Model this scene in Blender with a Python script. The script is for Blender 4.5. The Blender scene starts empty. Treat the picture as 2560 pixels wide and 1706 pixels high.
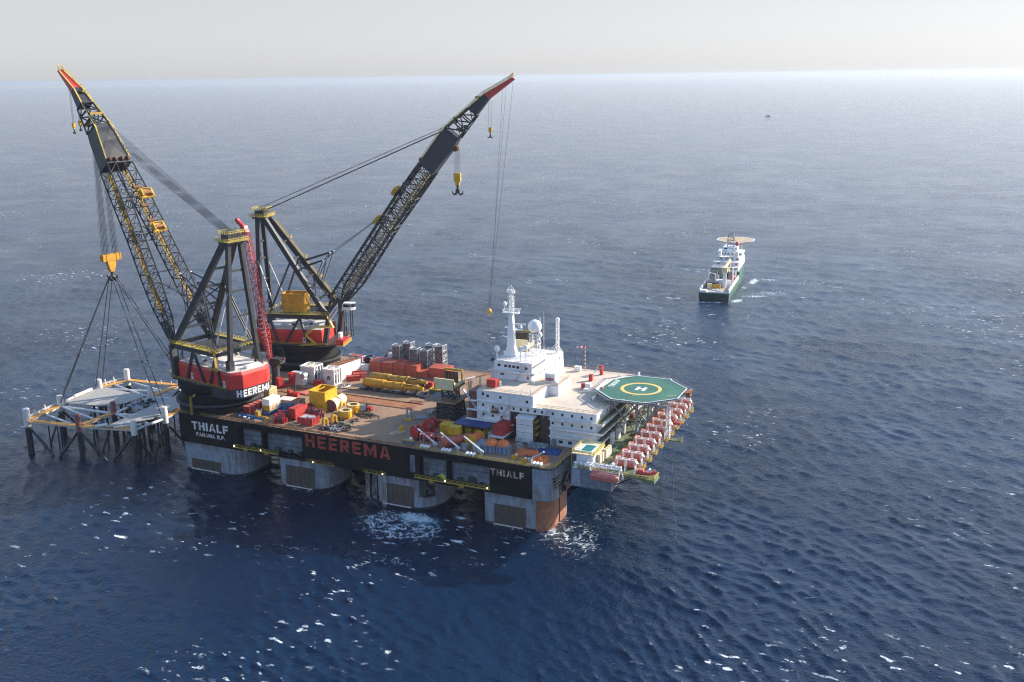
import bpy, math, random
import numpy as np
from mathutils import Vector, Matrix
random.seed(11)
R = math.radians
scene = bpy.context.scene
col = scene.collection

# ---------------------------------------------------------------- helpers
class MB:
    """collects shapes; build() links them as ONE mesh object"""
    def __init__(s):
        s.v = []; s.f = []; s.sm = []; s.M = None
    def add(s, vs, fs, smooth=False):
        b = len(s.v)
        if s.M is not None:
            vs = [tuple(s.M @ Vector(p)) for p in vs]
        s.v.extend(vs)
        s.f.extend([tuple(b + i for i in f) for f in fs])
        s.sm.extend([smooth] * len(fs))
        return s
    def box(s, x0, x1, y0, y1, z0, z1):
        v = [(x0, y0, z0), (x1, y0, z0), (x1, y1, z0), (x0, y1, z0), (x0, y0, z1), (x1, y0, z1), (x1, y1, z1), (x0, y1, z1)]
        return s.add(v, [(0, 3, 2, 1), (4, 5, 6, 7), (0, 1, 5, 4), (1, 2, 6, 5), (2, 3, 7, 6), (3, 0, 4, 7)])
    def cbox(s, c, sx, sy, sz, rz=0.0):
        """box standing on c, size sx sy sz, turned rz"""
        ca, sa = math.cos(rz), math.sin(rz); v = []
        for z in (c[2], c[2] + sz):
            for ax, ay in ((-1, -1), (1, -1), (1, 1), (-1, 1)):
                dx, dy = ax * sx / 2, ay * sy / 2
                v.append((c[0] + dx * ca - dy * sa, c[1] + dx * sa + dy * ca, z))
        return s.add(v, [(0, 3, 2, 1), (4, 5, 6, 7), (0, 1, 5, 4), (1, 2, 6, 5), (2, 3, 7, 6), (3, 0, 4, 7)])
    def tube(s, p, q, r, n=8, r2=None, caps=True, turn=0.0):
        p, q = Vector(p), Vector(q); d = q - p
        if d.length < 1e-6: return s
        d.normalize(); u = Vector((0, 0, 1)) if abs(d.z) < .95 else Vector((1, 0, 0))
        a = d.cross(u).normalized(); b = a.cross(d); r2 = r if r2 is None else r2; v = []
        for e, rr in ((p, r), (q, r2)):
            for k in range(n):
                t = 2 * math.pi * k / n + turn
                v.append(tuple(e + (a * math.cos(t) + b * math.sin(t)) * rr))
        f = [(k, (k + 1) % n, n + (k + 1) % n, n + k) for k in range(n)]
        s.add(v, f, n > 5)
        if caps:
            s.add(v[:n], [tuple(range(n - 1, -1, -1))]); s.add(v[n:], [tuple(range(n))])
        return s
    def bar(s, p, q, w, h=None):
        """rectangular beam from p to q, width w, depth h"""
        h = w if h is None else h
        p, q = Vector(p), Vector(q); d = (q - p)
        if d.length < 1e-6: return s
        d.normalize(); u = Vector((0, 0, 1)) if abs(d.z) < .95 else Vector((1, 0, 0))
        a = d.cross(u).normalized() * (w / 2); b = a.cross(d).normalized() * (h / 2)
        v = [tuple(e + i * a + j * b) for e in (p, q) for i, j in ((-1, -1), (1, -1), (1, 1), (-1, 1))]
        return s.add(v, [(0, 3, 2, 1), (4, 5, 6, 7), (0, 1, 5, 4), (1, 2, 6, 5), (2, 3, 7, 6), (3, 0, 4, 7)])
    def path(s, pts, r, n=4):
        for a, b in zip(pts, pts[1:]): s.tube(a, b, r, n, caps=True)
        return s
    def prism(s, poly, z0, z1, top=None):
        n = len(poly); top = top or poly
        v = [(x, y, z0) for x, y in poly] + [(p[0], p[1], p[2] if len(p) > 2 else z1) for p in top]
        f = [(k, (k + 1) % n, n + (k + 1) % n, n + k) for k in range(n)]
        return s.add(v, f + [tuple(range(n - 1, -1, -1)), tuple(range(n, 2 * n))])
    def lathe(s, prof, n=32, c=(0, 0), caps=True):
        v = []; m = len(prof)
        for r, z in prof:
            for k in range(n):
                t = 2 * math.pi * k / n; v.append((c[0] + r * math.cos(t), c[1] + r * math.sin(t), z))
        f = [(i * n + k, i * n + (k + 1) % n, (i + 1) * n + (k + 1) % n, (i + 1) * n + k) for i in range(m - 1) for k in range(n)]
        s.add(v, f, n > 9)
        if caps:
            s.add(v[:n], [tuple(range(n - 1, -1, -1))]); s.add(v[-n:], [tuple(range(n))])
        return s
    def ball(s, c, r, nu=14, nv=8, sz=1.0):
        v = [(c[0], c[1], c[2] - r * sz)]
        for i in range(1, nv):
            p = -math.pi / 2 + math.pi * i / nv
            for k in range(nu):
                t = 2 * math.pi * k / nu
                v.append((c[0] + r * math.cos(p) * math.cos(t), c[1] + r * math.cos(p) * math.sin(t), c[2] + r * sz * math.sin(p)))
        v.append((c[0], c[1], c[2] + r * sz)); f = []
        for k in range(nu):
            f.append((0, 1 + (k + 1) % nu, 1 + k))
            f.append((len(v) - 1, 1 + (nv - 2) * nu + k, 1 + (nv - 2) * nu + (k + 1) % nu))
        for i in range(nv - 2):
            for k in range(nu):
                a = 1 + i * nu
                f.append((a + k, a + (k + 1) % nu, a + nu + (k + 1) % nu, a + nu + k))
        return s.add(v, f, True)
    def poly(s, pts):
        return s.add([tuple(p) for p in pts], [tuple(range(len(pts)))])
    def plate(s, pts, t):
        """flat polygon given a thickness t downwards"""
        n = len(pts)
        v = [tuple(p) for p in pts] + [(p[0], p[1], p[2] - t) for p in pts]
        return s.add(v, [tuple(range(n)), tuple(range(2 * n - 1, n - 1, -1))] + [(k, n + k, n + (k + 1) % n, (k + 1) % n) for k in range(n)])
    def rail(s, pts, h=1.15, step=2.4, r=.055, closed=False, bars=2):
        pts = [Vector(p) for p in pts]
        if closed: pts = pts + [pts[0]]
        for a, b in zip(pts, pts[1:]):
            L = (b - a).length; n = max(1, round(L / step))
            for k in range(n + 1):
                q = a.lerp(b, k / n); s.bar(q, q + Vector((0, 0, h)), r * 1.5)
            for k in range(bars):
                z = Vector((0, 0, h * (k + 1) / bars)); s.bar(a + z, b + z, r * 1.6)
        return s
    def lattice(s, A, B, nb, rc, rb, n=4, faces=None, cross=False):
        """truss with matching corner lists A, B (points); nb bays; chords rc, braces rb"""
        m = len(A); A = [Vector(p) for p in A]; B = [Vector(p) for p in B]
        pt = lambda i, k: A[i].lerp(B[i], k / nb)
        for i in range(m): s.tube(A[i], B[i], rc, max(n, 5))
        for i in (range(m) if faces is None else faces):
            j = (i + 1) % m
            for k in range(nb + 1): s.tube(pt(i, k), pt(j, k), rb, n, caps=False)
            for k in range(nb):
                a, b = (i, j) if (k + i) % 2 else (j, i)
                s.tube(pt(a, k), pt(b, k + 1), rb, n, caps=False)
                if cross: s.tube(pt(b, k), pt(a, k + 1), rb, n, caps=False)
        return s
    def build(s, name, m, parent=None, label=None, loc=None):
        me = bpy.data.meshes.new(name)
        me.from_pydata([tuple(p) for p in s.v], [], s.f)
        me.polygons.foreach_set('use_smooth', s.sm)
        if any(s.sm): 
            try: me.set_sharp_from_angle(angle=R(38))
            except Exception: pass
        me.materials.append(m); me.update()
        o = bpy.data.objects.new(name, me); col.objects.link(o)
        if parent is not None: o.parent = parent
        if loc is not None: o.location = loc
        if label: o['label'] = label
        return o

def tag(o, label, cat, group=None):
    o['label'] = label; o['category'] = cat
    if group: o['group'] = group
    return o
def thing(name, label, cat, loc=(0, 0, 0), rz=0.0, group=None):
    o = bpy.data.objects.new(name, None); col.objects.link(o)
    o.empty_display_size = .5; o.location = loc; o.rotation_euler = (0, 0, rz)
    return tag(o, label, cat, group)
def solo(mb, name, m, label, cat, loc=(0, 0, 0), rz=0.0, group=None):
    o = mb.build(name, m); o.location = loc; o.rotation_euler = (0, 0, rz)
    return tag(o, label, cat, group)
def kids(o): return [c for c in bpy.data.objects if c.parent == o]
def dup(root, loc, rz=None, label=None):
    """a copy of a thing with copies of its parts and sub-parts"""
    r = root.copy(); col.objects.link(r); r.location = loc
    if rz is not None: r.rotation_euler = (0, 0, rz)
    if label: r['label'] = label
    for ch in kids(root):
        c = ch.copy(); col.objects.link(c); c.parent = r
        for g in kids(ch):
            d = g.copy(); col.objects.link(d); d.parent = c
    return r

# block letters: list of polygons in a cell of height 1
LET = {
 'T': (.72, [[(0, .79), (.72, .79), (.72, 1), (0, 1)], [(.25, 0), (.47, 0), (.47, .79), (.25, .79)]]),
 'H': (.74, [[(0, 0), (.24, 0), (.24, 1), (0, 1)], [(.5, 0), (.74, 0), (.74, 1), (.5, 1)], [(.24, .4), (.5, .4), (.5, .61), (.24, .61)]]),
 'I': (.24, [[(0, 0), (.24, 0), (.24, 1), (0, 1)]]),
 'A': (.8, [[(0, 0), (.23, 0), (.4, 1), (.29, 1)], [(.57, 0), (.8, 0), (.51, 1), (.4, 1)], [(.264, .2), (.536, .2), (.505, .38), (.295, .38)]]),
 'L': (.62, [[(0, 0), (.23, 0), (.23, 1), (0, 1)], [(.23, 0), (.62, 0), (.62, .21), (.23, .21)]]),
 'F': (.64, [[(0, 0), (.23, 0), (.23, 1), (0, 1)], [(.23, .79), (.64, .79), (.64, 1), (.23, 1)], [(.23, .39), (.58, .39), (.58, .6), (.23, .6)]]),
 'E': (.66, [[(0, 0), (.23, 0), (.23, 1), (0, 1)], [(.23, .79), (.66, .79), (.66, 1), (.23, 1)], [(.23, .4), (.6, .4), (.6, .6), (.23, .6)], [(.23, 0), (.66, 0), (.66, .21), (.23, .21)]]),
 'R': (.72, [[(0, 0), (.23, 0), (.23, 1), (0, 1)], [(.23, .8), (.62, .8), (.7, .74), (.7, .9), (.6, 1), (.23, 1)], [(.47, .6), (.7, .6), (.7, .74), (.62, .8), (.47, .8)], [(.23, .4), (.6, .4), (.7, .5), (.7, .6), (.23, .6)], [(.3, .4), (.54, .4), (.74, 0), (.49, 0)]]),
 'P': (.7, [[(0, 0), (.23, 0), (.23, 1), (0, 1)], [(.23, .8), (.62, .8), (.7, .74), (.7, .9), (.6, 1), (.23, 1)], [(.47, .6), (.7, .6), (.7, .74), (.62, .8), (.47, .8)], [(.23, .4), (.6, .4), (.7, .5), (.7, .6), (.23, .6)]]),
 'M': (.95, [[(0, 0), (.22, 0), (.22, 1), (0, 1)], [(.73, 0), (.95, 0), (.95, 1), (.73, 1)], [(.22, .62), (.475, .06), (.475, .5), (.22, 1)], [(.475, .06), (.73, .62), (.73, 1), (.475, .5)]]),
 'N': (.77, [[(0, 0), (.22, 0), (.22, 1), (0, 1)], [(.55, 0), (.77, 0), (.77, 1), (.55, 1)], [(.22, .6), (.55, 0), (.55, .42), (.22, 1)]]),
 '.': (.22, [[(0, 0), (.22, 0), (.22, .22), (0, .22)]]),
 ' ': (.4, []),
}
def text_polys(txt, width, height, gap=.14):
    tot = sum(LET[c][0] for c in txt) + gap * (len(txt) - 1); k = width / tot; x = 0; out = []
    for c in txt:
        w, ps = LET[c]
        for p in ps: out.append([((x + a) * k, b * height) for a, b in p])
        x += w + gap
    return out
def write(mb, txt, width, height, fn, gap=.14):
    """fn maps (u, v) on the lettering to a point in space"""
    for p in text_polys(txt, width, height, gap): mb.poly([fn(u, w) for u, w in p])

# ---------------------------------------------------------------- materials
def nodes(name):
    m = bpy.data.materials.new(name); m.use_nodes = True; nt = m.node_tree
    b = nt.nodes['Principled BSDF']
    return m, nt, b
def N(nt, t, **kw):
    n = nt.nodes.new(t)
    for k, v in kw.items():
        if k.startswith('i_'): n.inputs[k[2:].replace('_', ' ')].default_value = v
        else: setattr(n, k, v)
    return n
def mix(nt, fac, a, b):
    m = nt.nodes.new('ShaderNodeMix'); m.data_type = 'RGBA'
    for s, v in ((0, fac), (6, a), (7, b)):
        if isinstance(v, bpy.types.NodeSocket): nt.links.new(v, m.inputs[s])
        else: m.inputs[s].default_value = v if s == 0 else (*v, 1)
    return m.outputs[2]
def ramp(nt, src, a, b):
    r = N(nt, 'ShaderNodeMapRange'); r.interpolation_type = 'SMOOTHSTEP'
    r.inputs['From Min'].default_value = a; r.inputs['From Max'].default_value = b
    nt.links.new(src, r.inputs['Value']); return r.outputs['Result']
def noise(nt, vec, scale, detail=4, rough=.55, stretch=None, off=0):
    if stretch or off:
        mp = N(nt, 'ShaderNodeMapping'); mp.inputs['Scale'].default_value = stretch or (1, 1, 1); mp.inputs['Location'].default_value = (off, off, off)
        nt.links.new(vec, mp.inputs['Vector']); vec = mp.outputs['Vector']
    n = N(nt, 'ShaderNodeTexNoise'); n.inputs['Scale'].default_value = scale; n.inputs['Detail'].default_value = detail; n.inputs['Roughness'].default_value = rough
    nt.links.new(vec, n.inputs['Vector']); return n.outputs['Fac']
def paint(name, c, rough=.5, dirt=.25, rust=0.0, rustc=(.16, .065, .025), dark=.45, metal=0.0, scale=.5, streak=True, c2=None, bump=.0, plates=0.0):
    """painted or weathered surface: soft colour patches, grime and vertical rust runs"""
    m, nt, b = nodes(name)
    tc = N(nt, 'ShaderNodeTexCoord').outputs['Object']
    n1 = noise(nt, tc, scale, 5)
    low = tuple(k * (1 - dirt) for k in c) if c2 is None else c2
    cc = mix(nt, ramp(nt, n1, .35, .68), low, tuple(min(1, k * (1 + dirt * .35)) for k in c))
    if dirt:
        n2 = noise(nt, tc, scale * 5, 3, off=7)
        cc = mix(nt, ramp(nt, n2, .56, .8), cc, tuple(k * dark for k in c))
    if rust:
        n3 = noise(nt, tc, 1.1, 5, .6, stretch=(1, 1, .11) if streak else None, off=3)
        n4 = noise(nt, tc, .16, 2, off=21)
        mt = N(nt, 'ShaderNodeMath', operation='MULTIPLY'); nt.links.new(ramp(nt, n3, .62 - .22 * rust, .74), mt.inputs[0]); nt.links.new(ramp(nt, n4, .62 - .4 * rust, .7), mt.inputs[1])
        cc = mix(nt, mt.outputs[0], cc, rustc)
    if plates:      # welded plate seams
        sp = N(nt, 'ShaderNodeSeparateXYZ'); nt.links.new(tc, sp.inputs[0]); ad = N(nt, 'ShaderNodeMath', operation='ADD'); nt.links.new(sp.outputs[0], ad.inputs[0]); nt.links.new(sp.outputs[1], ad.inputs[1])
        cb = N(nt, 'ShaderNodeCombineXYZ'); nt.links.new(ad.outputs[0], cb.inputs[0]); nt.links.new(sp.outputs[2], cb.inputs[1])
        bk = N(nt, 'ShaderNodeTexBrick'); bk.inputs['Scale'].default_value = 1; bk.inputs['Brick Width'].default_value = plates; bk.inputs['Row Height'].default_value = plates * .42; bk.inputs['Mortar Size'].default_value = .07; bk.inputs['Mortar Smooth'].default_value = .6
        bk.inputs['Color1'].default_value = (1, 1, 1, 1); bk.inputs['Color2'].default_value = (.86, .86, .86, 1); bk.inputs['Mortar'].default_value = (.62, .6, .58, 1); nt.links.new(cb.outputs[0], bk.inputs['Vector'])
        pm = N(nt, 'ShaderNodeMix', data_type='RGBA', blend_type='MULTIPLY'); pm.inputs[0].default_value = 1; nt.links.new(cc, pm.inputs[6]); nt.links.new(bk.outputs['Color'], pm.inputs[7]); cc = pm.outputs[2]
    nt.links.new(cc, b.inputs['Base Color'])
    b.inputs['Roughness'].default_value = rough; b.inputs['Metallic'].default_value = metal
    rr = N(nt, 'ShaderNodeMapRange'); rr.inputs['To Min'].default_value = max(.05, rough - .12); rr.inputs['To Max'].default_value = min(1, rough + .15)
    nt.links.new(n1, rr.inputs['Value']); nt.links.new(rr.outputs[0], b.inputs['Roughness'])
    if bump:
        bp = N(nt, 'ShaderNodeBump'); bp.inputs['Strength'].default_value = bump; bp.inputs['Distance'].default_value = .05
        nt.links.new(n1, bp.inputs['Height']); nt.links.new(bp.outputs[0], b.inputs['Normal'])
    return m
def ribbed(name, c, per=.55, rough=.55, dirt=.3, rust=.3, axis='X', amp=.4):
    """corrugated painted steel (container sides): ribs as bump, same paint"""
    m = paint(name, c, rough, dirt, rust, scale=.8); nt = m.node_tree; b = nt.nodes['Principled BSDF']
    g = N(nt, 'ShaderNodeNewGeometry'); tc = N(nt, 'ShaderNodeTexCoord').outputs['Object']
    sp = N(nt, 'ShaderNodeSeparateXYZ'); nt.links.new(tc, sp.inputs[0])
    ad = N(nt, 'ShaderNodeMath', operation='ADD'); nt.links.new(sp.outputs[0], ad.inputs[0]); nt.links.new(sp.outputs[1], ad.inputs[1])
    ml = N(nt, 'ShaderNodeMath', operation='MULTIPLY'); ml.inputs[1].default_value = 2 * math.pi / per; nt.links.new(ad.outputs[0], ml.inputs[0])
    sn = N(nt, 'ShaderNodeMath', operation='SINE'); nt.links.new(ml.outputs[0], sn.inputs[0])
    bp = N(nt, 'ShaderNodeBump'); bp.inputs['Strength'].default_value = amp; bp.inputs['Distance'].default_value = .06
    nt.links.new(sn.outputs[0], bp.inputs['Height']); nt.links.new(bp.outputs[0], b.inputs['Normal'])
    return m

M = {}
M['black'] = paint('black_hull_paint', (.009, .010, .013), .6, .3, .55, (.05, .024, .014), plates=7.0)
M['black'].node_tree.nodes['Principled BSDF'].inputs['Specular IOR Level'].default_value = .2
M['black_steel'] = paint('black_crane_paint', (.032, .034, .039), .5, .3, .25, (.05, .026, .016))
M['dark_steel'] = paint('dark_steel', (.05, .052, .058), .5, .3, .3)
M['red'] = paint('red_crane_paint', (.56, .04, .03), .42, .14, .12, (.2, .03, .02), dark=.7, scale=.2)
M['red_gear'] = paint('red_equipment_paint', (.5, .03, .03), .45, .3, .3, (.16, .04, .025))
M['maroon'] = paint('maroon_primer', (.22, .075, .07), .6, .3, .3)
M['container'] = ribbed('red_oxide_container', (.5, .11, .065), .6, rust=.4)
M['container_red'] = ribbed('bright_red_container', (.5, .045, .035), .6, rust=.25)
M['white'] = paint('white_deckhouse_paint', (.78, .79, .79), .45, .08, .4, (.42, .27, .15), dark=.8, plates=6.9)
M['white_clean'] = paint('white_gloss_paint', (.82, .82, .81), .4, .05, .12, (.45, .32, .2), dark=.85)
M['white_worn'] = paint('worn_white_paint', (.72, .71, .69), .55, .15, .6, (.36, .17, .08), dark=.7)
M['white_letter'] = paint('white_lettering', (.78, .78, .77), .5, .1, .0, dark=.8)
M['white_box'] = ribbed('white_container', (.72, .7, .68), .6, rust=.3, dirt=.12)
M['yellow'] = paint('yellow_paint', (.66, .38, .02), .45, .18, .35, (.3, .13, .04), dark=.6)
M['yellow_dim'] = paint('worn_yellow_paint', (.42, .27, .04), .55, .3, .5, (.18, .09, .03))
M['amber'] = paint('amber_tank_paint', (.6, .3, .02), .5, .2, .45, (.25, .1, .03))
M['rail_yellow'] = paint('yellow_handrail', (.62, .46, .08), .5, .15, .2)
M['rail_rust'] = paint('rusty_handrail', (.42, .27, .14), .6, .3, .6, (.28, .11, .05))
M['blue_grey'] = paint('blue_grey_column_paint', (.27, .35, .43), .5, .14, 1.25, (.19, .085, .035), dark=.72, plates=6.2)
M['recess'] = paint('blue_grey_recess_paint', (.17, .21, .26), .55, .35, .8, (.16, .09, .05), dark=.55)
M['antifoul'] = paint('orange_brown_hull_paint', (.33, .13, .07), .6, .35, .8, (.17, .08, .05), dark=.6)
M['wood'] = paint('timber_fender', (.095, .072, .058), .8, .4, .5, (.13, .06, .03), scale=1.2)
M['roof_beige'] = paint('beige_roof_coating', (.6, .51, .4), .7, .12, .35, (.47, .3, .17), dark=.8, scale=.15, streak=False)
M['roof_white'] = paint('white_roof_coating', (.76, .73, .67), .6, .12, .25, (.5, .36, .22), dark=.75, streak=False)
M['green_deck'] = paint('green_deck_coating', (.15, .18, .09), .7, .25, .4, (.2, .13, .07), dark=.6, streak=False)
M['heli_green'] = paint('green_helideck_paint', (.036, .15, .1), .65, .25, .5, (.2, .2, .12), dark=.8, scale=.12, streak=False)
M['heli_ring'] = paint('yellow_deck_marking', (.74, .5, .13), .6, .1, .0, dark=.85)
M['heli_beige'] = paint('beige_deck_marking', (.72, .62, .5), .6, .1, .3, (.55, .35, .2), streak=False)
M['salmon'] = paint('faded_orange_boat_shell', (.62, .19, .14), .4, .15, .1, (.5, .2, .15), dark=.8)
M['boat_red'] = paint('red_boat_hull', (.55, .06, .05), .4, .15, .0)
M['orange'] = paint('orange_tarpaulin', (.72, .17, .04), .6, .2, .0, bump=.4)
M['blue_tarp'] = paint('blue_tarpaulin', (.03, .06, .2), .6, .25, .0, bump=.4)
M['blue'] = paint('blue_machine_paint', (.04, .14, .32), .45, .25, .3)
M['grey'] = paint('grey_equipment_paint', (.24, .26, .29), .5, .25, .35)
M['grey_light'] = paint('galvanised_steel', (.46, .48, .49), .45, .2, .15, metal=.2)
M['grey_panel'] = paint('grey_brown_panel', (.13, .115, .115), .6, .25, .4)
M['cream'] = paint('cream_paint', (.72, .62, .36), .5, .12, .35, (.4, .22, .08), dark=.75)
M['rust'] = paint('rusty_steel', (.2, .085, .04), .8, .4, .3)
M['rust_plate'] = paint('orange_rusted_plate', (.34, .14, .06), .8, .3, .3, streak=False)
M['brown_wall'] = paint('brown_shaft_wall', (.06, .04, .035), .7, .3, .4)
M['rope'] = paint('wire_rope', (.06, .06, .065), .55, .15, 0)
M['cable'] = paint('black_hose', (.025, .025, .028), .6, .3, 0)
M['pool'] = paint('pool_water', (.03, .2, .2), .12, .1, 0)
M['glass'] = paint('dark_window_glass', (.02, .03, .045), .12, .1, 0)
M['ship_green'] = paint('green_ship_hull', (.03, .13, .085), .45, .2, .2)
M['ship_deck'] = paint('sandy_ship_deck', (.5, .4, .28), .7, .2, .3, streak=False)
M['jacket_white'] = paint('white_jacket_paint', (.66, .66, .63), .5, .12, .3, (.4, .28, .16), dark=.7)
M['jacket_dark'] = paint('dark_wet_steel', (.03, .034, .04), .4, .3, .3)
M['orange_walk'] = paint('orange_walkway', (.66, .3, .05), .6, .15, .2, dark=.7)
M['grating'] = None
def grating():
    m, nt, b = nodes('ribbed_grating')
    tc = N(nt, 'ShaderNodeTexCoord').outputs['Object']
    w = N(nt, 'ShaderNodeTexWave'); w.bands_direction = 'Y'; w.inputs['Scale'].default_value = .32; w.inputs['Distortion'].default_value = 0
    mp = N(nt, 'ShaderNodeMapping'); mp.inputs['Rotation'].default_value = (0, 0, R(-8)); nt.links.new(tc, mp.inputs[0]); nt.links.new(mp.outputs[0], w.inputs['Vector'])
    n1 = noise(nt, tc, .5, 4)
    cc = mix(nt, ramp(nt, w.outputs['Fac'], .75, .95), mix(nt, ramp(nt, n1, .3, .7), (.34, .32, .28), (.46, .43, .38)), (.16, .15, .14))
    nt.links.new(cc, b.inputs['Base Color']); b.inputs['Roughness'].default_value = .6
    return m
M['grating'] = grating()
def lamp_mat():
    m, nt, b = nodes('lit_floodlight')
    b.inputs['Emission Color'].default_value = (1, .95, .85, 1); b.inputs['Emission Strength'].default_value = 6
    return m
M['lamp'] = lamp_mat()
def worn_letter(name, c, base, th):
    m, nt, b = nodes(name)
    tc = N(nt, 'ShaderNodeTexCoord').outputs['Object']
    n1 = noise(nt, tc, .9, 5, .65, stretch=(1, 1, .3), off=4); n2 = noise(nt, tc, 2.2, 3, off=9)
    a = mix(nt, ramp(nt, n2, .4, .75), c, tuple(k * .6 for k in c))
    nt.links.new(mix(nt, ramp(nt, n1, th - .05, th + .05), a, base), b.inputs['Base Color']); b.inputs['Roughness'].default_value = .6
    return m
M['letter_red'] = worn_letter('peeling_red_lettering', (.42, .06, .032), (.03, .014, .014), .6)
M['letter_worn'] = worn_letter('rust_stained_lettering', (.62, .6, .56), (.3, .16, .09), .47)
M['letter_mild'] = worn_letter('weathered_white_lettering', (.7, .7, .69), (.36, .26, .17), .6)
def deck_mat():
    m, nt, b = nodes('rusty_brown_deck')
    tc = N(nt, 'ShaderNodeTexCoord').outputs['Object']
    n1 = noise(nt, tc, .06, 5, .6); n2 = noise(nt, tc, .5, 6, .6, off=5); n3 = noise(nt, tc, .25, 5, .65, stretch=(.25, 1, 1), off=13)
    cc = mix(nt, ramp(nt, n1, .4, .62), (.25, .16, .1), (.33, .205, .115))
    cc = mix(nt, ramp(nt, n3, .52, .72), cc, (.31, .145, .07))
    cc = mix(nt, ramp(nt, n2, .56, .74), cc, (.14, .1, .075))
    nt.links.new(cc, b.inputs['Base Color']); b.inputs['Roughness'].default_value = .75
    bp = N(nt, 'ShaderNodeBump'); bp.inputs['Strength'].default_value = .25; bp.inputs['Distance'].default_value = .05
    nt.links.new(n2, bp.inputs['Height']); nt.links.new(bp.outputs[0], b.inputs['Normal'])
    return m
M['deck'] = deck_mat()
# ---------------------------------------------------------------- camera, light, air, sea
cd = bpy.data.cameras.new('camera'); cam = bpy.data.objects.new('camera', cd); col.objects.link(cam)
F_, PITCH, ROLL, YAW = 2540.53, .2550706, -.0128926, -.4257838
CAM = Vector((288.54, -304.43, 156.71))
fwd = Vector((math.sin(YAW) * math.cos(PITCH), math.cos(YAW) * math.cos(PITCH), -math.sin(PITCH)))
rgt = Vector((math.cos(YAW), -math.sin(YAW), 0)); upv = rgt.cross(fwd)
rx = rgt * math.cos(ROLL) + upv * math.sin(ROLL); ux = upv * math.cos(ROLL) - rgt * math.sin(ROLL)
cam.matrix_world = Matrix(((rx.x, ux.x, -fwd.x, CAM.x), (rx.y, ux.y, -fwd.y, CAM.y), (rx.z, ux.z, -fwd.z, CAM.z), (0, 0, 0, 1)))
cd.sensor_width = 36; cd.lens = F_ * 36 / 2560; cd.clip_start = 1; cd.clip_end = 120000
scene.camera = cam

SUN_AZ = Vector((.66, .75, 0)).normalized(); SUN_EL = R(24.5)
sd = bpy.data.lights.new('sun', 'SUN'); sun = bpy.data.objects.new('sun', sd); col.objects.link(sun)
sd.energy = 5.0; sd.angle = R(.55); sd.color = (1, .9, .77)
tosun = SUN_AZ * math.cos(SUN_EL) + Vector((0, 0, math.sin(SUN_EL)))
sun.rotation_euler = tosun.to_track_quat('Z', 'Y').to_euler()
w = bpy.data.worlds.new('World'); scene.world = w; w.use_nodes = True
nt = w.node_tree; bg = nt.nodes['Background']
sky = nt.nodes.new('ShaderNodeTexSky'); sky.sky_type = 'NISHITA'; sky.sun_disc = False
sky.sun_elevation = SUN_EL; sky.sun_rotation = math.atan2(SUN_AZ.x, SUN_AZ.y)
sky.altitude = 150; sky.air_density = 1.0; sky.dust_density = .6; sky.ozone_density = 2.5
bw = nt.nodes.new('ShaderNodeRGBToBW'); nt.links.new(sky.outputs[0], bw.inputs[0])
tint = nt.nodes.new('ShaderNodeMix'); tint.data_type = 'RGBA'; tint.blend_type = 'MULTIPLY'; tint.inputs[0].default_value = 1
tint.inputs[7].default_value = (.98, .98, 1.02, 1)
pw = nt.nodes.new('ShaderNodeMath'); pw.operation = 'POWER'; nt.links.new(bw.outputs[0], pw.inputs[0]); pw.inputs[1].default_value = .45
ps = nt.nodes.new('ShaderNodeMath'); ps.operation = 'MULTIPLY'; nt.links.new(pw.outputs[0], ps.inputs[0]); ps.inputs[1].default_value = 2.12
nt.links.new(ps.outputs[0], tint.inputs[6])
gz = nt.nodes.new('ShaderNodeTexCoord'); gs = nt.nodes.new('ShaderNodeSeparateXYZ'); nt.links.new(gz.outputs['Generated'], gs.inputs[0])
hz_ = nt.nodes.new('ShaderNodeMix'); hz_.data_type = 'RGBA'      # milky haze low down, clear blue overhead
mk = nt.nodes.new('ShaderNodeMath'); mk.operation = 'MULTIPLY'; mk.inputs[1].default_value = .95; nt.links.new(ramp(nt, gs.outputs[2], .45, .05), mk.inputs[0]); nt.links.new(mk.outputs[0], hz_.inputs[0])
sb = nt.nodes.new('ShaderNodeVectorMath'); sb.operation = 'MULTIPLY'; nt.links.new(sky.outputs[0], sb.inputs[0]); sb.inputs[1].default_value = (1.9, 1.95, 2.0)  # overhead sky brightened beyond the sky model to fill shaded walls
nt.links.new(sb.outputs[0], hz_.inputs[6]); nt.links.new(tint.outputs[2], hz_.inputs[7])
nt.links.new(hz_.outputs[2], bg.inputs['Color']); bg.inputs['Strength'].default_value = .085
scene.view_settings.view_transform = 'Standard'; scene.view_settings.look = 'None'
scene.view_settings.exposure = .92; scene.view_settings.gamma = 1
scene.cycles.use_denoising = True
scene.cycles.filter_width = 1.2; scene.cycles.denoising_prefilter = 'NONE'; scene.cycles.denoising_input_passes = 'RGB_ALBEDO_NORMAL'
scene.cycles.max_bounces = 6; scene.cycles.volume_bounces = 1; scene.cycles.diffuse_bounces = 3; scene.cycles.glossy_bounces = 3
scene.cycles.sample_clamp_indirect = 4

# air: one even volume round everything
hz = MB().box(-38000, 38000, -38000, 38000, -4, 172)
hm = bpy.data.materials.new('hazy_air'); hm.use_nodes = True; nt = hm.node_tree
nt.nodes.remove(nt.nodes['Principled BSDF'])
pv = nt.nodes.new('ShaderNodeVolumePrincipled'); pv.inputs['Color'].default_value = (.6, .675, .75, 1)
pv.inputs['Density'].default_value = 4.2e-5; pv.inputs['Anisotropy'].default_value = .33
nt.links.new(pv.outputs[0], nt.nodes['Material Output'].inputs['Volume'])
ho = hz.build('haze', hm); ho['kind'] = 'stuff'

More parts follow.
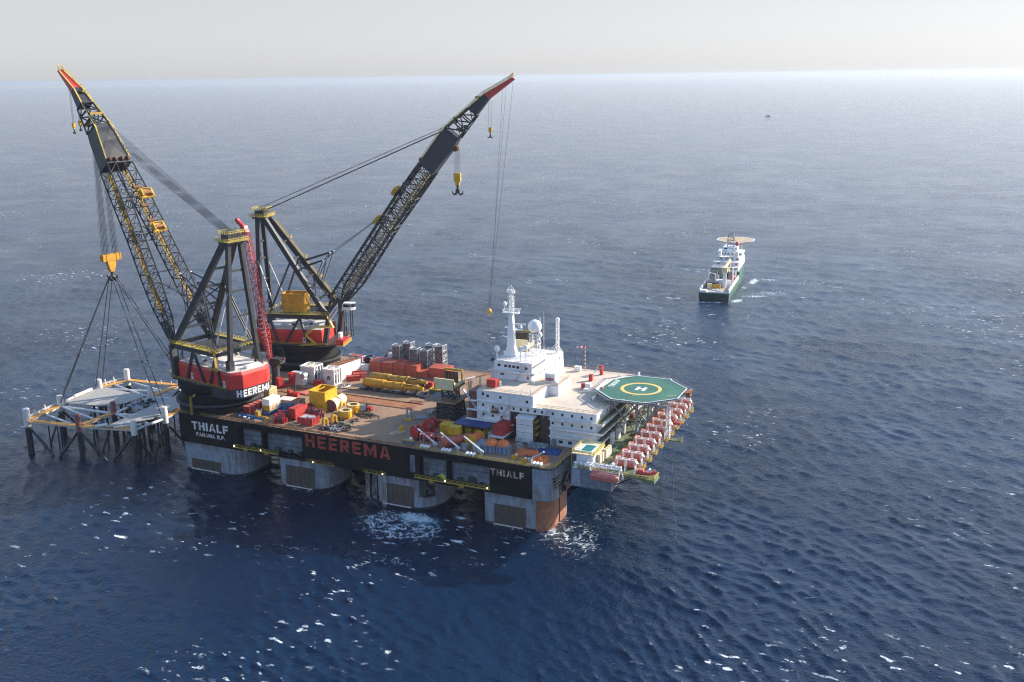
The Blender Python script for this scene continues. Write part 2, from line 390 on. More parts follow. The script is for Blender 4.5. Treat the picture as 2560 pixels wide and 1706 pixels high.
# sea: wind waves as real relief, finer ripples as bump, foam where crests break
def sea():
    cx, cy = CAM.x, CAM.y
    base = math.atan2(math.cos(YAW), math.sin(YAW))
    fine = np.radians(np.linspace(-36, 36, 1250)); coarse = np.radians(np.linspace(36, 324, 90)[1:-1])
    th = np.concatenate([fine, coarse]) + base; nth = len(th)
    r = [60.0]
    while r[-1] < 44000:
        k = .02 if r[-1] < 230 else (.0034 if r[-1] < 900 else (.006 if r[-1] < 3500 else .03))
        r.append(r[-1] * (1 + k))
    r = np.array([0.5] + r); nr = len(r)
    X = cx + r[:, None] * np.cos(th)[None]; Y = cy + r[:, None] * np.sin(th)[None]
    dr = np.gradient(r)[:, None]; sp = np.maximum(r[:, None] * .00101, dr) * np.ones_like(X)
    rng = np.random.default_rng(5)
    Z = np.zeros_like(X); DX = np.zeros_like(X); DY = np.zeros_like(X); J = np.zeros_like(X)
    wind = math.radians(262)
    nw = 84
    gst = []
    for j in range(3):
        f = np.zeros_like(X)
        for i in range(9):
            l = rng.uniform(40, 170); d = rng.uniform(0, 6.283); f += np.sin(2 * math.pi / l * (X * math.cos(d) + Y * math.sin(d)) + rng.uniform(0, 6.283))
        gst.append(np.clip(1 + f * .28, .25, 1.9))
    lam = np.exp(np.linspace(math.log(1.7), math.log(34), nw)) * rng.uniform(.93, 1.07, nw)
    for i in range(nw):
        l = lam[i]; k = 2 * math.pi / l
        d = wind + rng.normal(0, .75 if l < 12 else .45); ph = rng.uniform(0, 6.283)
        st = (.047 if l < 6 else (.026 if l < 11 else .01)) * rng.uniform(.6, 1.4); a = st / k
        att = np.clip((l / sp - 2.2) / 2.0, 0, 1)
        if att.max() <= 0: continue
        q = k * (X * math.cos(d) + Y * math.sin(d)) + ph
        if l < 9: att = att * gst[i % 3]
        s, c = np.sin(q), np.cos(q)
        Z += a * att * c; DX -= math.cos(d) * a * att * s * .9; DY -= math.sin(d) * a * att * s * .9; J += st * att * c
    # patchy groups: the crest term peaks only here and there
    foam = np.clip((J - .48) / .16, 0, 1)
    gust = np.zeros_like(X)
    for i in range(14):
        l = rng.uniform(60, 260); d = rng.uniform(0, 6.283); q = 2 * math.pi / l * (X * math.cos(d) + Y * math.sin(d)) + rng.uniform(0, 6.283); gust += np.sin(q)
    foam *= np.clip((gust + 2.2) / 3.6, 0, 1)
    # far whitecaps, finer than the relief: short streaks
    # churned water: thruster wash beside the hull and the wake of the supply ship
    def blob(x, y, rx_, ry_, rot=0, amt=1.0, p=2):
        ca, sa = math.cos(rot), math.sin(rot); u = ((X - x) * ca + (Y - y) * sa) / rx_; v_ = (-(X - x) * sa + (Y - y) * ca) / ry_
        return amt * np.exp(-(u * u + v_ * v_) ** (p / 2) * 1.6)
    wash = np.zeros_like(X)
    for a in ((111, -13, 21, 13.5, -.1, .47, 6), (113, -5, 11, 5, -.1, .8, 3), (122, -20, 10, 6, -.3, .4), (137, -8, 3, 8, .5, .4), (150, -8, 9, 1.3, -.1, .5), (86, 3, 7, 4, 0, .35),
              (164, 4, 7, 14, .35, .48), (172, 2, 14, 24, .5, .4), (150, -30, 14, 4, .2, .26), (120, -38, 26, 5, .1, .3), (86, -44, 22, 4, .1, .24), (58, .6, 12, 1.3, 0, .46), (14, .5, 16, 1.3, 0, .42), (28, 5, 4, 5, 0, .36), (70, 5, 3, 6, 0, .4), (150, .6, 12, 1.4, 0, .46), (176, 25, 10, 16, .2, .26),
              (125, 394, 15, 2.2, .22, .8), (143, 405, 5, 10, -.2, .75), (152, 424, 14, 6, .5, .62), (138, 450, 4, 12, .1, .5), (140, 480, 5, 16, 0, .8), (150, 490, 14, 8, .2, .5), (160, 440, 20, 16, .4, .42),
              (99, 398, 11, 6, .2, .6), (92, 410, 16, 7, .3, .3), (-92, 62, 14, 10, 0, .22), (-60, 2, 22, 5, .1, .22)):
        wash = np.maximum(wash, blob(*a))
    core = blob(114.5, -5.5, 9, 4, -.1, 1.0, 3)
    Zf = Z * (1 - .35 * np.clip(wash, 0, 1))
    V = np.stack([X + DX, Y + DY, Zf], -1).reshape(-1, 3)
    i = np.arange(nr - 1)[:, None] * nth; j = np.arange(nth)[None]; jn = (j + 1) % nth
    Fq = np.stack([i + j, i + nth + j, i + nth + jn, i + jn], -1).reshape(-1, 4)
    me = bpy.data.meshes.new('sea')
    me.vertices.add(len(V)); me.vertices.foreach_set('co', V.ravel().astype(np.float32))
    me.loops.add(Fq.size); me.loops.foreach_set('vertex_index', Fq.ravel().astype(np.int32))
    me.polygons.add(len(Fq)); me.polygons.foreach_set('loop_start', np.arange(0, Fq.size, 4, dtype=np.int32))
    me.polygons.foreach_set('use_smooth', np.ones(len(Fq), dtype=bool))
    me.update(calc_edges=True)
    for nm, arr in (('crest', foam), ('wash', wash), ('core', core)):
        at = me.attributes.new(nm, 'FLOAT', 'POINT'); at.data.foreach_set('value', arr.ravel().astype(np.float32))
    me.update()
    m, nt, b = nodes('open_sea')
    g = N(nt, 'ShaderNodeNewGeometry').outputs['Position']
    def attr(n): a = N(nt, 'ShaderNodeAttribute'); a.attribute_name = n; return a.outputs['Fac']
    fil = noise(nt, g, .9, 8, .72); fil2 = noise(nt, g, .28, 5, .6, off=31); patch = noise(nt, g, .011, 4, .6, off=3)
    # whitecaps
    def math2(op, a, b_):
        q = N(nt, 'ShaderNodeMath', operation=op)
        for k, v in ((0, a), (1, b_)):
            if isinstance(v, bpy.types.NodeSocket): nt.links.new(v, q.inputs[k])
            else: q.inputs[k].default_value = v
        return q.outputs[0]
    cr = math2('MULTIPLY', attr('crest'), ramp(nt, fil, .42, .56))
    wf = N(nt, 'ShaderNodeTexNoise'); wf.inputs['Scale'].default_value = .3; wf.inputs['Detail'].default_value = 5; wf.inputs['Roughness'].default_value = .6
    dw = N(nt, 'ShaderNodeMix', data_type='VECTOR'); dw.inputs[0].default_value = .5
    wn = N(nt, 'ShaderNodeTexNoise'); wn.inputs['Scale'].default_value = .12; wn.inputs['Detail'].default_value = 4; nt.links.new(g, wn.inputs['Vector'])
    vs = N(nt, 'ShaderNodeVectorMath', operation='SCALE'); vs.inputs['Scale'].default_value = 9; nt.links.new(wn.outputs['Color'], vs.inputs[0])
    va = N(nt, 'ShaderNodeVectorMath', operation='ADD'); nt.links.new(g, va.inputs[0]); nt.links.new(vs.outputs[0], va.inputs[1]); nt.links.new(va.outputs[0], wf.inputs['Vector'])
    def edges(sc_, w_):
        vo = N(nt, 'ShaderNodeTexVoronoi'); vo.feature = 'DISTANCE_TO_EDGE'; vo.inputs['Scale'].default_value = sc_; vo.inputs['Randomness'].default_value = 1; nt.links.new(va.outputs[0], vo.inputs['Vector']); return ramp(nt, vo.outputs['Distance'], w_, 0.0)
    nn = math2('MULTIPLY', math2('ADD', math2('ADD', math2('MULTIPLY', edges(.2, .24), .36), math2('MULTIPLY', edges(.62, .34), .42)), math2('MULTIPLY', ramp(nt, fil, .36, .64), .4)), ramp(nt, fil2, .2, .5))
    wv = ramp(nt, math2('SUBTRACT', math2('ADD', math2('MULTIPLY', attr('wash'), 1.5), nn), 1.21), -.06, .6)
    # scattered small caps; the same white specks also paint in sun sparkle
    mp = N(nt, 'ShaderNodeMapping'); mp.inputs['Rotation'].default_value = (0, 0, R(25)); mp.inputs['Scale'].default_value = (.17, .36, .17); nt.links.new(g, mp.inputs[0])
    sc = noise(nt, mp.outputs[0], 1.0, 3, .5, off=17)
    scat = math2('MULTIPLY', math2('MULTIPLY', ramp(nt, sc, .615, .69), ramp(nt, patch, .53, .63)), ramp(nt, nn, .25, .7))
    fo = math2('MINIMUM', math2('ADD', math2('ADD', cr, wv), scat), 1.0)
    pt = noise(nt, g, .006, 3, .5, off=50)
    deep = mix(nt, ramp(nt, pt, .38, .62), (.001, .0085, .029), (.0022, .0155, .043))
    deep = mix(nt, ramp(nt, attr('wash'), .2, .9), deep, (.02, .06, .1))
    deep = mix(nt, attr('core'), deep, (.12, .36, .46))
    nt.links.new(mix(nt, fo, deep, (.72, .76, .78)), b.inputs['Base Color'])
    rr = N(nt, 'ShaderNodeMapRange'); rr.inputs['To Min'].default_value = .09; rr.inputs['To Max'].default_value = .75; nt.links.new(fo, rr.inputs['Value']); nt.links.new(rr.outputs[0], b.inputs['Roughness'])
    b.inputs['IOR'].default_value = 1.333; b.inputs['Specular IOR Level'].default_value = .5
    h1 = noise(nt, g, .5, 5, .6, off=5); h2 = noise(nt, mp.outputs[0], 3.4, 4, .6, off=8)
    gust_ = noise(nt, g, .013, 4, .6, off=71)
    hsum = math2('MULTIPLY', math2('ADD', math2('MULTIPLY', h1, .9), math2('MULTIPLY', h2, .4)), math2('ADD', math2('MULTIPLY', ramp(nt, gust_, .3, .7), 1.0), .45))
    bp = N(nt, 'ShaderNodeBump'); bp.inputs['Strength'].default_value = .8; bp.inputs['Distance'].default_value = .8
    nt.links.new(hsum, bp.inputs['Height']); nt.links.new(bp.outputs[0], b.inputs['Normal'])
    me.materials.append(m)
    o = bpy.data.objects.new('sea', me); col.objects.link(o); o['kind'] = 'structure'
sea()

# low hazy coast along the horizon
def coast():
    mb = MB(); base = math.atan2(math.cos(YAW), math.sin(YAW)); n = 160; ring = []
    for k in range(n + 1):
        a = base + R(-42 + 84 * k / n); h = 25 + 45 * (.5 + .5 * math.sin(k * .11 + 1)) + 18 * math.sin(k * .37) + random.uniform(-6, 6)
        ring.append((a, max(8, h)))
    P = lambda a, d, z: (CAM.x + d * math.cos(a), CAM.y + d * math.sin(a), z)
    for (a, h), (b_, h2) in zip(ring, ring[1:]):
        d0, d1, d2 = 30000, 30300, 34000
        mb.poly([P(b_, d0, -1), P(a, d0, -1), P(a, d1, 5), P(b_, d1, 5)])
        mb.poly([P(b_, d1, 5), P(a, d1, 5), P(a, d2, h), P(b_, d2, h2)])
        mb.poly([P(b_, d2, h2), P(a, d2, h), P(a, d2 + 900, -1), P(b_, d2 + 900, -1)])
    o = mb.build('coast', paint('sandy_coast', (.42, .36, .28), .9, .2, 0, scale=.002)); o['kind'] = 'structure'
coast()
# ---------------------------------------------------------------- crane vessel: hull, columns, deck
L, W, D, B = 165.3, 98.4, 25.0, 12.6
ves = thing('crane_vessel', 'huge black semi-submersible vessel with two cranes, standing on blue-grey columns', 'crane vessel', (0, 0, 0))
def rrect(x0, x1, y0, y1, r, n=7):
    """rounded rectangle; r = radii at (x0y0, x1y0, x1y1, x0y1)"""
    out = []
    for (cx, cy, a0), rr in zip(((x0, y0, 180), (x1, y0, 270), (x1, y1, 0), (x0, y1, 90)), r):
        px = cx + (rr if a0 in (180, 90) else -rr); py = cy + (rr if a0 in (180, 270) else -rr)
        if rr < .05: out.append((cx, cy)); continue
        for k in range(n + 1):
            t = R(a0 + 90 * k / n); out.append((px + rr * math.cos(t), py + rr * math.sin(t)))
    return out
# upper hull: black belt with two recessed galleries on the near side
h = MB()
h.box(-.2, 30, 0, W, B, D - .02); h.box(30, 60.5, 3.2, W, B, D - .02); h.box(60.5, 112.5, 0, W, B, D - .02)
h.box(112.5, 141, 3.2, W, B, D - .02); h.box(141, 157.6, 0, W, B, D - .02); h.box(157.6, L - .05, 4.2, W, B, D - .03)
for x0, x1 in ((30, 60.5), (112.5, 141)):
    h.box(x0, x1, 0, 3.2, 22.3, D - .02); h.box(x0, x1, .0, 3.2, B, 14.0)
h.build('hull', M['black'], ves)
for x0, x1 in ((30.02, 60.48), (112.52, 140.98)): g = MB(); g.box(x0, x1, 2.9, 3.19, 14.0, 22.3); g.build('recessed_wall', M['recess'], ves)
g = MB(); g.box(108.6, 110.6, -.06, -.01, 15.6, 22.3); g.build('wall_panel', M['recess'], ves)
for xa, xb, xp, GL in ((31, 60, 41.0, ((34, 15.2, 1.6), (37, 16, 1.1), (46, 15, 1.7), (52, 15.4, 1.3), (57, 15, 1.2))), (113, 140.6, 123.6, ((117, 15.1, 1.4), (127, 15, 1.5), (131.5, 15.3, 2.2), (136, 15.6, .9)))):
  g = MB(); g.box(xp, xp + 1.0, .05, 3.2, 14, 22.3); g.build('gallery_pillar', M['black'], ves)
  g = MB()
  for z in (16.5, 18.6, 20.6): g.box(xa, xb, 2.8, 2.9, z, z + .16)
  for x, z, s in GL: g.box(x, x + s * 1.3, 1.6, 2.81, 14.0, 14 + s)
  g.build('gallery_fitting', M['dark_steel'], ves)
# near corner of the bow: rounded blue-grey plating
mb = MB(); mb.prism(rrect(157.6, L + .1, .02, 22, (.0, 4.6, .0, .0)), B, D - .9); mb.build('corner_plating', M['blue_grey'], ves)
mb = MB()
for k in range(4): mb.box(163.4 + k * .3, L + .25, 1.8 + k * .25, 6.5, 20.6 - k * 1.2, 20.95 - k * 1.2)
mb.box(163.4, L + .5, 6, 9.5, 13.2, 17.5); mb.tube((L + .6, 7.5, 16.5), (L + .6, 12, 19.5), .9, 8); mb.box(L, L + 1.6, 8.5, 12, 14, 17.2); mb.tube((L + .2, 13, 19), (L + .2, 17, 15.5), .8, 8)
mb.build('mooring_winch', M['black_steel'], ves)
# deck sheet with rounded corner overhang, skid rails, plating lines
mb = MB(); mb.prism([(-.3, -.15), (163.6, -.15), (L + .35, 1.6), (L + .35, W), (-.3, W)], D - .03, D); mb.build('deck_plating', M['deck'], ves)
for y in (38.9, 46.5, 53.2):
    mb = MB(); mb.box(21, 88.5 if y < 50 else 54, y - .28, y + .28, D, D + .22); mb.build('skid_rail', M['rust'], ves)
mb = MB()
mb.box(22, 88, 39.25, 46.15, D, D + .012); mb.build('skid_plate', M['rust_plate'], ves)
mb = MB(); mb.cbox((84.4, 47.9, D), 6.2, 3.0, .35); mb.build('hatch_plate', M['rust'], ves)
# columns standing in the water
COLS = [(-.6, 30, (2, 9, 9, 6), 'outermost column with a short timber fender at the crane end'), (47.3, 70, (2.4, 9, 9, 6), None), (92.4, 117, (2.4, 10, 9, 6), None), (137.2, 163, (3, 7.5, 7, 6), None)]
FEND = [(3.4, 18.5, 1.0, 5.2), (51.2, 64.4, 1.0, 9.4), (95.6, 109, .9, 9.0), (142, 154.5, .6, 8.2)]
for i, (x0, x1, rr, lb) in enumerate(COLS):
    mb = MB(); mb.prism(rrect(x0, x1, 1.2, 25, rr, 9), -6, B)
    c = mb.build('column', M['blue_grey'], ves)
    fx0, fx1, fz0, fz1 = FEND[i]
    mb = MB(); n = 6 if i else 8; wd = (fx1 - fx0) / n
    for k in range(n): mb.box(fx0 + k * wd + .12, fx0 + (k + 1) * wd - .12, .98, 1.19, fz0, fz1)
    if i: mb.box(fx0 - .1, fx1 + .1, .9, .97, (fz0 + fz1) / 2 - .12, (fz0 + fz1) / 2 + .12)
    mb.build('timber_fender', M['wood'], c)
    mb = MB(); mb.box(fx0 - .2, fx1 - 1.2, .7, 1.18, fz0 - .35, fz0 - .05); mb.build('fender_sill', M['white_worn'], c)
    mb = MB(); mb.prism([(x + .03 * (1 if x > (x0 + x1) / 2 else -1), y - .03) for x, y in rrect(x0, x1, 1.2, 25, rr, 9)], -5.9, .85); mb.build('wet_band', M['jacket_dark'], c)
    if i == 3:
        arc = rrect(x0, x1 + .04, 1.16, 25, rr, 9); arc = [p for p in arc if p[0] > 157.2 and p[1] < 20]
        mb = MB()
        for a, b_ in zip(arc, arc[1:]): mb.poly([(a[0], a[1], -5), (b_[0], b_[1], -5), (b_[0], b_[1], 11.6), (a[0], a[1], 11.6)])
        mb.build('primer_patch', M['antifoul'], c)
        mb = MB(); mb.box(x1 - .5, x1 + .3, 11.6, 11.9, 0, B); mb.build('edge_strip', M['black_steel'], c)
    if i == 2:
        mb = MB(); mb.box(111.5, 114.2, 1.0, 3.5, 5.6, B); mb.ball((115.3, 3.1, 7.2), 1.7); mb.box(112.4, 116.4, .8, 3.6, 9, 10); mb.build('thruster_fitting', M['black_steel'], c)
for x0, x1, rr, lb in COLS:
    mb = MB(); mb.prism(rrect(x0, x1, W - 25, W - 1.2, (6, 9, 9, 2)), -6, B); mb.build('column', M['blue_grey'], ves)
# pontoon top just under the surface is hidden; ledge lights, yellow plates
for x in (27.6, 40.6, 65.4, 96.7, 123.2, 140.2): mb = MB(); mb.ball((x, -.5, 14.35 if x not in (65.4, 96.7) else 13.1), .17, 8, 5); mb.build('floodlight', M['lamp'], ves)
for x, z in ((31.7, 12.75), (42.0, 12.75), (116.3, 12.7), (128.5, 12.7)):
    mb = MB(); mb.box(x, x + 2.2, -.32, -.18, z, z + 1.35); p = mb.build('load_plate', M['yellow_dim'], ves)
    mb = MB()
    for k in range(3): mb.box(x + .3 + k * .6, x + .55 + k * .6, -.36, -.325, z + .3, z + 1.0)
    mb.build('plate_mark', M['black_steel'], p)
for a, b_, z_ in ((27, 49, 13.9), (110.5, 141, 13.9), (62, 75, 12.9), (88, 98, 12.7)):
    mb = MB(); mb.rail([(a, -.25, z_), (b_, -.25, z_)], 1.1, 2.2, .05); mb.box(a, b_, -.5, 0, z_ - .2, z_ - .02); mb.build('gallery_rail', M['rail_yellow'] if z_ > 13 else M['yellow_dim'], ves)
mb = MB(); mb.add([(120.6, .2, 15.6), (123.2, -.2, 14.0), (123.4, -.2, 16.4), (121.2, .6, 16.8)], [(0, 1, 2, 3)]); mb.bar((120, -.2, 15.9), (123.3, -.2, 16.0), .35); mb.bar((123.2, -.2, 16.0), (123.2, -.2, 13.8), .45); mb.build('lime_hose_guard', paint('lime_paint', (.45, .55, .08), .5), ves)
# deck edge rails
mb = MB()
mb.rail([(18, .15, D), (111, .15, D)], 1.1, 2.6, .06); mb.build('deck_rail', M['rail_rust'], ves)
mb = MB()
mb.rail([(111, .15, D), (163, .15, D), (L + .1, 1.7, D), (L + .1, 15.6, D)], 1.1, 2.2, .06)
for x in range(128, 163, 3): mb.box(x, x + 1.3, .1, .22, D + .15, D + .75)
for y in (3, 7, 11): mb.box(L + .05, L + .2, y, y + 2.4, D + .1, D + .95)
mb.build('deck_rail', M['rail_yellow'], ves, 'yellow handrail round the bow corner')
mb = MB(); mb.rail([(-.1, 6, D), (-.1, .15, D), (18, .15, D)], 1.1, 2.4, .06); mb.build('deck_rail', M['yellow_dim'], ves)
mb = MB(); mb.rail([(24, W - .3, D), (164, W - .3, D)], 1.1, 3, .06); mb.build('deck_rail', M['yellow_dim'], ves)
# pipe runs and clutter strip fixed along the near edge
mb = MB(); mb.tube((18, 1.1, D + .25), (60, 1.1, D + .25), .22, 6); mb.tube((62, 1.3, D + .3), (104, 1.3, D + .3), .18, 6); mb.tube((40, 1.7, D + .2), (66, 1.7, D + .2), .14, 5)
rnd = random.Random(4)
for k in range(46):
    x = rnd.uniform(40, 108); mb.cbox((x, rnd.uniform(.5, 2.0), D), rnd.uniform(.3, 1.1), rnd.uniform(.2, .7), rnd.uniform(.2, .8), rnd.uniform(0, 1))
mb.build('edge_piping', M['rust_plate'], ves)
# lettering on the near side
def side(x, z, y=-.012): return lambda u, v_: (x + u, y, z + v_)
mb = MB(); write(mb, 'THIALF', 18.6, 3.5, side(6.2, 18.6)); mb.build('hull_name', M['letter_mild'], ves)
mb = MB(); write(mb, 'PANAMA R.P.', 14.6, 1.65, side(8.2, 15.9)); mb.build('port_name', M['letter_mild'], ves)
mb = MB(); write(mb, 'HEEREMA', 38, 5.0, side(62.2, 19.0), .22); mb.build('company_name', M['letter_red'], ves)
mb = MB(); write(mb, 'THIALF', 13.2, 2.5, side(141.3, 19.6), .2); mb.build('hull_name', M['letter_worn'], ves)
mb = MB()
for k, z in enumerate((15.5, 16.4, 17.3, 18.2, 19.1, 20.0, 20.9)): mb.box(109.0, 109.9, -.075, -.062, z, z + .45)
mb.build('draught_mark', M['dark_steel'], ves)
# bow platform beyond the hull
mb = MB(); mb.box(171.3, 186, 2.0, 88, 19.5, 25.98); mb.box(L, 171.3, 17, 86, B + .5, 25.9)
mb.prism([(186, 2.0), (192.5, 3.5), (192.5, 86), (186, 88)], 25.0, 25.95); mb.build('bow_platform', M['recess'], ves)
mb = MB(); mb.box(171.35, 192.4, 3.5, 86.5, 25.98, 26.04); mb.build('platform_deck', M['green_deck'], ves)
mb = MB(); mb.box(171.4, 174.6, 1.9, 1.99, 19.6, 25.6); mb.build('wall_panel', M['blue_grey'], ves)
mb = MB()
mb.rail([(171.4, 2.2, 26), (185, 2.2, 26)], 1.1, 2, .06); mb.rail([(185.2, 10, 26.04), (185.2, 86, 26.04)], 1.1, 2.4, .06); mb.build('platform_rail', M['rail_yellow'], ves)
mb = MB()
for x in range(176, 186, 2): mb.tube((x, 2.2, 25.5), (x + .4, 4.5, 19.2), .25, 5)
for k in range(9): mb.tube((187.5, 6 + k * 9.5, 25), (178, 6 + k * 9.5, 19.6), .3, 5)
mb.build('platform_bracket', M['dark_steel'], ves)

# water pouring from the hull
wm, nt, b = nodes('falling_water'); tc = N(nt, 'ShaderNodeTexCoord').outputs['Object']
nn = noise(nt, tc, 1.6, 4, stretch=(1.4, 1.4, .15)); b.inputs['Base Color'].default_value = (.75, .78, .8, 1); b.inputs['Roughness'].default_value = .5
sz_ = N(nt, 'ShaderNodeSeparateXYZ'); nt.links.new(tc, sz_.inputs[0]); mm = N(nt, 'ShaderNodeMath', operation='MULTIPLY'); nt.links.new(ramp(nt, nn, .36, .8), mm.inputs[0]); mm.inputs[1].default_value = .42; nt.links.new(mm.outputs[0], b.inputs['Alpha'])
for i, (x, wd, lb) in enumerate(((86.2, 1.6, 'thin white stream of water pouring from the hull, next to the second column'), (89.2, 1.8, 'wider white stream of water pouring down beside its twin stream under the hull'), (97.2, 1.4, 'short white stream of water falling close to the third column'))):
    mb = MB(); n = 10
    y0 = 6 if i < 2 else .4
    for k in range(n): 
        z0, z1 = B + .6 - (B + .8) * k / n, B + .6 - (B + .8) * (k + 1) / n; e = wd * (.5 + .12 * k / n)
        mb.box(x - e, x + e, y0 - .14 - .13 * k, y0 + .14 - .12 * k, z1, z0)
    solo(mb, 'water_stream', wm, lb, 'water', (0, 0, 0), 0, 'water streams pouring from the hull')
# ---------------------------------------------------------------- accommodation block, bridge, helideck, masts
acc = thing('accommodation_block', 'white multi-storey accommodation block with beige roofs at the bow', 'deckhouse', (0, 0, 25))
Z = 25.0
def low(mb_): mb_.M = Matrix.Translation((0, 0, -Z)); return mb_
def wins(parent, pts, w=.95, hh=1.15, axis='y', off=-.05, m='glass'):
    """small windows: axis y = on a face seen from -y at (x, y, z); axis x = on a face seen from +x"""
    for x, y, z in pts:
        mb = low(MB())
        if axis == 'y': mb.box(x - w / 2, x + w / 2, y + off, y + off + .1, z - hh / 2, z + hh / 2)
        else: mb.box(x - off - .1, x - off, y - w / 2, y + w / 2, z - hh / 2, z + hh / 2)
        wn = mb.build('window', M[m], parent)
# lower block (roof at 39) and left block (roof at 42.9)
YF = 22.5
mb = low(MB())
mb.box(155.2, 173.2, YF, 76.5, 25, 38.8)
mb.box(138.8, 155.2, YF, 76.5, 36.0, 38.8); mb.box(138.8, 155.2, YF + 5, 76.5, 25, 36.0)
lowb = mb.build('lower_block', M['white'], acc)
mb = low(MB())
mb.prism([(125.4, YF), (148.4, YF), (148.4, 38), (152.4, 38), (152.4, 51), (140.3, 51), (140.3, 74), (125.4, 74)], 38.8, 42.8)
mb.box(125.4, 138.8, YF, 74, 31.4, 38.8); mb.box(125.4, 138.8, YF + 6, 74, 25, 31.4)
upb = mb.build('upper_block', M['white'], acc)
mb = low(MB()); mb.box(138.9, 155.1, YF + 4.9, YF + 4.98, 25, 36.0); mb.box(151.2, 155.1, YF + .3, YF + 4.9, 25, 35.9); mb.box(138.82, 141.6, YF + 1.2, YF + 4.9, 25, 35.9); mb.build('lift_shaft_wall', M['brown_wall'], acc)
mb = low(MB()); mb.box(139.0, 173.0, YF + .15, 76.3, 38.8, 38.86)
mb.build('lower_roof', M['roof_beige'], acc)
mb = low(MB()); mb.prism([(125.55, YF + .15), (148.25, YF + .15), (148.25, 38.1), (152.25, 38.1), (152.25, 50.9), (140.15, 50.9), (140.15, 73.9), (125.55, 73.9)], 42.8, 42.86)
mb.build('upper_roof', M['roof_beige'], acc)
mb = low(MB())
mb.rail([(148.6, YF + .3, 38.86), (172.9, YF + .3, 38.86), (172.9, 76, 38.86), (141, 76.2, 38.86)], 1.1, 2.4, .05)
mb.rail([(125.7, 30, 42.86), (125.7, YF + .3, 42.86), (148.1, YF + .3, 42.86), (148.1, 37, 42.86)], 1.1, 2.2, .045)
mb.rail([(148.5, 38.3, 42.86), (152.1, 38.3, 42.86), (152.1, 50.6, 42.86)], 1.1, 2.2, .045); mb.rail([(125.7, 73.6, 42.86), (140, 73.6, 42.86)], 1.1, 2.2, .045)
mb.build('roof_rail', M['rail_rust'], acc)
# windows of the near face
wins(lowb, [(x, YF, 37.2) for x in (140.6, 143.5, 146.4, 149.2, 152.0, 156.2, 160.0, 163.8, 167.6, 171.2)], .8, 1.0)
wins(lowb, [(x, YF, 33.6) for x in (156.2, 160.0, 163.8, 167.6, 171.2)], .8, 1.0)
wins(lowb, [(159.4, YF, 26.7), (163.0, YF, 26.7)], 1.5, 1.1)
wins(upb, [(130.0, YF, 40.9), (128.0, YF, 41.5), (146.0, YF, 40.4), (135.2, YF, 40.9)], .95, 1.0)
wins(upb, [(128.0, YF, 37.2), (132.1, YF, 36.9), (135.7, YF, 36.7)], .8, 1.0); wins(upb, [(128.1, YF, 33.5), (131.9, YF, 33.3), (135.6, YF, 33.1)], .8, 1.0)
wins(lowb, [(173.2, y, 37.2) for y in (27, 34, 41, 48)], .8, 1.0, 'x'); wins(lowb, [(173.2, y, 33.8) for y in (28, 36, 44, 52)], .8, 1.0, 'x')
# catwalks: pale ledges along each storey
mb = low(MB())
mb.box(122.5, 125.4, YF - .9, YF + .4, 38.3, 38.6); mb.box(125.4, 152.0, YF - .9, YF, 38.62, 38.8)
mb.box(121.5, 128.5, YF - 1.2, YF, 34.9, 35.15); mb.box(128.5, 138.8, YF - 1.2, YF, 34.6, 34.85); mb.box(121.0, 134.0, YF - 1.3, YF, 31.1, 31.4); mb.box(134, 140.8, YF - 1.3, YF, 30.7, 31.0)
for z in (35.2, 31.6, 28.6): mb.box(155.2, 176.0, YF - 1.3, YF, z, z + .14); mb.box(155.2, 176.0, YF - 1.42, YF - 1.3, z - .05, z + .8)
led = mb.build('catwalk', M['white_worn'], acc)
mb = low(MB())
for z in (35.2, 31.6, 28.6):
    mb.box(173.2, 176.0, YF - 1.3, 74, z - .02, z + .12)
mb.build('side_walkway', M['green_deck'], acc)
mb = low(MB())
for z in (35.2, 31.6, 28.6):
    mb.box(175.94, 176.04, YF - 1.3, 74, z, z + .6)
    mb.rail([(176, YF - 1.2, z + .6), (176, 74, z + .6)], .6, 3, .05, bars=1)
mb.build('walkway_parapet', M['white_worn'], acc)
mb = low(MB())
for z, ya, yb in ((35.2, 40, 45), (31.6, 30, 36), (28.6, 44, 50)): mb.bar((174.6, ya, z + .1), (174.6, yb, z - 3.2), .9, .25)
mb.rail([(173.4, YF - .6, 35.3), (173.4, 40, 35.3)], 1.0, 2, .05)
mb.build('side_stair', M['rail_yellow'], acc)
mb = low(MB())
for x, z, n in ((126.2, 31.4, 3.4), (136.5, 34.8, 3.8), (134.5, 31.4, 3.2), (152.6, 35.3, 3.6)): mb.bar((x, YF - .6, z), (x + 2.6, YF - .6, z + n), .7, .12)
mb.bar((139.5, YF - 1.5, 31.2), (134.8, YF - 1.5, 27.6), .7, .12)
mb.bar((125.6, YF - .4, 35.2), (119.6, YF - .4, 43), .8, .3)
mb.build('outside_stair', M['grey_light'], acc)
mb = low(MB())
mb.rail([(131.8, YF - 1.4, 35.2), (134.8, YF - 1.4, 35.2)], 1.6, .6, .09); mb.box(131.8, 134.8, YF - 1.6, YF, 34.9, 35.2)
for x in (132.4, 133.4, 134.3): mb.bar((x, YF - .8, 35.2), (x, YF - .8, 37.2), .14)
mb.build('railed_balcony', M['rust'], acc)
for x, z in ((136.8, 31.6), (137.6, 31.5), (138.3, 31.4)):
    mb = low(MB()); mb.tube((x, YF - 1.0, z), (x, YF - 1.0, z + 1.3), .28, 8); mb.build('gas_bottle', M['red_gear'], acc)

mb = low(MB()); mb.box(138.75, 138.85, YF - .03, YF, 35.0, 42.5); mb.box(156.0, 157.6, YF - 1.2, YF - .02, 25, 27.4); mb.build('panel_seam', M['grey'], acc)
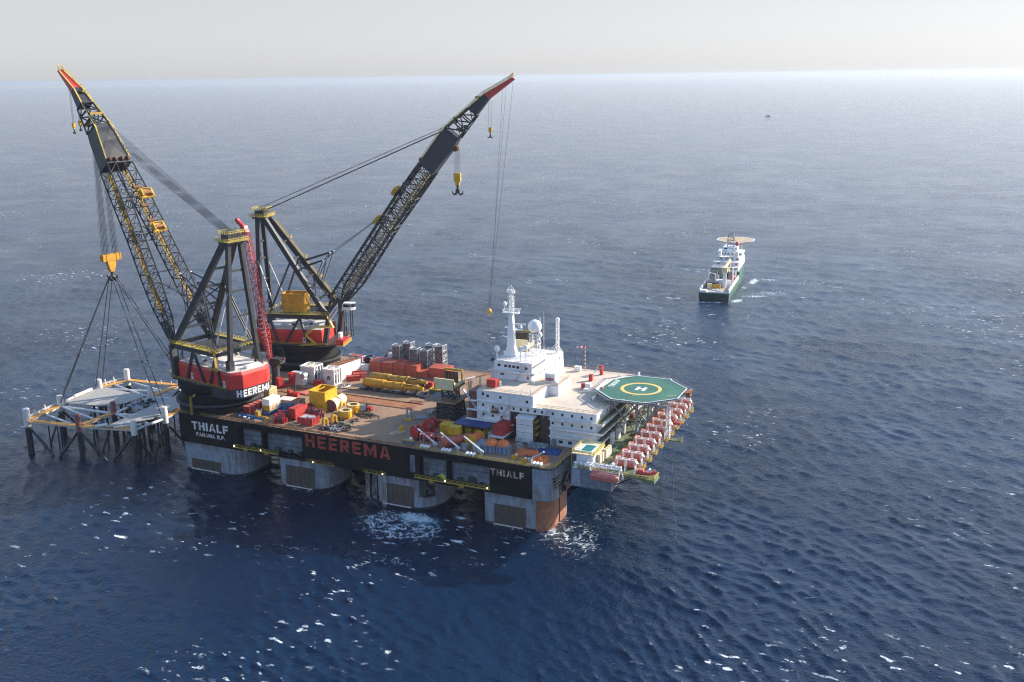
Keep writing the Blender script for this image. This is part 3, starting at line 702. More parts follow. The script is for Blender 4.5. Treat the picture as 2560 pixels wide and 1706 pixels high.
# bridge house on the upper roof
mb = low(MB()); mb.box(125.6, 141.0, 38.6, 54, 42.86, 46.0); mb.box(125.2, 141.0, 38.9, 54, 46.25, 50.0); mb.box(125.6, 140.3, 54, 73.6, 42.86, 46.2)
br = mb.build('bridge_house', M['white'], acc)
mb = low(MB()); mb.prism([(125.3, 39), (140.9, 39), (140.9, 53.9), (125.3, 53.9)], 50.0, 50.12); mb.box(125.8, 140.1, 54.2, 73.4, 46.2, 46.3); mb.build('bridge_roof', M['roof_white'], acc)
mb = low(MB()); mb.box(123.2, 142.4, 37.4, 38.9, 46.0, 46.24); mb.box(141.0, 142.6, 37.4, 56, 46.0, 46.24); mb.box(123.2, 142.4, 37.35, 37.43, 46.24, 46.7); mb.build('bridge_walkway', M['white_worn'], acc)
mb = low(MB()); mb.rail([(125.4, 53.6, 50.1), (125.4, 39.1, 50.1), (140.8, 39.1, 50.1), (140.8, 53.8, 50.1), (125.4, 53.8, 50.1)], 1.1, 1.8, .045); mb.rail([(125.8, 73.2, 46.3), (140.1, 73.2, 46.3), (140.1, 56, 46.3)], 1.1, 2, .045); mb.build('bridge_rail', M['white_worn'], acc)
wins(br, [(127.2, 38.9, 48.3), (130.0, 38.9, 48.2), (131.7, 38.9, 48.2), (133.4, 38.9, 48.2), (135.1, 38.9, 48.1), (138.6, 38.9, 48.0)], 1.15, .95)
wins(br, [(141.0, 39.8 + k * 1.02, 48.3) for k in range(13)], .62, 1.0, 'x'); wins(br, [(141.0, y, 44.6) for y in (46.5, 48.2, 49.9, 51.6)], .7, 1.0, 'x')
wins(br, [(128.2, 38.6, 44.9), (129.0, 38.6, 44.9)], .6, .9); wins(br, [(140.3, y, 44.6) for y in (57.5, 60, 62.2, 64.4, 69.5)], .7, .9, 'x')
mb = low(MB()); mb.box(139.0, 139.9, 38.5, 38.6, 43.9, 44.9); mb.build('fire_locker', M['red_gear'], br)
mb = low(MB()); mb.bar((135.8, 38.0, 46.3), (139.0, 38.0, 50.0), .7, .12); mb.bar((133.8, 38.0, 42.9), (136.6, 38.0, 46.1), .7, .12); mb.build('bridge_stair', M['grey_light'], acc)
# white box house with two red-framed openings
mb = low(MB()); mb.box(145.6, 149.7, 40.9, 45.2, 42.86, 46.4); wb = mb.build('fan_room', M['white'], acc)
for x in (146.9, 148.5):
    mb = low(MB()); mb.box(x - .75, x + .75, 40.8, 40.9, 43.6, 44.7); rr_ = mb.build('red_frame', M['red_gear'], acc)
    mb = low(MB()); mb.box(x - .42, x + .42, 40.76, 40.8, 43.9, 44.4); mb.build('opening', M['grey_light'], rr_)
mb = low(MB()); mb.cbox((150.6, 39.2, 42.86), 2.2, 1.4, .9, .3); mb.ball((150.6, 39.2, 43.8), .8); mb.build('vent_cowl', M['white_clean'], acc)

def dome(x, y, z, r, hgt, label):
    t = thing('satellite_dome', label, 'antenna dome', (x, y, z), 0, 'white antenna domes on the bridge')
    mb = MB(); mb.tube((0, 0, 0), (0, 0, hgt - r * .6), .22, 8); mb.lathe([(r * .55, hgt - r * .95), (r * .6, hgt - r * .5)], 14); mb.build('pedestal', M['white_clean'], t)
    mb = MB(); mb.ball((0, 0, hgt), r, 18, 12, 1.1); mb.build('radome', M['white_clean'], t)
    return t
dome(125.6, 40.5, 50.1, 1.15, 4.2, 'small white dome on a post at the corner of the bridge roof by the mast')
dome(135.4, 41.2, 50.1, 1.05, 4.6, 'pale dome on a tall post, at the front of the bridge roof')
dome(137.2, 42.0, 50.1, 1.0, 5.4, 'slightly higher pale dome on a post, touching its neighbour in front of the big radome')
# big radome on a lattice tower
t = thing('radome_tower', 'large white radome ball on a white lattice tower', 'radar tower', (136.8, 52.0, 50.1))
mb = MB(); q = [(-1.5, -1.5), (1.5, -1.5), (1.5, 1.5), (-1.5, 1.5)]
mb.lattice([(x * 1.15, y * 1.15, 0) for x, y in q], [(x, y, 8.6) for x, y in q], 4, .14, .08); mb.cbox((0, 0, 8.5), 3.6, 3.6, .25); mb.tube((1.6, 1.5, 0), (1.6, 1.5, 15), .1, 6)
mb.tube((3.2, 0, 0), (1.4, 0, 5), .1, 5); mb.build('lattice_tower', M['white_clean'], t)
mb = MB(); mb.ball((0, 0, 11.4), 2.75, 26, 16); mb.build('radome', M['white_clean'], t)
mb = MB(); mb.ball((2.3, -.6, 8.4), 1.05, 16, 10, 1.1); mb.build('small_dome', M['white_clean'], t)
mb = MB(); mb.rail([(-1.8, -1.8, 8.7), (1.8, -1.8, 8.7), (1.8, 1.8, 8.7), (-1.8, 1.8, 8.7)], .9, 1.2, .04, True); mb.cbox((1.2, .8, 3.6), 1.2, 1.2, .2); mb.build('platform_rail', M['rail_rust'], t)
# main mast
t = thing('main_mast', 'tall white tapering mast with radar arms and aerials on the bridge', 'mast', (128.8, 47.3, 50.1))
mb = MB()
sq = lambda sx, sy, z: [(-sx, -sy, z), (sx, -sy, z), (sx, sy, z), (-sx, sy, z)]
def taper(mb, a, b_): 
    v = a + b_; mb.add(v, [(0, 3, 2, 1), (4, 5, 6, 7), (0, 1, 5, 4), (1, 2, 6, 5), (2, 3, 7, 6), (3, 0, 4, 7)])
taper(mb, sq(2.6, 1.6, 0), sq(1.5, 1.1, 4)); taper(mb, sq(1.5, 1.1, 4), sq(.85, .8, 17.2)); mb.build('mast_column', M['white_clean'], t)
mb = MB(); mb.lattice([(x, y, 17.2) for x, y in ((-.8, -.8), (.8, -.8), (.8, .8), (-.8, .8))], [(x, y, 26.2) for x, y in ((-.55, -.55), (.55, -.55), (.55, .55), (-.55, .55))], 7, .12, .07); mb.tube((0, 0, 17), (0, 0, 26.6), .22, 6); mb.build('lattice_top', M['white_clean'], t)
mb = MB()
mb.cbox((0, 0, 17.2), 6.6, 2.4, .25); mb.rail([(-3.3, -1.2, 17.4), (3.3, -1.2, 17.4), (3.3, 1.2, 17.4), (-3.3, 1.2, 17.4)], 1.0, 1.1, .05, True)
mb.cbox((2.4, 0, 10.6), 4.4, 1.8, .2); mb.rail([(.4, -.9, 10.8), (4.6, -.9, 10.8), (4.6, .9, 10.8)], 1.0, 1.1, .05); mb.cbox((-1.8, 0, 11.2), 1.6, 1.2, .15); mb.cbox((-1.6, 0, 7.0), 1.4, .4, .12)
for k, z in enumerate((19, 20.2, 21.4, 22.6, 23.6)): mb.tube((-.2, 0, z), (1.5, 0, z), .08, 5); mb.tube((1.5, 0, z - .3), (1.5, 0, z + .4), .1, 5)
for k, z in enumerate((18.8, 20.8, 23)): mb.tube((0, 0, z), (-1.8 + .2 * k, 0, z), .07, 5); mb.tube((-1.8 + .2 * k, 0, z), (-1.8 + .2 * k, 0, z + 1.2), .05, 5)
mb.cbox((0, 0, 25.2), 3.0, 1.8, .18); mb.rail([(-1.5, -.9, 25.4), (1.5, -.9, 25.4), (1.5, .9, 25.4), (-1.5, .9, 25.4)], .9, .7, .05, True)
for x, z in ((-1.1, 27.2), (.3, 28.0), (1.2, 27.0), (-.4, 27.5), (.8, 27.4)): mb.tube((x, 0, 25.4), (x, 0, z), .08, 5); mb.ball((x, 0, z), .2, 8, 5)
mb.build('mast_platform', M['white_clean'], t)
mb = MB(); mb.bar((.8, -.4, 12.9), (6.2, -.4, 13.2), .32, .45); mb.tube((3.4, -.4, 10.8), (3.4, -.4, 13), .14, 6); mb.bar((1.2, .3, 18.9), (3.9, .3, 19.1), .25, .35); mb.cbox((4.2, 0, 11), .6, .6, 1.6); mb.build('radar_scanner', M['white_clean'], t)
mb = MB(); mb.tube((-2.8, 0, 17.4), (-2.8, 0, 19.8), .12, 6); mb.ball((-2.8, 0, 20.6), .82, 14, 10, 1.25); mb.build('mast_dome', M['white_clean'], t)
mb = MB(); mb.tube((-1.7, -.5, 0), (-1.0, -.5, 17), .07, 5); mb.tube((-1.2, -.9, 0), (-.7, -.9, 17), .07, 5)
for k in range(24): mb.tube((-1.7 + .7 * k / 24, -.5, .7 * k), (-1.2 + .5 * k / 24, -.9, .7 * k), .04, 4)
mb.build('mast_ladder', M['white_worn'], t)
# thin whip aerials on the bridge roof
for x, y, hh, lb in ((138.6, 40.0, 9.0, 'rust-streaked lattice aerial in front of the small domes on the bridge roof'), (140.2, 53.0, 17.5, 'thin white whip aerial beside the big radome')):
    mb = MB(); mb.tube((0, 0, 0), (0, 0, hh), .09, 6, .05); mb.cbox((0, 0, 0), .5, .5, .3)
    for k in range(int(hh / 1.5)): mb.cbox((0, 0, 1 + k * 1.4), .34, .34, .08)
    solo(mb, 'whip_aerial', M['white_worn'], lb, 'aerial', (x, y, 50.1))
t = thing('lattice_mast', 'slim white lattice mast with slanting stays behind the bridge', 'mast', (139.0, 70.5, 46.3))
mb = MB(); q = [(-.5, -.5), (.5, -.5), (.5, .5), (-.5, .5)]; mb.lattice([(x, y, 0) for x, y in q], [(x, y, 12.8) for x, y in q], 10, .12, .08); mb.build('lattice_post', M['white_clean'], t)
mb = MB(); mb.lathe([(.75, 12.8), (.85, 14.4), (.6, 14.8)], 10); mb.build('top_drum', M['white_clean'], t)
mb = MB(); mb.tube((0, 0, 4.5), (-3.6, -1.5, 0), .12, 5); mb.tube((0, 0, 4.5), (-1.2, -3, 0), .12, 5); mb.tube((0, 0, 4.5), (1, 2, 0), .12, 5); mb.build('stay', M['white_clean'], t)

# helideck
HX, HY, HZ = 181.1, 50.2, 41.6
t = thing('helideck', 'green octagonal helideck with a yellow ring and white H', 'helideck', (HX, HY, HZ))
oc = lambda r: [(r * math.cos(R(22.5 + 45 * k)), r * math.sin(R(22.5 + 45 * k))) for k in range(8)]
mb = MB(); mb.prism(oc(17.2), -.5, 0); mb.build('landing_deck', M['heli_green'], t)
mb = MB()
for a, b_ in zip(oc(17.2), oc(17.2)[1:] + oc(17.2)[:1]):
    mb.bar((a[0], a[1], .02), (b_[0], b_[1], .02), .3, .16)
for k in range(8): mb.tube((oc(17.2)[k][0], oc(17.2)[k][1], 0), (oc(17.2)[k][0], oc(17.2)[k][1], .5), .12, 6)
mb.build('deck_edge', M['white_clean'], t)
mb = MB()
o1, o2 = oc(17.4), oc(19.0)
for k in range(8):
    a, b_, c_, d_ = Vector((*o1[k], -.3)), Vector((*o1[(k + 1) % 8], -.3)), Vector((*o2[(k + 1) % 8], -.05)), Vector((*o2[k], -.05))
    mb.bar(d_, c_, .2, .2)
    for j in range(9): mb.bar(a.lerp(b_, j / 8), d_.lerp(c_, j / 8), .12, .12)
    for j in (.25, .5, .75): mb.bar(a.lerp(d_, j), b_.lerp(c_, j), .05, .05)
mb.build('safety_net', M['grey'], t)
def ring(mb, r0, r1, z, n=72):
    for k in range(n):
        a, b_ = 2 * math.pi * k / n, 2 * math.pi * (k + 1) / n
        mb.poly([(r0 * math.cos(a), r0 * math.sin(a), z), (r1 * math.cos(a), r1 * math.sin(a), z), (r1 * math.cos(b_), r1 * math.sin(b_), z), (r0 * math.cos(b_), r0 * math.sin(b_), z)])
mb = MB(); ring(mb, 6.5, 7.8, .006); mb.build('aiming_circle', M['heli_ring'], t)
mb = MB(); write(mb, 'H', 3.9, 4.4, lambda u, v_: (-1.95 + u, -2.2 + v_, .007)); mb.build('landing_letter', M['white_letter'], t)
mb = MB(); write(mb, 'THIALF', 9.6, 2.1, lambda u, v_: (-10.6 - v_, -1.6 + u, .007)); mb.build('deck_name', M['white_letter'], t)
mb = MB(); mb.poly([(-15.75, -6.4, .006), (-14.4, -7.6, .006), (-13.6, 7.6, .006), (-8.6, 14.4, .006), (-11.4, 13.4, .006), (-15.75, 6.4, .006)]); mb.build('no_landing_sector', M['heli_beige'], t)
mb = MB()
for x, y, a in ((12.2, -4.6, .2), (13.2, -4.2, .2), (14.2, -3.8, .2), (-2, -15.2, 0), (-12.6, 8.8, 1), (-12, 10, 1)): mb.cbox((x, y, .006), .9, .35, .01, a)
mb.build('deck_tick', M['heli_beige'], t)
mb = MB()
for x in (-14, -7, 0, 7): mb.bar((x, -16, -1.1), (x, 16, -1.1), .5, 1.0)
for y in (-13, 0, 13): mb.bar((-15, y, -1.6), (14, y, -1.6), .5, .9)
for x, y, z in ((-8, -13, -15.4), (-6.5, 13, -15.4), (2.5, -13, -15.5), (2.5, 13, -15.5), (-6.5, 0, -15.4), (3, 0, -15.5)): mb.tube((x, y, -1.6), (x, y, z), .45, 8)
for y in (-13, 0, 13):
    mb.tube((10, y, -1.6), (3, y, -13), .32, 6); mb.tube((-8, y, -2), (2.5, y, -13), .28, 6); mb.tube((2.5, y, -2), (-7, y, -13), .25, 6)
for s in (-1, 1): mb.tube((2.6, -13 * s, -13), (2.8, 0, -2), .28, 6); mb.tube((-8, -13 * s, -2), (-6.6, 0, -12), .25, 6)
mb.build('support_truss', M['grey'], t)
mb = MB(); mb.cbox((17.9, 1.2, -1.2), 1.8, 3.6, 1.8, .1); mb.rail([(17, -.8, .2), (19.2, -.8, .2), (19.2, 3, .2)], 1.1, .8, .06); mb.build('foam_monitor', M['rust_plate'], t)
mb = MB(); mb.cbox((-6.2, 16.7, 0), .7, .5, 1.3); mb.cbox((7.5, 14.6, 0), .5, .5, .7); mb.build('deck_light', M['white_clean'], t)
# windsock
t = thing('windsock_pole', 'red and white windsock on a banded pole at the roof edge', 'windsock', (149.7, 74.3, 38.86))
mb = MB()
for k in range(0, 12, 2): mb.tube((0, 0, k * .85), (0, 0, k * .85 + .85), .17, 8)
mb.build('pole', M['red_gear'], t)
mb = MB()
for k in range(1, 12, 2): mb.tube((0, 0, k * .85), (0, 0, k * .85 + .85), .17, 8)
mb.build('white_band', M['white_clean'], t)
mb = MB(); mb.tube((0, 0, 10.0), (-1.0, -.1, 9.95), .5, 10, .42); mb.tube((-1.9, -.2, 9.9), (-2.8, -.3, 9.85), .38, 10, .32); mb.build('sock', M['red_gear'], t)
mb = MB(); mb.tube((-1.0, -.1, 9.95), (-1.9, -.2, 9.9), .42, 10, .38); mb.tube((-2.8, -.3, 9.85), (-3.5, -.4, 9.8), .32, 10, .26); mb.build('sock_band', M['white_clean'], t)
# small gear on the roofs
def locker(x, y, z, sx, sy, sz, m, name, label, cat, lid=None, rz=0, grp=None):
    t = thing(name, label, cat, (x, y, z), rz, grp)
    mb = MB(); mb.cbox((0, 0, .12), sx, sy, sz - .2); mb.cbox((0, 0, 0), sx * .85, sy * .85, .12); mb.build('cabinet', M[m], t)
    mb = MB(); mb.cbox((0, 0, sz - .08), sx + .12, sy + .12, .1); mb.build('lid', M[lid or m], t)
    mb = MB(); mb.box(-sx * .32, sx * .32, -sy / 2 - .05, -sy / 2, .35, sz - .35); mb.build('door', M[m], t)
    return t
locker(147.2, 72.6, 38.86, 2.6, 1.8, 2.0, 'white', 'roof_locker', 'white locker on the roof next to the windsock pole', 'locker')
locker(156.9, 61.5, 38.86, 1.4, 1.6, 2.6, 'red_gear', 'fire_cabinet', 'tall red fire cabinet on the beige roof beside the helideck net', 'cabinet')
locker(157.6, 51.2, 38.86, 1.6, 1.4, 1.9, 'red_gear', 'fire_cabinet', 'small red cabinet next to a white locker in the middle of the beige roof', 'cabinet')
locker(159.8, 50.6, 38.86, 2.2, 1.9, 2.3, 'white', 'roof_locker', 'white locker standing between the red cabinets on the beige roof', 'locker')
locker(160.3, 46.8, 38.86, 1.9, 1.3, 1.3, 'white', 'roof_locker', 'low white locker on the beige roof, in front of the taller one', 'locker')
locker(164.6, 49.2, 38.86, 1.8, 1.6, 2.2, 'white', 'roof_locker', 'white locker under the helideck edge beside the red foam unit', 'locker')
locker(171.6, 42.2, 38.86, 1.5, 1.5, 2.0, 'salmon', 'fire_cabinet', 'faded pink cabinet at the corner of the roof under the helideck', 'cabinet')
t = thing('foam_unit', 'red foam tank with hoses on a white frame on the beige roof', 'fire equipment', (167.0, 45.4, 38.86))
mb = MB(); mb.cbox((0, 0, 1.2), 1.5, 1.5, 1.5); mb.ball((0, 0, 2.7), .8, 10, 6, .5); mb.cbox((.6, 0, .1), .5, .5, 2.4); mb.build('tank', M['red_gear'], t)
mb = MB(); mb.rail([(-1.4, -1.2, 0), (1.2, -1.2, 0), (1.2, 1.2, 0), (-1.4, 1.2, 0)], 1.1, 1.2, .07, True); mb.build('frame', M['white_worn'], t)
t = thing('foam_unit', 'red and yellow fire-fighting stand at the far edge of the beige roof', 'fire equipment', (157.4, 71.0, 38.86))
mb = MB(); mb.cbox((.6, 0, 0), 1.2, 1.2, 3.6); mb.cbox((.2, 0, 3.0), 1.8, .8, .8); mb.build('tank', M['red_gear'], t)
mb = MB(); mb.bar((-2.6, 0, 0), (-.9, 0, 3.2), .9, .15); mb.rail([(-2.6, .4, 0), (-.9, .4, 3.2)], 1, .8, .05); mb.rail([(-1, -1, 2.4), (1, -1, 2.4)], 1, .8, .05); mb.build('steps', M['grey_light'], t)
t = thing('cargo_container', 'red closed container with white edge on the upper beige roof', 'container', (129.4, 28.2, 42.86))
mb = MB(); mb.cbox((0, 0, .15), 3.6, 3.0, 2.9); mb.build('box', M['container_red'], t); mb = MB(); mb.box(1.0, 1.12, -1.54, -1.5, .5, 2.7); mb.box(1.81, 1.84, -1.2, 1.2, .4, 2.8); mb.build('door_panel', M['red_gear'], t)
t = thing('roof_winch', 'small white tripod winch on the upper roof beside the red container', 'winch', (132.6, 28.0, 42.86))
mb = MB()
for a in range(3): mb.tube((.9 * math.cos(a * 2.1), .9 * math.sin(a * 2.1), 0), (0, 0, 1.9), .09, 5)
mb.build('tripod', M['white_worn'], t); mb = MB(); mb.cbox((0, 0, 1.8), .7, .5, .8); mb.build('drum', M['cream'], t)
for x, y, z, hh, lb in ((143.5, 23.2, 42.86, 1.9, 'white vent post at the front edge of the upper roof'), (147.4, 23.0, 42.86, 2.4, 'taller white vent post near the corner of the upper roof')):
    mb = MB(); mb.tube((0, 0, 0), (0, 0, hh), .14, 8); mb.cbox((0, 0, 0), .8, .8, .12); mb.ball((0, 0, hh), .22, 8, 6)
    solo(mb, 'vent_post', M['white_clean'], lb, 'vent post', (x, y, z))
# ---------------------------------------------------------------- the two revolving cranes (local x points to the boom, z up from deck level)
HG = Vector((16.5, 0, 26.5))                      # boom hinge line
AP = Vector((-16.5, 0, 71.5))                     # head of the A-frame
def make_crane(cx, cy, az, luff, label, near):
    t = thing('revolving_crane', label, 'crane', (cx, cy, 25), az)
    ns = 1 if near == '+' else -1                   # side (sign of y) turned to the camera
    # tub and slewing drum
    mb = MB(); mb.lathe([(16.6, 0), (16.6, 2.6), (17.6, 3.4), (17.6, 4.4), (15.6, 4.6), (15.4, 8.2), (16.4, 9.4), (16.4, 11.7)], 56); mb.build('tub', M['black'], t)
    mb = MB(); mb.lathe([(17.5, 3.35), (17.75, 3.5), (17.75, 4.3), (17.5, 4.45)], 56); mb.build('ring_flange', M['dark_steel'], t)
    out = [(12.6, -10), (-21, -10), (-24, -6), (-24, 6), (-21, 10), (12.6, 10)]
    mb = MB(); mb.prism([(-8, -12), (-18, -11.5), (-21, -10), (-24, -6), (-24, 6), (-21, 10), (-18, 11.5), (-8, 12)], 8.0, 12.0); mb.build('counterweight', M['black_steel'], t)
    # HEEREMA on the counterweight, following its facets
    line = [Vector(p) for p in ((-21, -10), (-24, -6), (-24, 6), (-21, 10))]
    if near == '+': line = [Vector((-21 + .0, 10)), Vector((-24, 6)), Vector((-24, -6)), Vector((-21, -10))]
    seg = [(b_ - a).length for a, b_ in zip(line, line[1:])]
    def wrap(u, v_):
        s_ = u + 2.2
        for k, (a, b_) in enumerate(zip(line, line[1:])):
            if s_ <= seg[k] or k == 2:
                d = (b_ - a).normalized(); n = Vector((d.y, -d.x)) if near != '+' else Vector((-d.y, d.x))
                n = n if n.dot(Vector((-1, 0))) > 0 else -n
                p = a + d * s_ + n * .03; return (p.x, p.y, 8.6 + v_)
            s_ -= seg[k]
    mb = MB()
    for p in text_polys('HEEREMA', sum(seg) - 4.6, 2.9, .16):
        # cut letters over the facet corners so that they bend with the plating
        xs = [q[0] for q in p]; cuts = [seg[0] - 2.2, seg[0] + seg[1] - 2.2]
        parts = [p]
        for c in cuts:
            nw = []
            for pl in parts:
                if min(q[0] for q in pl) < c < max(q[0] for q in pl):
                    lo, hi = [], []
                    for a, b_ in zip(pl, pl[1:] + pl[:1]):
                        (lo if a[0] <= c else hi).append(a)
                        if (a[0] - c) * (b_[0] - c) < 0:
                            f = (c - a[0]) / (b_[0] - a[0]); q = (c, a[1] + f * (b_[1] - a[1])); lo.append(q); hi.append(q)
                    nw += [lo, hi]
                else: nw.append(pl)
            parts = nw
        for pl in parts:
            if len(pl) > 2: mb.poly([wrap(u - (1e-4 if u >= max(cuts[0], 0) and False else 0), v_) for u, v_ in pl])
    mb.build('company_name', M['white_letter'], t)
    # machinery house
    mb = MB(); mb.prism(out, 12.0, 17.6); mb.prism(out, 17.6, 18.75, [(12.4, -9.7), (-20.6, -9.7), (-23.0, -5.8), (-23.0, 5.8), (-20.6, 9.7), (12.4, 9.7)])
    hs = mb.build('machinery_house', M['red'], t)
    mb = MB(); mb.prism([(12.3, -9.6), (-20.5, -9.6), (-22.9, -5.7), (-22.9, 5.7), (-20.5, 9.6), (12.3, 9.6)], 18.75, 18.9)
    mb.build('house_roof', M['roof_white'], t)
    for x, y in ((-16.5, 6.6 * ns), (-2, 7.2 * ns), (6, -5), (-19, -5)):
        mb = MB(); mb.tube((x, y, 18.9), (x, y, 20.2), .5, 10); v = mb.build('roof_vent', M['roof_white'], t)
        mb = MB(); mb.lathe([(.75, 20.2), (.85, 20.5), (.5, 20.95)], 12, (x, y)); mb.build('vent_cap', M['black_steel'], v)
    mb = MB(); mb.cbox((-13.5, 6.0 * ns, 18.9), 8.5, 1.3, .9); mb.cbox((-20.6, -1.8 * ns, 18.9), 1.8, 7, 1.2); mb.cbox((2, 3, 18.9), 5, 3, .7); mb.build('roof_duct', M['white_clean'], t)
    mb = MB(); mb.rail([(12.2, 9.5, 18.9), (-20.4, 9.5, 18.9), (-22.7, 5.6, 18.9), (-22.7, -5.6, 18.9), (-20.4, -9.5, 18.9), (12.2, -9.5, 18.9)], 1.0, 2.2, .05, True); mb.build('roof_rail', M['yellow_dim'], t)
    for x in ((3.7, -17.2) if near == '+' else (4.0,)):
        mb = MB(); mb.box(x - .7, x + .7, *sorted((10 * ns, 10.08 * ns)), 12.3, 15.0); d = mb.build('door', M['white'], hs)
        mb = MB(); mb.box(x - .28, x + .28, *sorted((10.08 * ns, 10.12 * ns)), 13.5, 14.4); mb.build('door_window', M['glass'], t)
    # walkway ring at house level, front wing platform
    mb = MB()
    mb.plate([(13, -13.0, 12.0), (21, -9, 12.0), (21, 9, 12.0), (13, 13.0, 12.0), (-20, 11.6, 12.0), (-20, 10.02, 12.0), (12.7, 10.02, 12.0), (12.7, -10.02, 12.0), (-20, -10.02, 12.0), (-20, -11.6, 12.0)], .5)
    for y in (-11, -5, 0, 5, 11): mb.bar((13, y, 11.3), (20, y * .8, 11.5), .4, .5)
    mb.build('house_platform', M['dark_steel'], t)
    mb = MB(); mb.rail([(-20, 11.5, 12), (13, 12.9, 12), (20.9, 8.9, 12), (20.9, -8.9, 12), (13, -12.9, 12), (-20, -11.5, 12)], 1.15, 2.0, .06); mb.build('platform_rail', M['rail_yellow'], t)
    # support frame over the house
    mb = MB()
    for s in (-1, 1):
        mb.bar((17.2, 9.6 * s, 24.8), (-14, 9.6 * s, 25.2), 1.3, 1.9)
        mb.bar((16.4, 9.6 * s, 25), (14.2, 10.4 * s, 12), 2.4, 2.0)
        for a, b_ in ((2.2, 6.4), (2.2, -5.2), (-12.6, -8.4), (-12.6, -15.4)): mb.bar((a, 9.6 * s, 24.4), (b_, 10.5 * s, 12), .95, .95)
    mb.bar((17, -9.6, 25), (17, 9.6, 25), 1.2, 1.6); mb.bar((-13.6, -9.6, 25), (-13.6, 9.6, 25), 1.1, 1.4)
    for x in (9, 2, -5): mb.bar((x, -9.4, 25), (x, 9.4, 25), .6, .8)
    for a, b_ in (((9, -9), (2, 9)), ((2, 9), (-5, -9)), ((-5, -9), (-13, 9)), ((-5, 9), (-13, -9))): mb.bar((*a, 25), (*b_, 25), .4, .5)
    mb.build('support_frame', M['black_steel'], t)
    mb = MB()
    for s in (-1, 1):
        mb.box(-14, 17, 9.6 * s - .9, 9.6 * s + .9, 26.05, 26.2); mb.rail([(-14, 10.4 * s, 26.2), (17, 10.4 * s, 26.2)], 1.15, 1.7, .075); mb.rail([(-14, 8.8 * s, 26.2), (13, 8.8 * s, 26.2)], 1.15, 1.7, .06)
    mb.rail([(-14.2, -9, 26.2), (-14.2, 9, 26.2)], 1.15, 1.7, .07)
    mb.build('frame_walkway', M['rail_yellow'], t)
    mb = MB()
    for k in range(9): mb.cbox((7 - k * 1.8, 0, 25.4), .7, 13, .7); 
    for y in (-4.5, -1.5, 1.5, 4.5): mb.tube((8, y, 25.2), (-9, y, 25.2), .5, 8)
    mb.build('winch_drum', M['dark_steel'], t)
    # A-frame
    mb = MB()
    fl = [(Vector((14.5, 9.0 * s, 26.5)), Vector((-14.6, 2.6 * s, 69.6))) for s in (-1, 1)]
    bl_ = [(Vector((-18.2, 7.2 * s, 18.9)), Vector((-17.6, 2.9 * s, 69.6))) for s in (-1, 1)]
    for a, b_ in fl: mb = MB(); mb.bar(a, b_, 1.7, 2.3); mb.build('a_frame_leg', M['black_steel'], t)
    for a, b_ in bl_: mb = MB(); mb.bar(a, b_, 1.5, 1.9); mb.bar(a, a + Vector((0, 0, 4)), 2.4, 2.6); mb.build('a_frame_leg', M['black_steel'], t)
    mb = MB()
    for f in (.2, .42, .62, .78): mb.bar(bl_[0][0].lerp(bl_[0][1], f), bl_[1][0].lerp(bl_[1][1], f), .5, .7)
    for f in (.14, .36, .56, .74): mb.bar(fl[0][0].lerp(fl[0][1], f), fl[1][0].lerp(fl[1][1], f), .9, .9)
    for s in (0, 1):
        for e in (-.5, .5): mb.tube(fl[s][0].lerp(fl[s][1], .56) + Vector((0, e, 0)), Vector((-12.6, (-1, 1)[s] * 9 + e, 26)), .34, 6)
        mb.bar(fl[s][0].lerp(fl[s][1], .14), fl[1 - s][0].lerp(fl[1 - s][1], .36), .45, .45); mb.bar(fl[s][0].lerp(fl[s][1], .36), fl[1 - s][0].lerp(fl[1 - s][1], .56), .45, .45)
    mb.build('a_frame_brace', M['black_steel'], t)
    for s in (-1, 1): mb = MB(); mb.tube((-17.9, 5.2 * s, 50), (-10, 7.4 * s, 27), .3, 6); mb.build('stay_rod', M['white_worn'], t)
    mb = MB(); mb.box(-19.6, -13.4, -4.4, 4.4, 69.4, 70.4); mb.box(-18.6, -14.2, -3.4, 3.4, 70.4, 73.2)
    for y in (-2.7, -1.8, -.9, 0, .9, 1.8, 2.7): mb.tube((-15.4, y - .2, 72.6), (-15.4, y + .2, 72.6), 1.25, 16)
    mb.build('sheave_head', M['black_steel'], t)
    mb = MB()
    for z, e in ((70.45, .9), (73.2, 0)):
        mb.rail([(-19.8 - e, -4.2 - e, z), (-13.0 + e, -4.2 - e, z), (-13.0 + e, 4.2 + e, z), (-19.8 - e, 4.2 + e, z)], 1.25, 1.2, .085, True)
    mb.box(-20.6, -12.2, -5.2, 5.2, 70.3, 70.44); mb.build('head_platform', M['rail_yellow'], t)
    mb = MB()
    for s in (-ns,):
        a, b_ = fl[0 if s < 0 else 1]
        for f0 in (.06, .3, .52, .74):
            p, q = a.lerp(b_, f0), a.lerp(b_, f0 + .2); o_ = Vector((.9, .9 * s, .9))
            mb.bar(p + o_, q + o_, .8, .12); mb.rail([p + o_ + Vector((0, .4 * s, 0)), q + o_ + Vector((0, .4 * s, 0))], 1.1, 2.0, .07)
        for f0 in (.3, .52, .74): 
            p = a.lerp(b_, f0) + Vector((1.2, .6 * s, 1)); mb.cbox(p, 2.0, 1.6, .14); mb.rail([p + Vector((-1, .8 * s, .1)), p + Vector((1, .8 * s, .1)), p + Vector((1, -.8 * s, .1))], 1.1, 1, .07)
    mb.build('leg_stair', M['rail_yellow'], t)
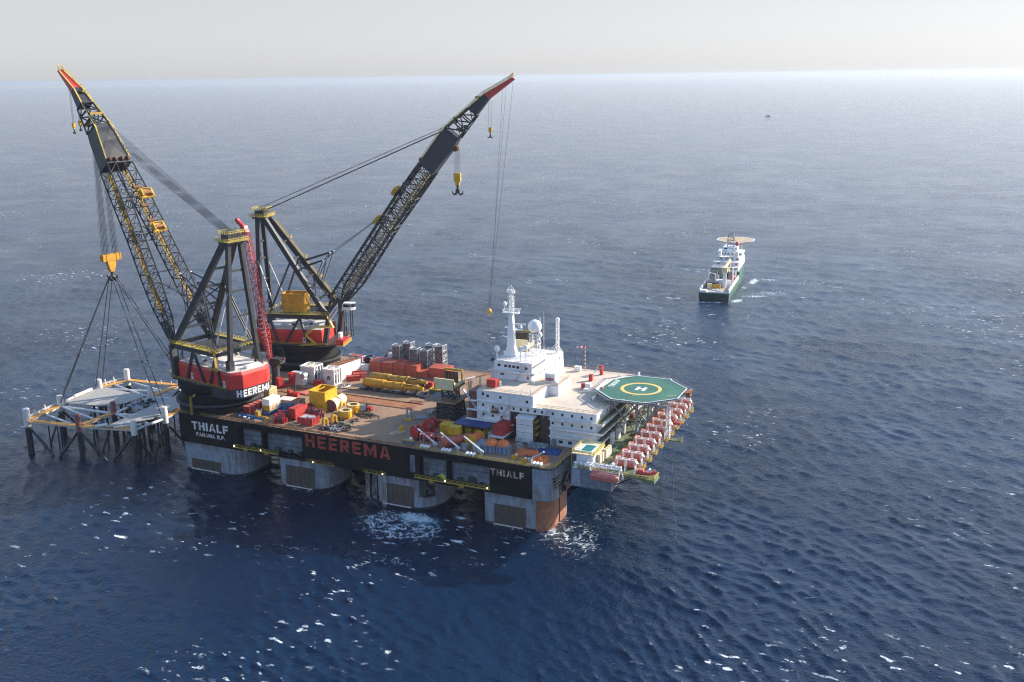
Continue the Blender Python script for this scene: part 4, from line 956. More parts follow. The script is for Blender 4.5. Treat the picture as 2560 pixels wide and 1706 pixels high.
    for s in (-1, 1):
        mb = MB(); o_ = Vector((0, 2.6 * s, 0)); e1, e2 = Vector((16.2, 0, 53.9)) + o_, Vector((12.6, 0, 50.2)) + o_
        mb.tube(Vector((-.4, 5.4 * s, 48.6)), e1, .3, 6); mb.tube(Vector((1.2, 5.6 * s, 46.2)), e2, .3, 6); mb.tube(e1, e2 + Vector((.3, 0, 0)), .14, 5); mb.tube(e2, Vector((7.6, 6.6 * s, 36.8)), .2, 6); mb.tube(e1, Vector((8.2, 6.8 * s, 36.8)), .16, 6)
        mb.build('spreader_pole', M['black_steel'], t)
    mb = MB()
    for s in (-1, 1):
        for e in (Vector((16.2, 2.6 * s, 53.9)), Vector((12.6, 2.6 * s, 50.2))): mb.ball(e, .5, 8, 6)
    mb.build('pole_tip', M['white_clean'], t)
    # operator cab on posts, with the slanting white name panel
    mb = MB(); mb.prism([(18.8, 2.6), (23.0, 2.6), (24.4, 4.0), (24.4, 6.2), (18.8, 6.2)], 25.6, 29.0); cab = mb.build('operator_cab', M['white_clean'], t)
    mb = MB(); mb.box(19.4, 22.8, 2.52, 2.6, 27.1, 28.5); mb.add([(23.04, 2.6, 27), (24.44, 4.0, 27), (24.44, 4.0, 28.6), (23.04, 2.6, 28.6)], [(0, 1, 2, 3)]); mb.box(24.4, 24.46, 4.2, 6.0, 26.6, 28.6); mb.build('cab_window', M['glass'], cab)
    mb = MB()
    for x, y in ((19.4, 3), (22.6, 3), (19.4, 6), (22.6, 6)): mb.tube((x, y, 25.6), (x, y, 12.2), .25, 6)
    mb.tube((22.6, 3, 13), (19.4, 3, 21), .15, 5); mb.build('cab_post', M['black_steel'], t)
    s = ns
    mb = MB(); mb.add([(17.2, 11.0 * s, 23.0), (21.6, 11.0 * s, 28.6), (21.6, 11.0 * s, 32.2), (17.2, 11.0 * s, 26.4)][::1], [(0, 1, 2, 3)])
    if near != '+':
        mb.build('name_panel', M['white_clean'], t)
        mb = MB(); write(mb, 'HEEREMA', 5.2, 1.8, lambda u, v_: (17.5 + u * .75, 11.03 * s, 24.2 + u * 1.0 + v_), .12); mb.build('panel_lettering', M['blue'], t)
        mb = MB()
        for k in range(7): mb.cbox((21.5, -10.5 + k * 1.45, 12), 3.4, .9, 2.6 - .12 * k)
        mb.build('hose_reel_row', M['red_gear'], t)
        mb = MB(); mb.rail([(23.4, -11.6, 12), (23.4, .4, 12)], 1.2, 1.2, .08); mb.box(19.8, 23.5, -11.6, .4, 11.7, 11.98); mb.build('reel_platform', M['rail_yellow'], t)
        mb = MB()
        zz = [(16.2, -10.8, 25.4), (19.2, -11.8, 20.6), (11, -11.6, 20.6), (5.4, -11.6, 16.4), (10.4, -11.8, 12.4), (4, -12.4, 12.0), (-8, -15.5, .2)]
        for a, b_ in zip(zz, zz[1:]): mb.bar(a, b_, 1.1, .3); mb.rail([Vector(a) + Vector((0, -.5, 0)), Vector(b_) + Vector((0, -.5, 0))], 1.1, 1.2, .08)
        mb.build('zigzag_stair', M['rail_yellow'], t)
        mb = MB(); mb.cbox((19.5, -4, 12), 1.4, 3.0, 4.4); mb.build('switch_room', M['white_clean'], t)
    else:
        mb = MB()
        for k in range(3): mb.cbox((17.6 + k * 1.3, 4 - k * 2.6, 12), 1.6, 1.2, 1.7)
        mb.build('hose_reel_row', M['red_gear'], t)
        mb = MB(); zz = [(-13.4, 10.8, 26), (-14.2, 11, 19.5)]
        mb.bar(zz[0], zz[1], 1.0, .5); mb.rail([(-14.6, 10, 26.2), (-14.6, 12, 26.2), (-12, 12, 26.2)], 1.2, 1, .08); mb.box(-16, -12, 10.2, 12.4, 19.2, 19.4); mb.rail([(-16, 12.4, 19.4), (-12, 12.4, 19.4)], 1.1, 1, .08)
        mb.build('zigzag_stair', M['yellow_dim'], t); mb = MB(); mb.bar((-3, 12, 12), (-4.6, 16.2, 7.6), 1.0, .3); mb.bar((-4.6, 17.6, 8), (-4.6, 17.6, .6), 1.0, .4); mb.rail([(-5.4, 17.8, .8), (-5.4, 17.8, 8)], 1, 2, .07)
        mb.build('zigzag_stair', M['yellow_dim'], t)
    # boom: s along the boom, n across it upwards, y sideways
    cl, sl = math.cos(luff), math.sin(luff)
    P = lambda s_, y, n_: Vector((HG.x + s_ * cl - n_ * sl, y, HG.z + s_ * sl + n_ * cl))
    bt = [(0, -1), (16, -2), (48, .9), (68, 1.6), (82, 2.3), (96, 2.3), (103, 3.6), (113, 3.2), (122, 3.2), (135.4, -.2)]
    tp = [(0, 1), (9, 4.8), (44, 7.7), (64, 9.4), (82, 9.9), (98.5, 11.0), (112, 8.2), (121, 6.9), (135.2, 1.2)]
    def ev(prof, s_):
        for (a, u), (b_, v_) in zip(prof, prof[1:]):
            if s_ <= b_: return u + (v_ - u) * (s_ - a) / (b_ - a)
        return prof[-1][1]
    cen = lambda s_: 9.0 + (3.9 - 9.0) * s_ / 81; hw = lambda s_: .7 + (2.05 - .7) * min(1, s_ / 26) if s_ < 70 else 2.05
    corner = lambda s_, sd: [P(s_, sd * (cen(s_) - hw(s_)), ev(bt, s_)), P(s_, sd * (cen(s_) + hw(s_)), ev(bt, s_)), P(s_, sd * (cen(s_) + hw(s_)), ev(tp, s_)), P(s_, sd * (cen(s_) - hw(s_)), ev(tp, s_))]
    st_ = [2, 9, 16, 24, 32, 40, 48, 56, 64, 72, 81]
    for sd in (-1, 1):
        mb = MB()
        for a, b_ in zip(st_, st_[1:]): mb.lattice(corner(a, sd), corner(b_, sd), 2 if b_ - a > 6 else 2, .34, .17)
        mb.bar(P(-.6, sd * 9, 0), P(9, sd * cen(9), ev(bt, 9) * .5 + 1.4), 2.2, 2.4)
        mb.build('boom_leg', M['black_steel'], t)
        mb = MB()
        a, b_ = P(13, sd * (cen(13)), .6), P(79, sd * cen(79), 4.4)
        n_ = 22
        mb.bar(a, b_, 1.5, .1)
        for e in (-.75, .75): mb.rail([a + Vector((0, e, 0)), b_ + Vector((0, e, 0))], 1.1, 3.2, .09)
        mb.build('boom_walkway', M['yellow_dim'], t)
    for s_ in (47, 63):
        mb = MB()
        for n_ in (ev(bt, s_), ev(tp, s_)):
            mb.tube(P(s_, -cen(s_), n_), P(s_, cen(s_), n_), .32, 6); mb.tube(P(s_ + 3.5, -cen(s_), n_), P(s_ + 3.5, cen(s_), n_), .28, 6)
            for k in range(4):
                y0, y1 = -cen(s_) + k * cen(s_) / 2, -cen(s_) + (k + 1) * cen(s_) / 2
                mb.tube(P(s_ + (3.5 if k % 2 else 0), y0, n_), P(s_ + (0 if k % 2 else 3.5), y1, n_), .18, 5)
        for y in (-cen(s_) * .5, 0, cen(s_) * .5): mb.tube(P(s_, y, ev(bt, s_)), P(s_ + 3.5, y, ev(tp, s_)), .18, 5)
        mb.build('boom_crossframe', M['black_steel'], t)
    mb = MB(); mb.tube(P(16, -8, .5), P(30, 7, 2.5), .2, 5); mb.tube(P(16, 8, .5), P(30, -7, 2.5), .2, 5); mb.tube(P(30, -7.2, 4), P(30, 7.2, 4), .24, 5)
    mb.build('boom_crossframe', M['black_steel'], t)
    for s_, y in ((48.5, -3.4), (64.5, -4.6)):
        mb = MB(); o_ = P(s_, y, ev(tp, s_) + .7)
        mb.M = Matrix.Translation(o_) @ Matrix.Rotation(-luff, 4, 'Y')
        mb.box(-2.2, 2.2, -3, 3, -.3, -.1); mb.rail([(-2.2, -3, -.1), (2.2, -3, -.1), (2.2, 3, -.1), (-2.2, 3, -.1)], 1.2, 1.5, .1, True); mb.box(-1.6, 1.6, -2.6, -2.1, 0, 1.6); mb.box(-1.6, 1.6, 2.1, 2.6, 0, 1.6)
        w_ = mb.build('boom_winch_frame', M['yellow'], t)
        mb = MB(); mb.M = Matrix.Translation(o_) @ Matrix.Rotation(-luff, 4, 'Y'); mb.tube((0, -2.1, .9), (0, 2.1, .9), .85, 12); mb.build('winch_drum', M['rust_plate'], w_)
    # plated head
    hb = lambda s_: 6.0 + (3.6 - 6.0) * (s_ - 81) / 20 if s_ < 101 else 3.6 + (.9 - 3.6) * (s_ - 101) / 34.4
    def shell(mb, ss):
        for a, b_ in zip(ss, ss[1:]):
            q = [P(x, y, n_) for x in (a, b_) for y, n_ in ((-hb(x), ev(bt, x)), (hb(x), ev(bt, x)), (hb(x) * .93, ev(tp, x)), (-hb(x) * .93, ev(tp, x)))]
            mb.add([tuple(k) for k in q], [(0, 3, 2, 1), (4, 5, 6, 7), (0, 1, 5, 4), (1, 2, 6, 5), (2, 3, 7, 6), (3, 0, 4, 7)])
    mb = MB(); shell(mb, [81, 88, 96, 100]); mb.build('boom_head', M['black_steel'], t)
    mb = MB()
    for y in (-4.2, -1.6, 1.6, 4.2): mb.M = None; mb.tube(P(82.5, y - .4, ev(tp, 82) + .4), P(82.5, y + .4, ev(tp, 82) + .4), 1.0, 12)
    for y in (-1.2, 1.2): mb.tube(P(95.5, y - .5, 1.7), P(95.5, y + .5, 1.7), 1.3, 14)
    mb.build('head_sheave', M['rust'], t)
    mb = MB()
    q0 = lambda x: [P(x, -hb(x), ev(bt, x)), P(x, hb(x), ev(bt, x)), P(x, hb(x) * .93, ev(tp, x)), P(x, -hb(x) * .93, ev(tp, x))]
    mb.lattice(q0(100), q0(113), 3, .42, .32, 5)
    mb.bar(P(103, -3, 6), P(103, 3, 6), .8, .8); mb.cbox(P(105, 0, 4.2), 2.4, 3, 1.2)
    mb.build('jib_lattice', M['black_steel'], t)
    mb = MB(); shell(mb, [113, 122]); mb.build('jib_box', M['black_steel'], t)
    mb = MB(); shell(mb, [122, 127, 131, 135.3]); mb.build('jib_tip', M['red'], t)
    mb = MB()
    for sd in (-1, 1):
        pl = [P(x, sd * (hb(x) * .93 + .25), ev(tp, x) + .15) for x in (83, 90, 98.5, 105, 112, 121, 128, 135)]
        for a, b_ in zip(pl, pl[1:]): mb.bar(a, b_, .55, .12)
        if sd == ns * -1 or near != '+': mb.rail(pl, 1.15, 2.0, .085, bars=2)
    mb.rail([P(133.5, -.9, 1.6), P(135.6, -.9, 1.2), P(135.6, .9, 1.2), P(133.5, .9, 1.6)], 1.6, .8, .08)
    mb.build('boom_top_rail', M['rail_yellow'], t)
    mb = MB()
    mb.bar(P(106, -2.8, ev(tp, 106) + .5), P(106, 2.8, ev(tp, 106) + .5), 1.2, 1.0); mb.cbox(P(118.6, -.8 * ns, ev(tp, 118.6) + .3), 2.2, 1.6, 1.0); mb.cbox(P(103, 2.2 * ns, 4.0), 1.6, 1.2, 2.0)
    mb.build('jib_platform', M['yellow_dim'], t)
    # ropes from the A-frame head to the boom head
    mb = MB()
    if near == '+':
        for k in range(15):
            y = -3.0 + 6.0 * k / 17; mb.tube((-14.8, y, 72.6 + .9 * (k % 2)), P(98.4 - 6.5 * (k % 2), y * 1.12, ev(tp, 98 - 6.5 * (k % 2)) + .3), .075, 5)
    else:
        for k, y in enumerate((-2.6, -2.2, -1.8, 1.8, 2.2, 2.6)): mb.tube((-14.8, y, 72.9), P(97.6, y * 1.2, ev(tp, 97.6) + .2), .13, 5)
        for y in (-2.4, 2.4): mb.tube((-16.5, y, 74.4), P(99.5, y * 1.2, ev(tp, 99.5) + .6), .07, 4)
        for y in (-2.6, 2.6): mb.tube((16.2, y, 53.9), P(52, y, ev(tp, 52) + .4), .07, 4); mb.tube((12.6, y, 50.2), P(52, y * 1.1, ev(tp, 52) + .4), .07, 4)
        for y in (-1.5, 1.5): mb.tube(P(52, y, ev(tp, 52) + 1), P(82.5, y, ev(tp, 82.5) + 1), .07, 4); mb.tube(P(68, y, ev(tp, 68) + 1), P(98, y, ev(tp, 98) + .8), .07, 4)
    mb.build('luffing_rope', M['rope'], t)
    for s_ in (52, 59, 68):
        mb = MB(); o_ = P(s_, -1.5 * ns, ev(tp, s_) + .9); mb.tube(o_ + Vector((0, -1.6, 0)), o_ + Vector((0, 1.6, 0)), .75, 10); mb.build('rope_roller', M['rust'], t)
    return t, P
A1, L1 = R(167), R(54.3); A2, L2 = R(15), R(50.2)
c1, P1 = make_crane(8.0, 16.4, A1, L1, 'black and red crane at the near corner, hoisting the steel jacket, boom out to sea', '+')
c2, P2 = make_crane(4.5, 82.0, A2, L2, 'black and red crane at the far corner with its boom swung over the deck', '-')
def cw(c, p):
    a = c.rotation_euler.z; x, y, z = p
    return Vector((c.location.x + x * math.cos(a) - y * math.sin(a), c.location.y + x * math.sin(a) + y * math.cos(a), c.location.z + z))
# hook blocks hanging from the booms
def block(name, label, top, h, sc, falls, fm='yellow', spread=.6, big=False, rz=0.0):
    """hook block whose sheaves hang at top - h"""
    base = Vector((top.x, top.y, top.z - h)); t = thing(name, label, 'hook block', base, rz)
    mb = MB(); mb.cbox((0, 0, -1.6 * sc), 1.5 * sc, 1.1 * sc, 1.9 * sc); mb.cbox((0, 0, -2.4 * sc), .9 * sc, .8 * sc, .9 * sc); mb.build('sheave_case', M[fm], t)
    mb = MB(); mb.tube((0, 0, -2.3 * sc), (0, 0, -3.4 * sc), .28 * sc, 8)
    for sg in (-1, 1):
        pts = [Vector((sg * .15, 0, -3.3)), Vector((sg * .3, 0, -4.2)), Vector((sg * .75, 0, -4.5)), Vector((sg * 1.15, 0, -4.2)), Vector((sg * 1.2, 0, -3.7))]
        for k, (a, b_) in enumerate(zip(pts, pts[1:])): mb.tube(a * sc, b_ * sc, .33 * sc * (1 - .16 * k), 8, .33 * sc * (1 - .16 * (k + 1)))
    mb.build('double_hook', M['dark_steel'], t)
    mb = MB()
    for k in range(falls):
        x = (k / (falls - 1) - .5) * 2 * spread * sc if falls > 1 else 0
        mb.tube((x, 0, 0), (x, 0, h), .06 if not big else .07, 4)
    mb.build('hoist_rope', M['rope'], t); return t
block('hook_block', 'yellow main hook block with heavy double hook, idle, hanging from the crane over the deck', cw(c2, P2(95.5, 0, 1.2)), 11.0, 2.0, 6, rz=A2)
block('hook_block', 'small yellow auxiliary hook hanging near the red tip of the crane over the deck', cw(c2, P2(121.5, 0, 3)), 12.0, .95, 2, rz=A2)
block('hook_block', 'small yellow auxiliary hook hanging below the red tip of the jacket-lifting crane', cw(c1, P1(126.5, .3, 2.4)), 17.0, .95, 3, rz=A1)
block('hook_block', 'yellow hook drawn up close under the head of the jacket-lifting crane', cw(c1, P1(113.0, 2.0, 3)), 5.0, .95, 4, rz=A1)
tip = cw(c2, P2(134.6, 0, .2)); ballp = cw(c2, (90, 0, 27.5))
t = thing('whip_ball', 'yellow ball weight on long thin lines from the boom tip, above the sea', 'hook ball', ballp)
mb = MB(); mb.ball((0, 0, 0), 1.15, 14, 9, 1.1); mb.tube((0, 0, -1), (0, 0, -2.2), .3, 6); mb.build('ball', M['yellow'], t)
mb = MB(); mb.tube((0, 0, 1), tip - ballp, .06, 4); mb.tube((.5, 0, 1), cw(c2, P2(128, 0, 1)) - ballp, .06, 4); mb.tube((-.4, 0, 1), cw(c2, P2(130.5, .3, 1)) - ballp, .05, 4); mb.tube((0, 0, -2), (-.6, 1, -15), .05, 4); mb.build('whip_line', M['rope'], t)
# main hoist of the near crane with the lifting beam and the slings to the jacket
hp = cw(c1, P1(95.5, 0, 1.0)); hk = Vector((hp.x, hp.y, 80.4))
t = thing('main_lifting_block', 'long yellow lifting block on many ropes with black hook carrying the slings', 'hook block', hk, A1 + R(90) + R(4))
mb = MB(); mb.box(-4.4, 4.4, -1.1, 1.1, -1.5, 1.4)
for x in (-4.5, -2.6, 2.4, 4.2): mb.box(x - .25, x + .35, -1.25, 1.25, -1.6, 1.5)
mb.build('sheave_beam', M['amber'], t)
mb = MB(); mb.prism([(-1.0, -.8), (1.0, -.8), (1.0, .8), (-1.0, .8)], -6.6, -1.5, [(-2.4, -.9), (2.4, -.9), (2.4, .9), (-2.4, .9)]); mb.tube((.9, -1.1, -5), (.9, 1.1, -5), .8, 12); mb.build('hook_yoke', M['amber'], t)
mb = MB(); mb.tube((0, 0, -6.4), (0, 0, -8.6), .7, 10)
for a in range(4):
    q = Vector((math.cos(a * math.pi / 2 + .5), math.sin(a * math.pi / 2 + .5), 0))
    pts = [Vector((0, 0, -8.4)), q * 1.0 + Vector((0, 0, -10.4)), q * 1.9 + Vector((0, 0, -9.9)), q * 2.3 + Vector((0, 0, -8.2))]
    for k, (a_, b_) in enumerate(zip(pts, pts[1:])): mb.tube(a_, b_, .85 - .16 * k, 8, .85 - .16 * (k + 1))
mb.build('four_prong_hook', M['dark_steel'], t)
mb = MB()
for k in range(26):
    x = -4.2 + 8.4 * k / 25
    if -1.1 < x < .2: continue
    xt = x * .62
    mb.tube((x, .35 * (-1) ** k, 1.3), (xt, .35 * (-1) ** k, hp.z - 80.4), .075, 4)
mb.build('hoist_rope', M['rope'], t)
# red and white lattice crane standing between the two big cranes
t = thing('pedestal_crane', 'slim red and white lattice boom crane between the two big cranes', 'crane', (14.5, 46, 25))
mb = MB(); mb.lathe([(2.2, 0), (1.8, 5), (1.8, 9.5), (2.6, 10), (2.6, 11)], 20); mb.cbox((1.6, 0, 10.6), 5, 4, 2.2); mb.build('pedestal', M['dark_steel'], t)
mb = MB()
a = [Vector((-2.6 + x, y, 11.5)) for x, y in ((-.7, -.7), (.7, -.7), (.7, .7), (-.7, .7))]; m_ = [Vector((-3.9 + x, y, 22)) for x, y in ((-1.4, -1.4), (1.4, -1.4), (1.4, 1.4), (-1.4, 1.4))]
b_ = [Vector((-10.2 + x, y, 68)) for x, y in ((-1.2, -1.2), (1.2, -1.2), (1.2, 1.2), (-1.2, 1.2))]
mb.lattice(a, m_, 5, .2, .14); mb.lattice(m_, b_, 24, .2, .14); mb.build('lattice_boom', M['red_gear'], t)
mb = MB(); mb.tube((-2.7, .3, 12), (-10, .3, 66), .42, 8)
for k in range(0, 24, 1):
    f = k / 24; c_ = Vector((-3.9, 0, 22)).lerp(Vector((-10.2, 0, 68)), f); mb.bar(c_ + Vector((-1.35, -1.4, 0)), c_ + Vector((1.35, -1.4, .4)), .22, .16)
mb.build('boom_ladder', M['white_clean'], t)
mb = MB(); mb.bar((-10.2, 0, 67.5), (-11.4, 0, 70.4), 2.4, 2.2); mb.bar((-11.2, 0, 70), (-14.4, 0, 72.8), 1.5, 1.5); mb.tube((-14.4, -.7, 73), (-14.4, .7, 73), .8, 12); mb.build('boom_nose', M['red_gear'], t)
mb = MB()
for y in (-.9, .9): mb.tube((-2.6, y, 32), (5.2, y, 12.6), .1, 4); mb.tube((-2.2, y * .6, 36), (6, y * .6, 13), .06, 4)
mb.build('stay_rope', M['rope'], t)
mb = MB(); mb.bar((.5, -1.5, 8), (5.8, -1.5, 13), .4, .4); mb.bar((4.4, -1.5, 13), (6.8, -1.5, 13.3), .5, .5); mb.build('stay_arm', M['maroon'], t)
# big amber tank carried on the frame of the far crane
t = thing('steel_tank', 'amber open-topped steel tank on the upper frame of the far crane', 'tank', cw(c2, (-1.1, -4.5, 26.9)), A2)
def tank_parts(t, sx, sy, sz, m, r=1.0):
    mb = MB(); mb.prism(rrect(-sx / 2, sx / 2, -sy / 2, sy / 2, (r,) * 4, 5), 0, sz * .97)
    mb.f.pop(); mb.sm.pop(); inn = rrect(-sx / 2 + .25, sx / 2 - .25, -sy / 2 + .25, sy / 2 - .25, (r,) * 4, 5); n = len(inn)
    mb.add([(x, y, .4) for x, y in inn] + [(x, y, sz * .97) for x, y in inn], [((k + 1) % n, k, n + k, n + (k + 1) % n) for k in range(n)] + [tuple(range(n))]); mb.build('shell', M[m], t)
    o_, i_ = rrect(-sx / 2 - .2, sx / 2 + .2, -sy / 2 - .2, sy / 2 + .2, (r,) * 4, 5), rrect(-sx / 2 + .45, sx / 2 - .45, -sy / 2 + .45, sy / 2 - .45, (r,) * 4, 5); n = len(o_)
    mb = MB(); mb.add([(x, y, sz) for x, y in o_] + [(x, y, sz) for x, y in i_] + [(x, y, sz * .95) for x, y in o_] + [(x, y, sz * .95) for x, y in i_],
                     [f for k in range(n) for j in [(k + 1) % n] for f in ((k, j, n + j, n + k), (2 * n + j, 2 * n + k, k, j)[::1], (n + k, n + j, 3 * n + j, 3 * n + k), (2 * n + k, 2 * n + j, 3 * n + j, 3 * n + k)[::-1])]); mb.build('rim', M[m], t)
    mb = MB()
    for e in (.3,): mb.bar((-sx * .5 + sx * e, -sy / 2, sz * .93), (-sx * .5 + sx * e, sy / 2, sz * .93), .3, .35)
    mb.build('inner_brace', M[m], t)
tank_parts(t, 11.5, 7.5, 8.4, 'amber')
# ---------------------------------------------------------------- cargo and gear on the main deck (z = 25)
Dk = 25.0
def cont(x, y, z, sx, sy, sz, m, label, rz=0, grp=None, name='cargo_container', doors='x', top=None):
    """shipping container: corrugated box, frame, door leaf with bars"""
    t = thing(name, label, 'container', (x, y, z), rz, grp)
    mb = MB(); mb.cbox((0, 0, .12), sx - .16, sy - .16, sz - .2); mb.build('body', M[m], t)
    mb = MB(); hx, hy = sx / 2, sy / 2
    for a in (-1, 1):
        for b_ in (-1, 1): mb.cbox((a * (hx - .09), b_ * (hy - .09), 0), .2, .2, sz)
        y0 = hy - .1 if a > 0 else -hy; x0 = hx - .1 if a > 0 else -hx
        for zz in (0, sz - .18): mb.box(-hx + .2, hx - .2, y0, y0 + .1, zz, zz + .16); mb.box(x0, x0 + .1, -hy + .2, hy - .2, zz, zz + .16)
    mb.build('corner_frame', M[top or m], t)
    mb = MB()
    for b_ in (-.28, .28):
        if doors == 'x': mb.box(hx - .05, hx + .0, b_ * sy - sy * .21, b_ * sy + sy * .21, .22, sz - .25); mb.tube((hx + .04, b_ * sy * .7, .3), (hx + .04, b_ * sy * .7, sz - .3), .05, 5)
        else: mb.box(b_ * sx - sx * .21, b_ * sx + sx * .21, -hy - .0, -hy + .05, .22, sz - .25); mb.tube((b_ * sx * .7, -hy - .04, .3), (b_ * sx * .7, -hy - .04, sz - .3), .05, 5)
    mb.build('door_leaf', M[top or m], t)
    return t
# the long two-tier row of red containers
proto = cont(44.3, 81.9, Dk, 6.05, 2.42, 2.6, 'container', 'red-oxide container in the bottom tier of the long row, at the end by the crane', 0, 'red-oxide containers stacked in a long row')
place = {}
names = ['at the crane end', 'second from the crane end', 'third from the crane end', 'at the bow end']
rows = ['front', 'middle', 'back']
for tier in (0, 1):
    for i in range(4):
        for j in range(3):
            x = 44.3 + i * 6.32 - (0 if tier else 0); y = 81.9 + j * 2.46
            if tier == 1: x -= 0
            if tier == 0 and i == 0 and j == 0: continue
            vis = tier == 1 or j == 0
            if not vis and not (i == 3): continue
            lb = 'red-oxide container, %s tier, %s row of the long stack, %s' % (('bottom', 'top')[tier], rows[j], names[i])
            c = dup(proto, (x, y, Dk + tier * 2.62), 0, lb)
proto['label'] = 'red-oxide container, bottom tier, front row of the long stack, at the crane end'
for j in range(3): dup(proto, (69.0, 82.1 + j * 2.46, Dk), 0, 'single-tier red-oxide container stepping down at the bow end of the long stack, %s row' % rows[j])
for tier in (0, 1):
    for j in range(3):
        dup(proto, (75.6, 81.9 + j * 2.46, Dk + tier * 2.62), 0, 'red-oxide container in the short separate stack, %s tier, %s row' % (('bottom', 'top')[tier], rows[j]))['group'] = 'red-oxide containers in the short stack'
        c = dup(proto, (79.0 + 1.0, 81.9 + j * 2.46, Dk + tier * 2.62), 0, 'red-oxide container closing the bow side of the short stack, %s tier, %s row' % (('bottom', 'top')[tier], rows[j])); c['group'] = 'red-oxide containers in the short stack'; c.scale = (.45, 1, 1)
# grey racks at the far edge
def rack(x, y, sx, sy, sz, label):
    t = thing('steel_rack', label, 'rack', (x, y, Dk), 0, 'tall grey racks at the far deck edge')
    mb = MB(); mb.lattice([(-sx / 2, -sy / 2, 0), (sx / 2, -sy / 2, 0), (sx / 2, sy / 2, 0), (-sx / 2, sy / 2, 0)], [(-sx / 2, -sy / 2, sz), (sx / 2, -sy / 2, sz), (sx / 2, sy / 2, sz), (-sx / 2, sy / 2, sz)], 5, .17, .11)
    mb.bar((-sx / 2, -sy / 2, sz), (sx / 2, sy / 2, sz), .15); mb.bar((-sx / 2, sy / 2, sz), (sx / 2, -sy / 2, sz), .15)
    for zz in (sz * .25, sz * .5, sz * .75): mb.box(-sx / 2, sx / 2, -sy / 2, sy / 2, zz, zz + .12)
    mb.build('frame', M['grey_light'], t)
    mb = MB(); mb.box(-sx / 2 + .1, sx / 2 - .1, -sy / 2 - .06, -sy / 2 - .02, .6, sz - .5); mb.build('back_panel', M['grey_panel'], t)
    mb = MB()
    for k in range(4): mb.tube((sx / 2 - .5, -sy / 2 + sy * (k + .5) / 4, .3), (sx / 2 - .5, -sy / 2 + sy * (k + .5) / 4, sz - .4), .3, 6)
    mb.build('stored_tube', M['grey'], t); return t
for x, y, h_, lb in ((51.0, 90.6, 11.4, 'tall grey rack standing alone, beside the white cabin, front piece'), (55.2, 93.4, 12.4, 'tall grey rack standing behind the lone front one'),
                     (60.6, 90.0, 11.0, 'grey rack in the cluster of four, front, nearer the cranes'), (66.2, 89.6, 10.7, 'grey rack in the cluster of four, front, nearer the bow'),
                     (66.0, 95.4, 12.0, 'grey rack in the cluster of four, back, nearer the cranes'), (71.4, 94.6, 12.2, 'grey rack in the cluster of four, back, nearer the bow')):
    rack(x, y, 4.0, 4.2, h_, lb)
c = cont(46.5, 92.6, Dk, 3.4, 2.6, 6.4, 'white', 'tall white cabin with yellow lower half behind the red containers', 0, None, 'white_cabin')
mb = MB(); mb.cbox((0, 0, .3), 3.5, 2.7, 2.6); mb.build('yellow_base', M['yellow'], c)
t = thing('knuckle_crane', 'small dark folded knuckle crane beside the white cabin at the far edge', 'crane', (41.6, 93.2, Dk))
mb = MB(); mb.tube((0, 0, 0), (0, 0, 3.5), .5, 10); mb.bar((0, 0, 3.5), (-4, .6, 1.4), .4, .5); mb.build('post', M['white_clean'], t)
mb = MB(); mb.bar((0, 0, 3.4), (3.6, .4, 7.2), .4, .6); mb.bar((3.6, .4, 7.2), (6.6, .6, 6.0), .35, .5); mb.build('folding_arm', M['black_steel'], t)
# piling hammers in their cradles
def hammer(x, y, z, ln, m, label):
    t = thing('piling_hammer', label, 'piling hammer', (x, y, z), R(1))
    prof = [(1.9, -.1), (2.1, .2), (2.1, ln * .26), (1.95, ln * .27), (2.1, ln * .3), (1.75, ln * .32), (1.75, ln * .62), (1.45, ln * .66), (1.35, ln * .9), (1.0, ln * .93), (.8, ln)]
    mb = MB(); mb.M = Matrix.Rotation(R(90), 4, 'Y'); mb.lathe([(r_ * .92, s_) for r_, s_ in prof], 20); mb.build('cylinder', M[m], t)
    mb = MB(); mb.M = Matrix.Rotation(R(90), 4, 'Y')
    for s_ in (.15, .24, .305, .34, .66): mb.lathe([(2.08 * .92 + .1, ln * s_), (2.08 * .92 + .1, ln * s_ + .3)], 20)
    mb.build('collar', M[m], t)
    mb = MB()
    pts = [Vector((ln * (.5 + .05 * k), -1.0 + .35 * math.sin(k), 1.3 + .25 * math.cos(k * 1.7))) for k in range(9)]; mb.path(pts, .12, 5); mb.path([p + Vector((0, .5, .1)) for p in pts], .1, 5)
    for k in range(6): mb.cbox((ln * .9 + .4 * k, -.9 + .3 * k, -.6), .5, .5, .9, k)
    mb.build('hose_bundle', M['cable'], t)
    mb = MB()
    for f in (.08, .3, .5, .72, .9): mb.cbox((ln * f, 0, -2.6), .7, 4.2, 1.3); mb.bar((ln * f, -2.0, -2.4), (ln * f, -1.4, -.6), .3); mb.bar((ln * f, 2.0, -2.4), (ln * f, 1.4, -.6), .3)
    mb.box(0, ln, -2.2, -1.8, -2.9, -2.5); mb.box(0, ln, 1.8, 2.2, -2.9, -2.5); mb.build('cradle', M['black_steel'], t)
    mb = MB()
    for f in (.2, .34, .48, .6): mb.tube((ln * f, -2.6, -2.2), (ln * f + 1.2, -1.7, -.9), .16, 5)
    mb.build('strut', M['grey_light'], t); return t
hammer(53.6, 57.0, Dk + 2.95, 29, 'amber', 'big amber piling hammer lying along the deck, nearer of the two')
hammer(51.6, 65.6, Dk + 2.95, 28, 'yellow_dim', 'duller yellow piling hammer lying behind the amber one, in front of the red containers')
mb = MB(); mb.box(-14, 15, -3, 3, 0, .7); mb.box(-16, -14, -2, 2, 0, .5); solo(mb, 'skid_base', M['black_steel'], 'long dark steel base under the nearer piling hammer', 'steel base', (67.6, 57.4, Dk))
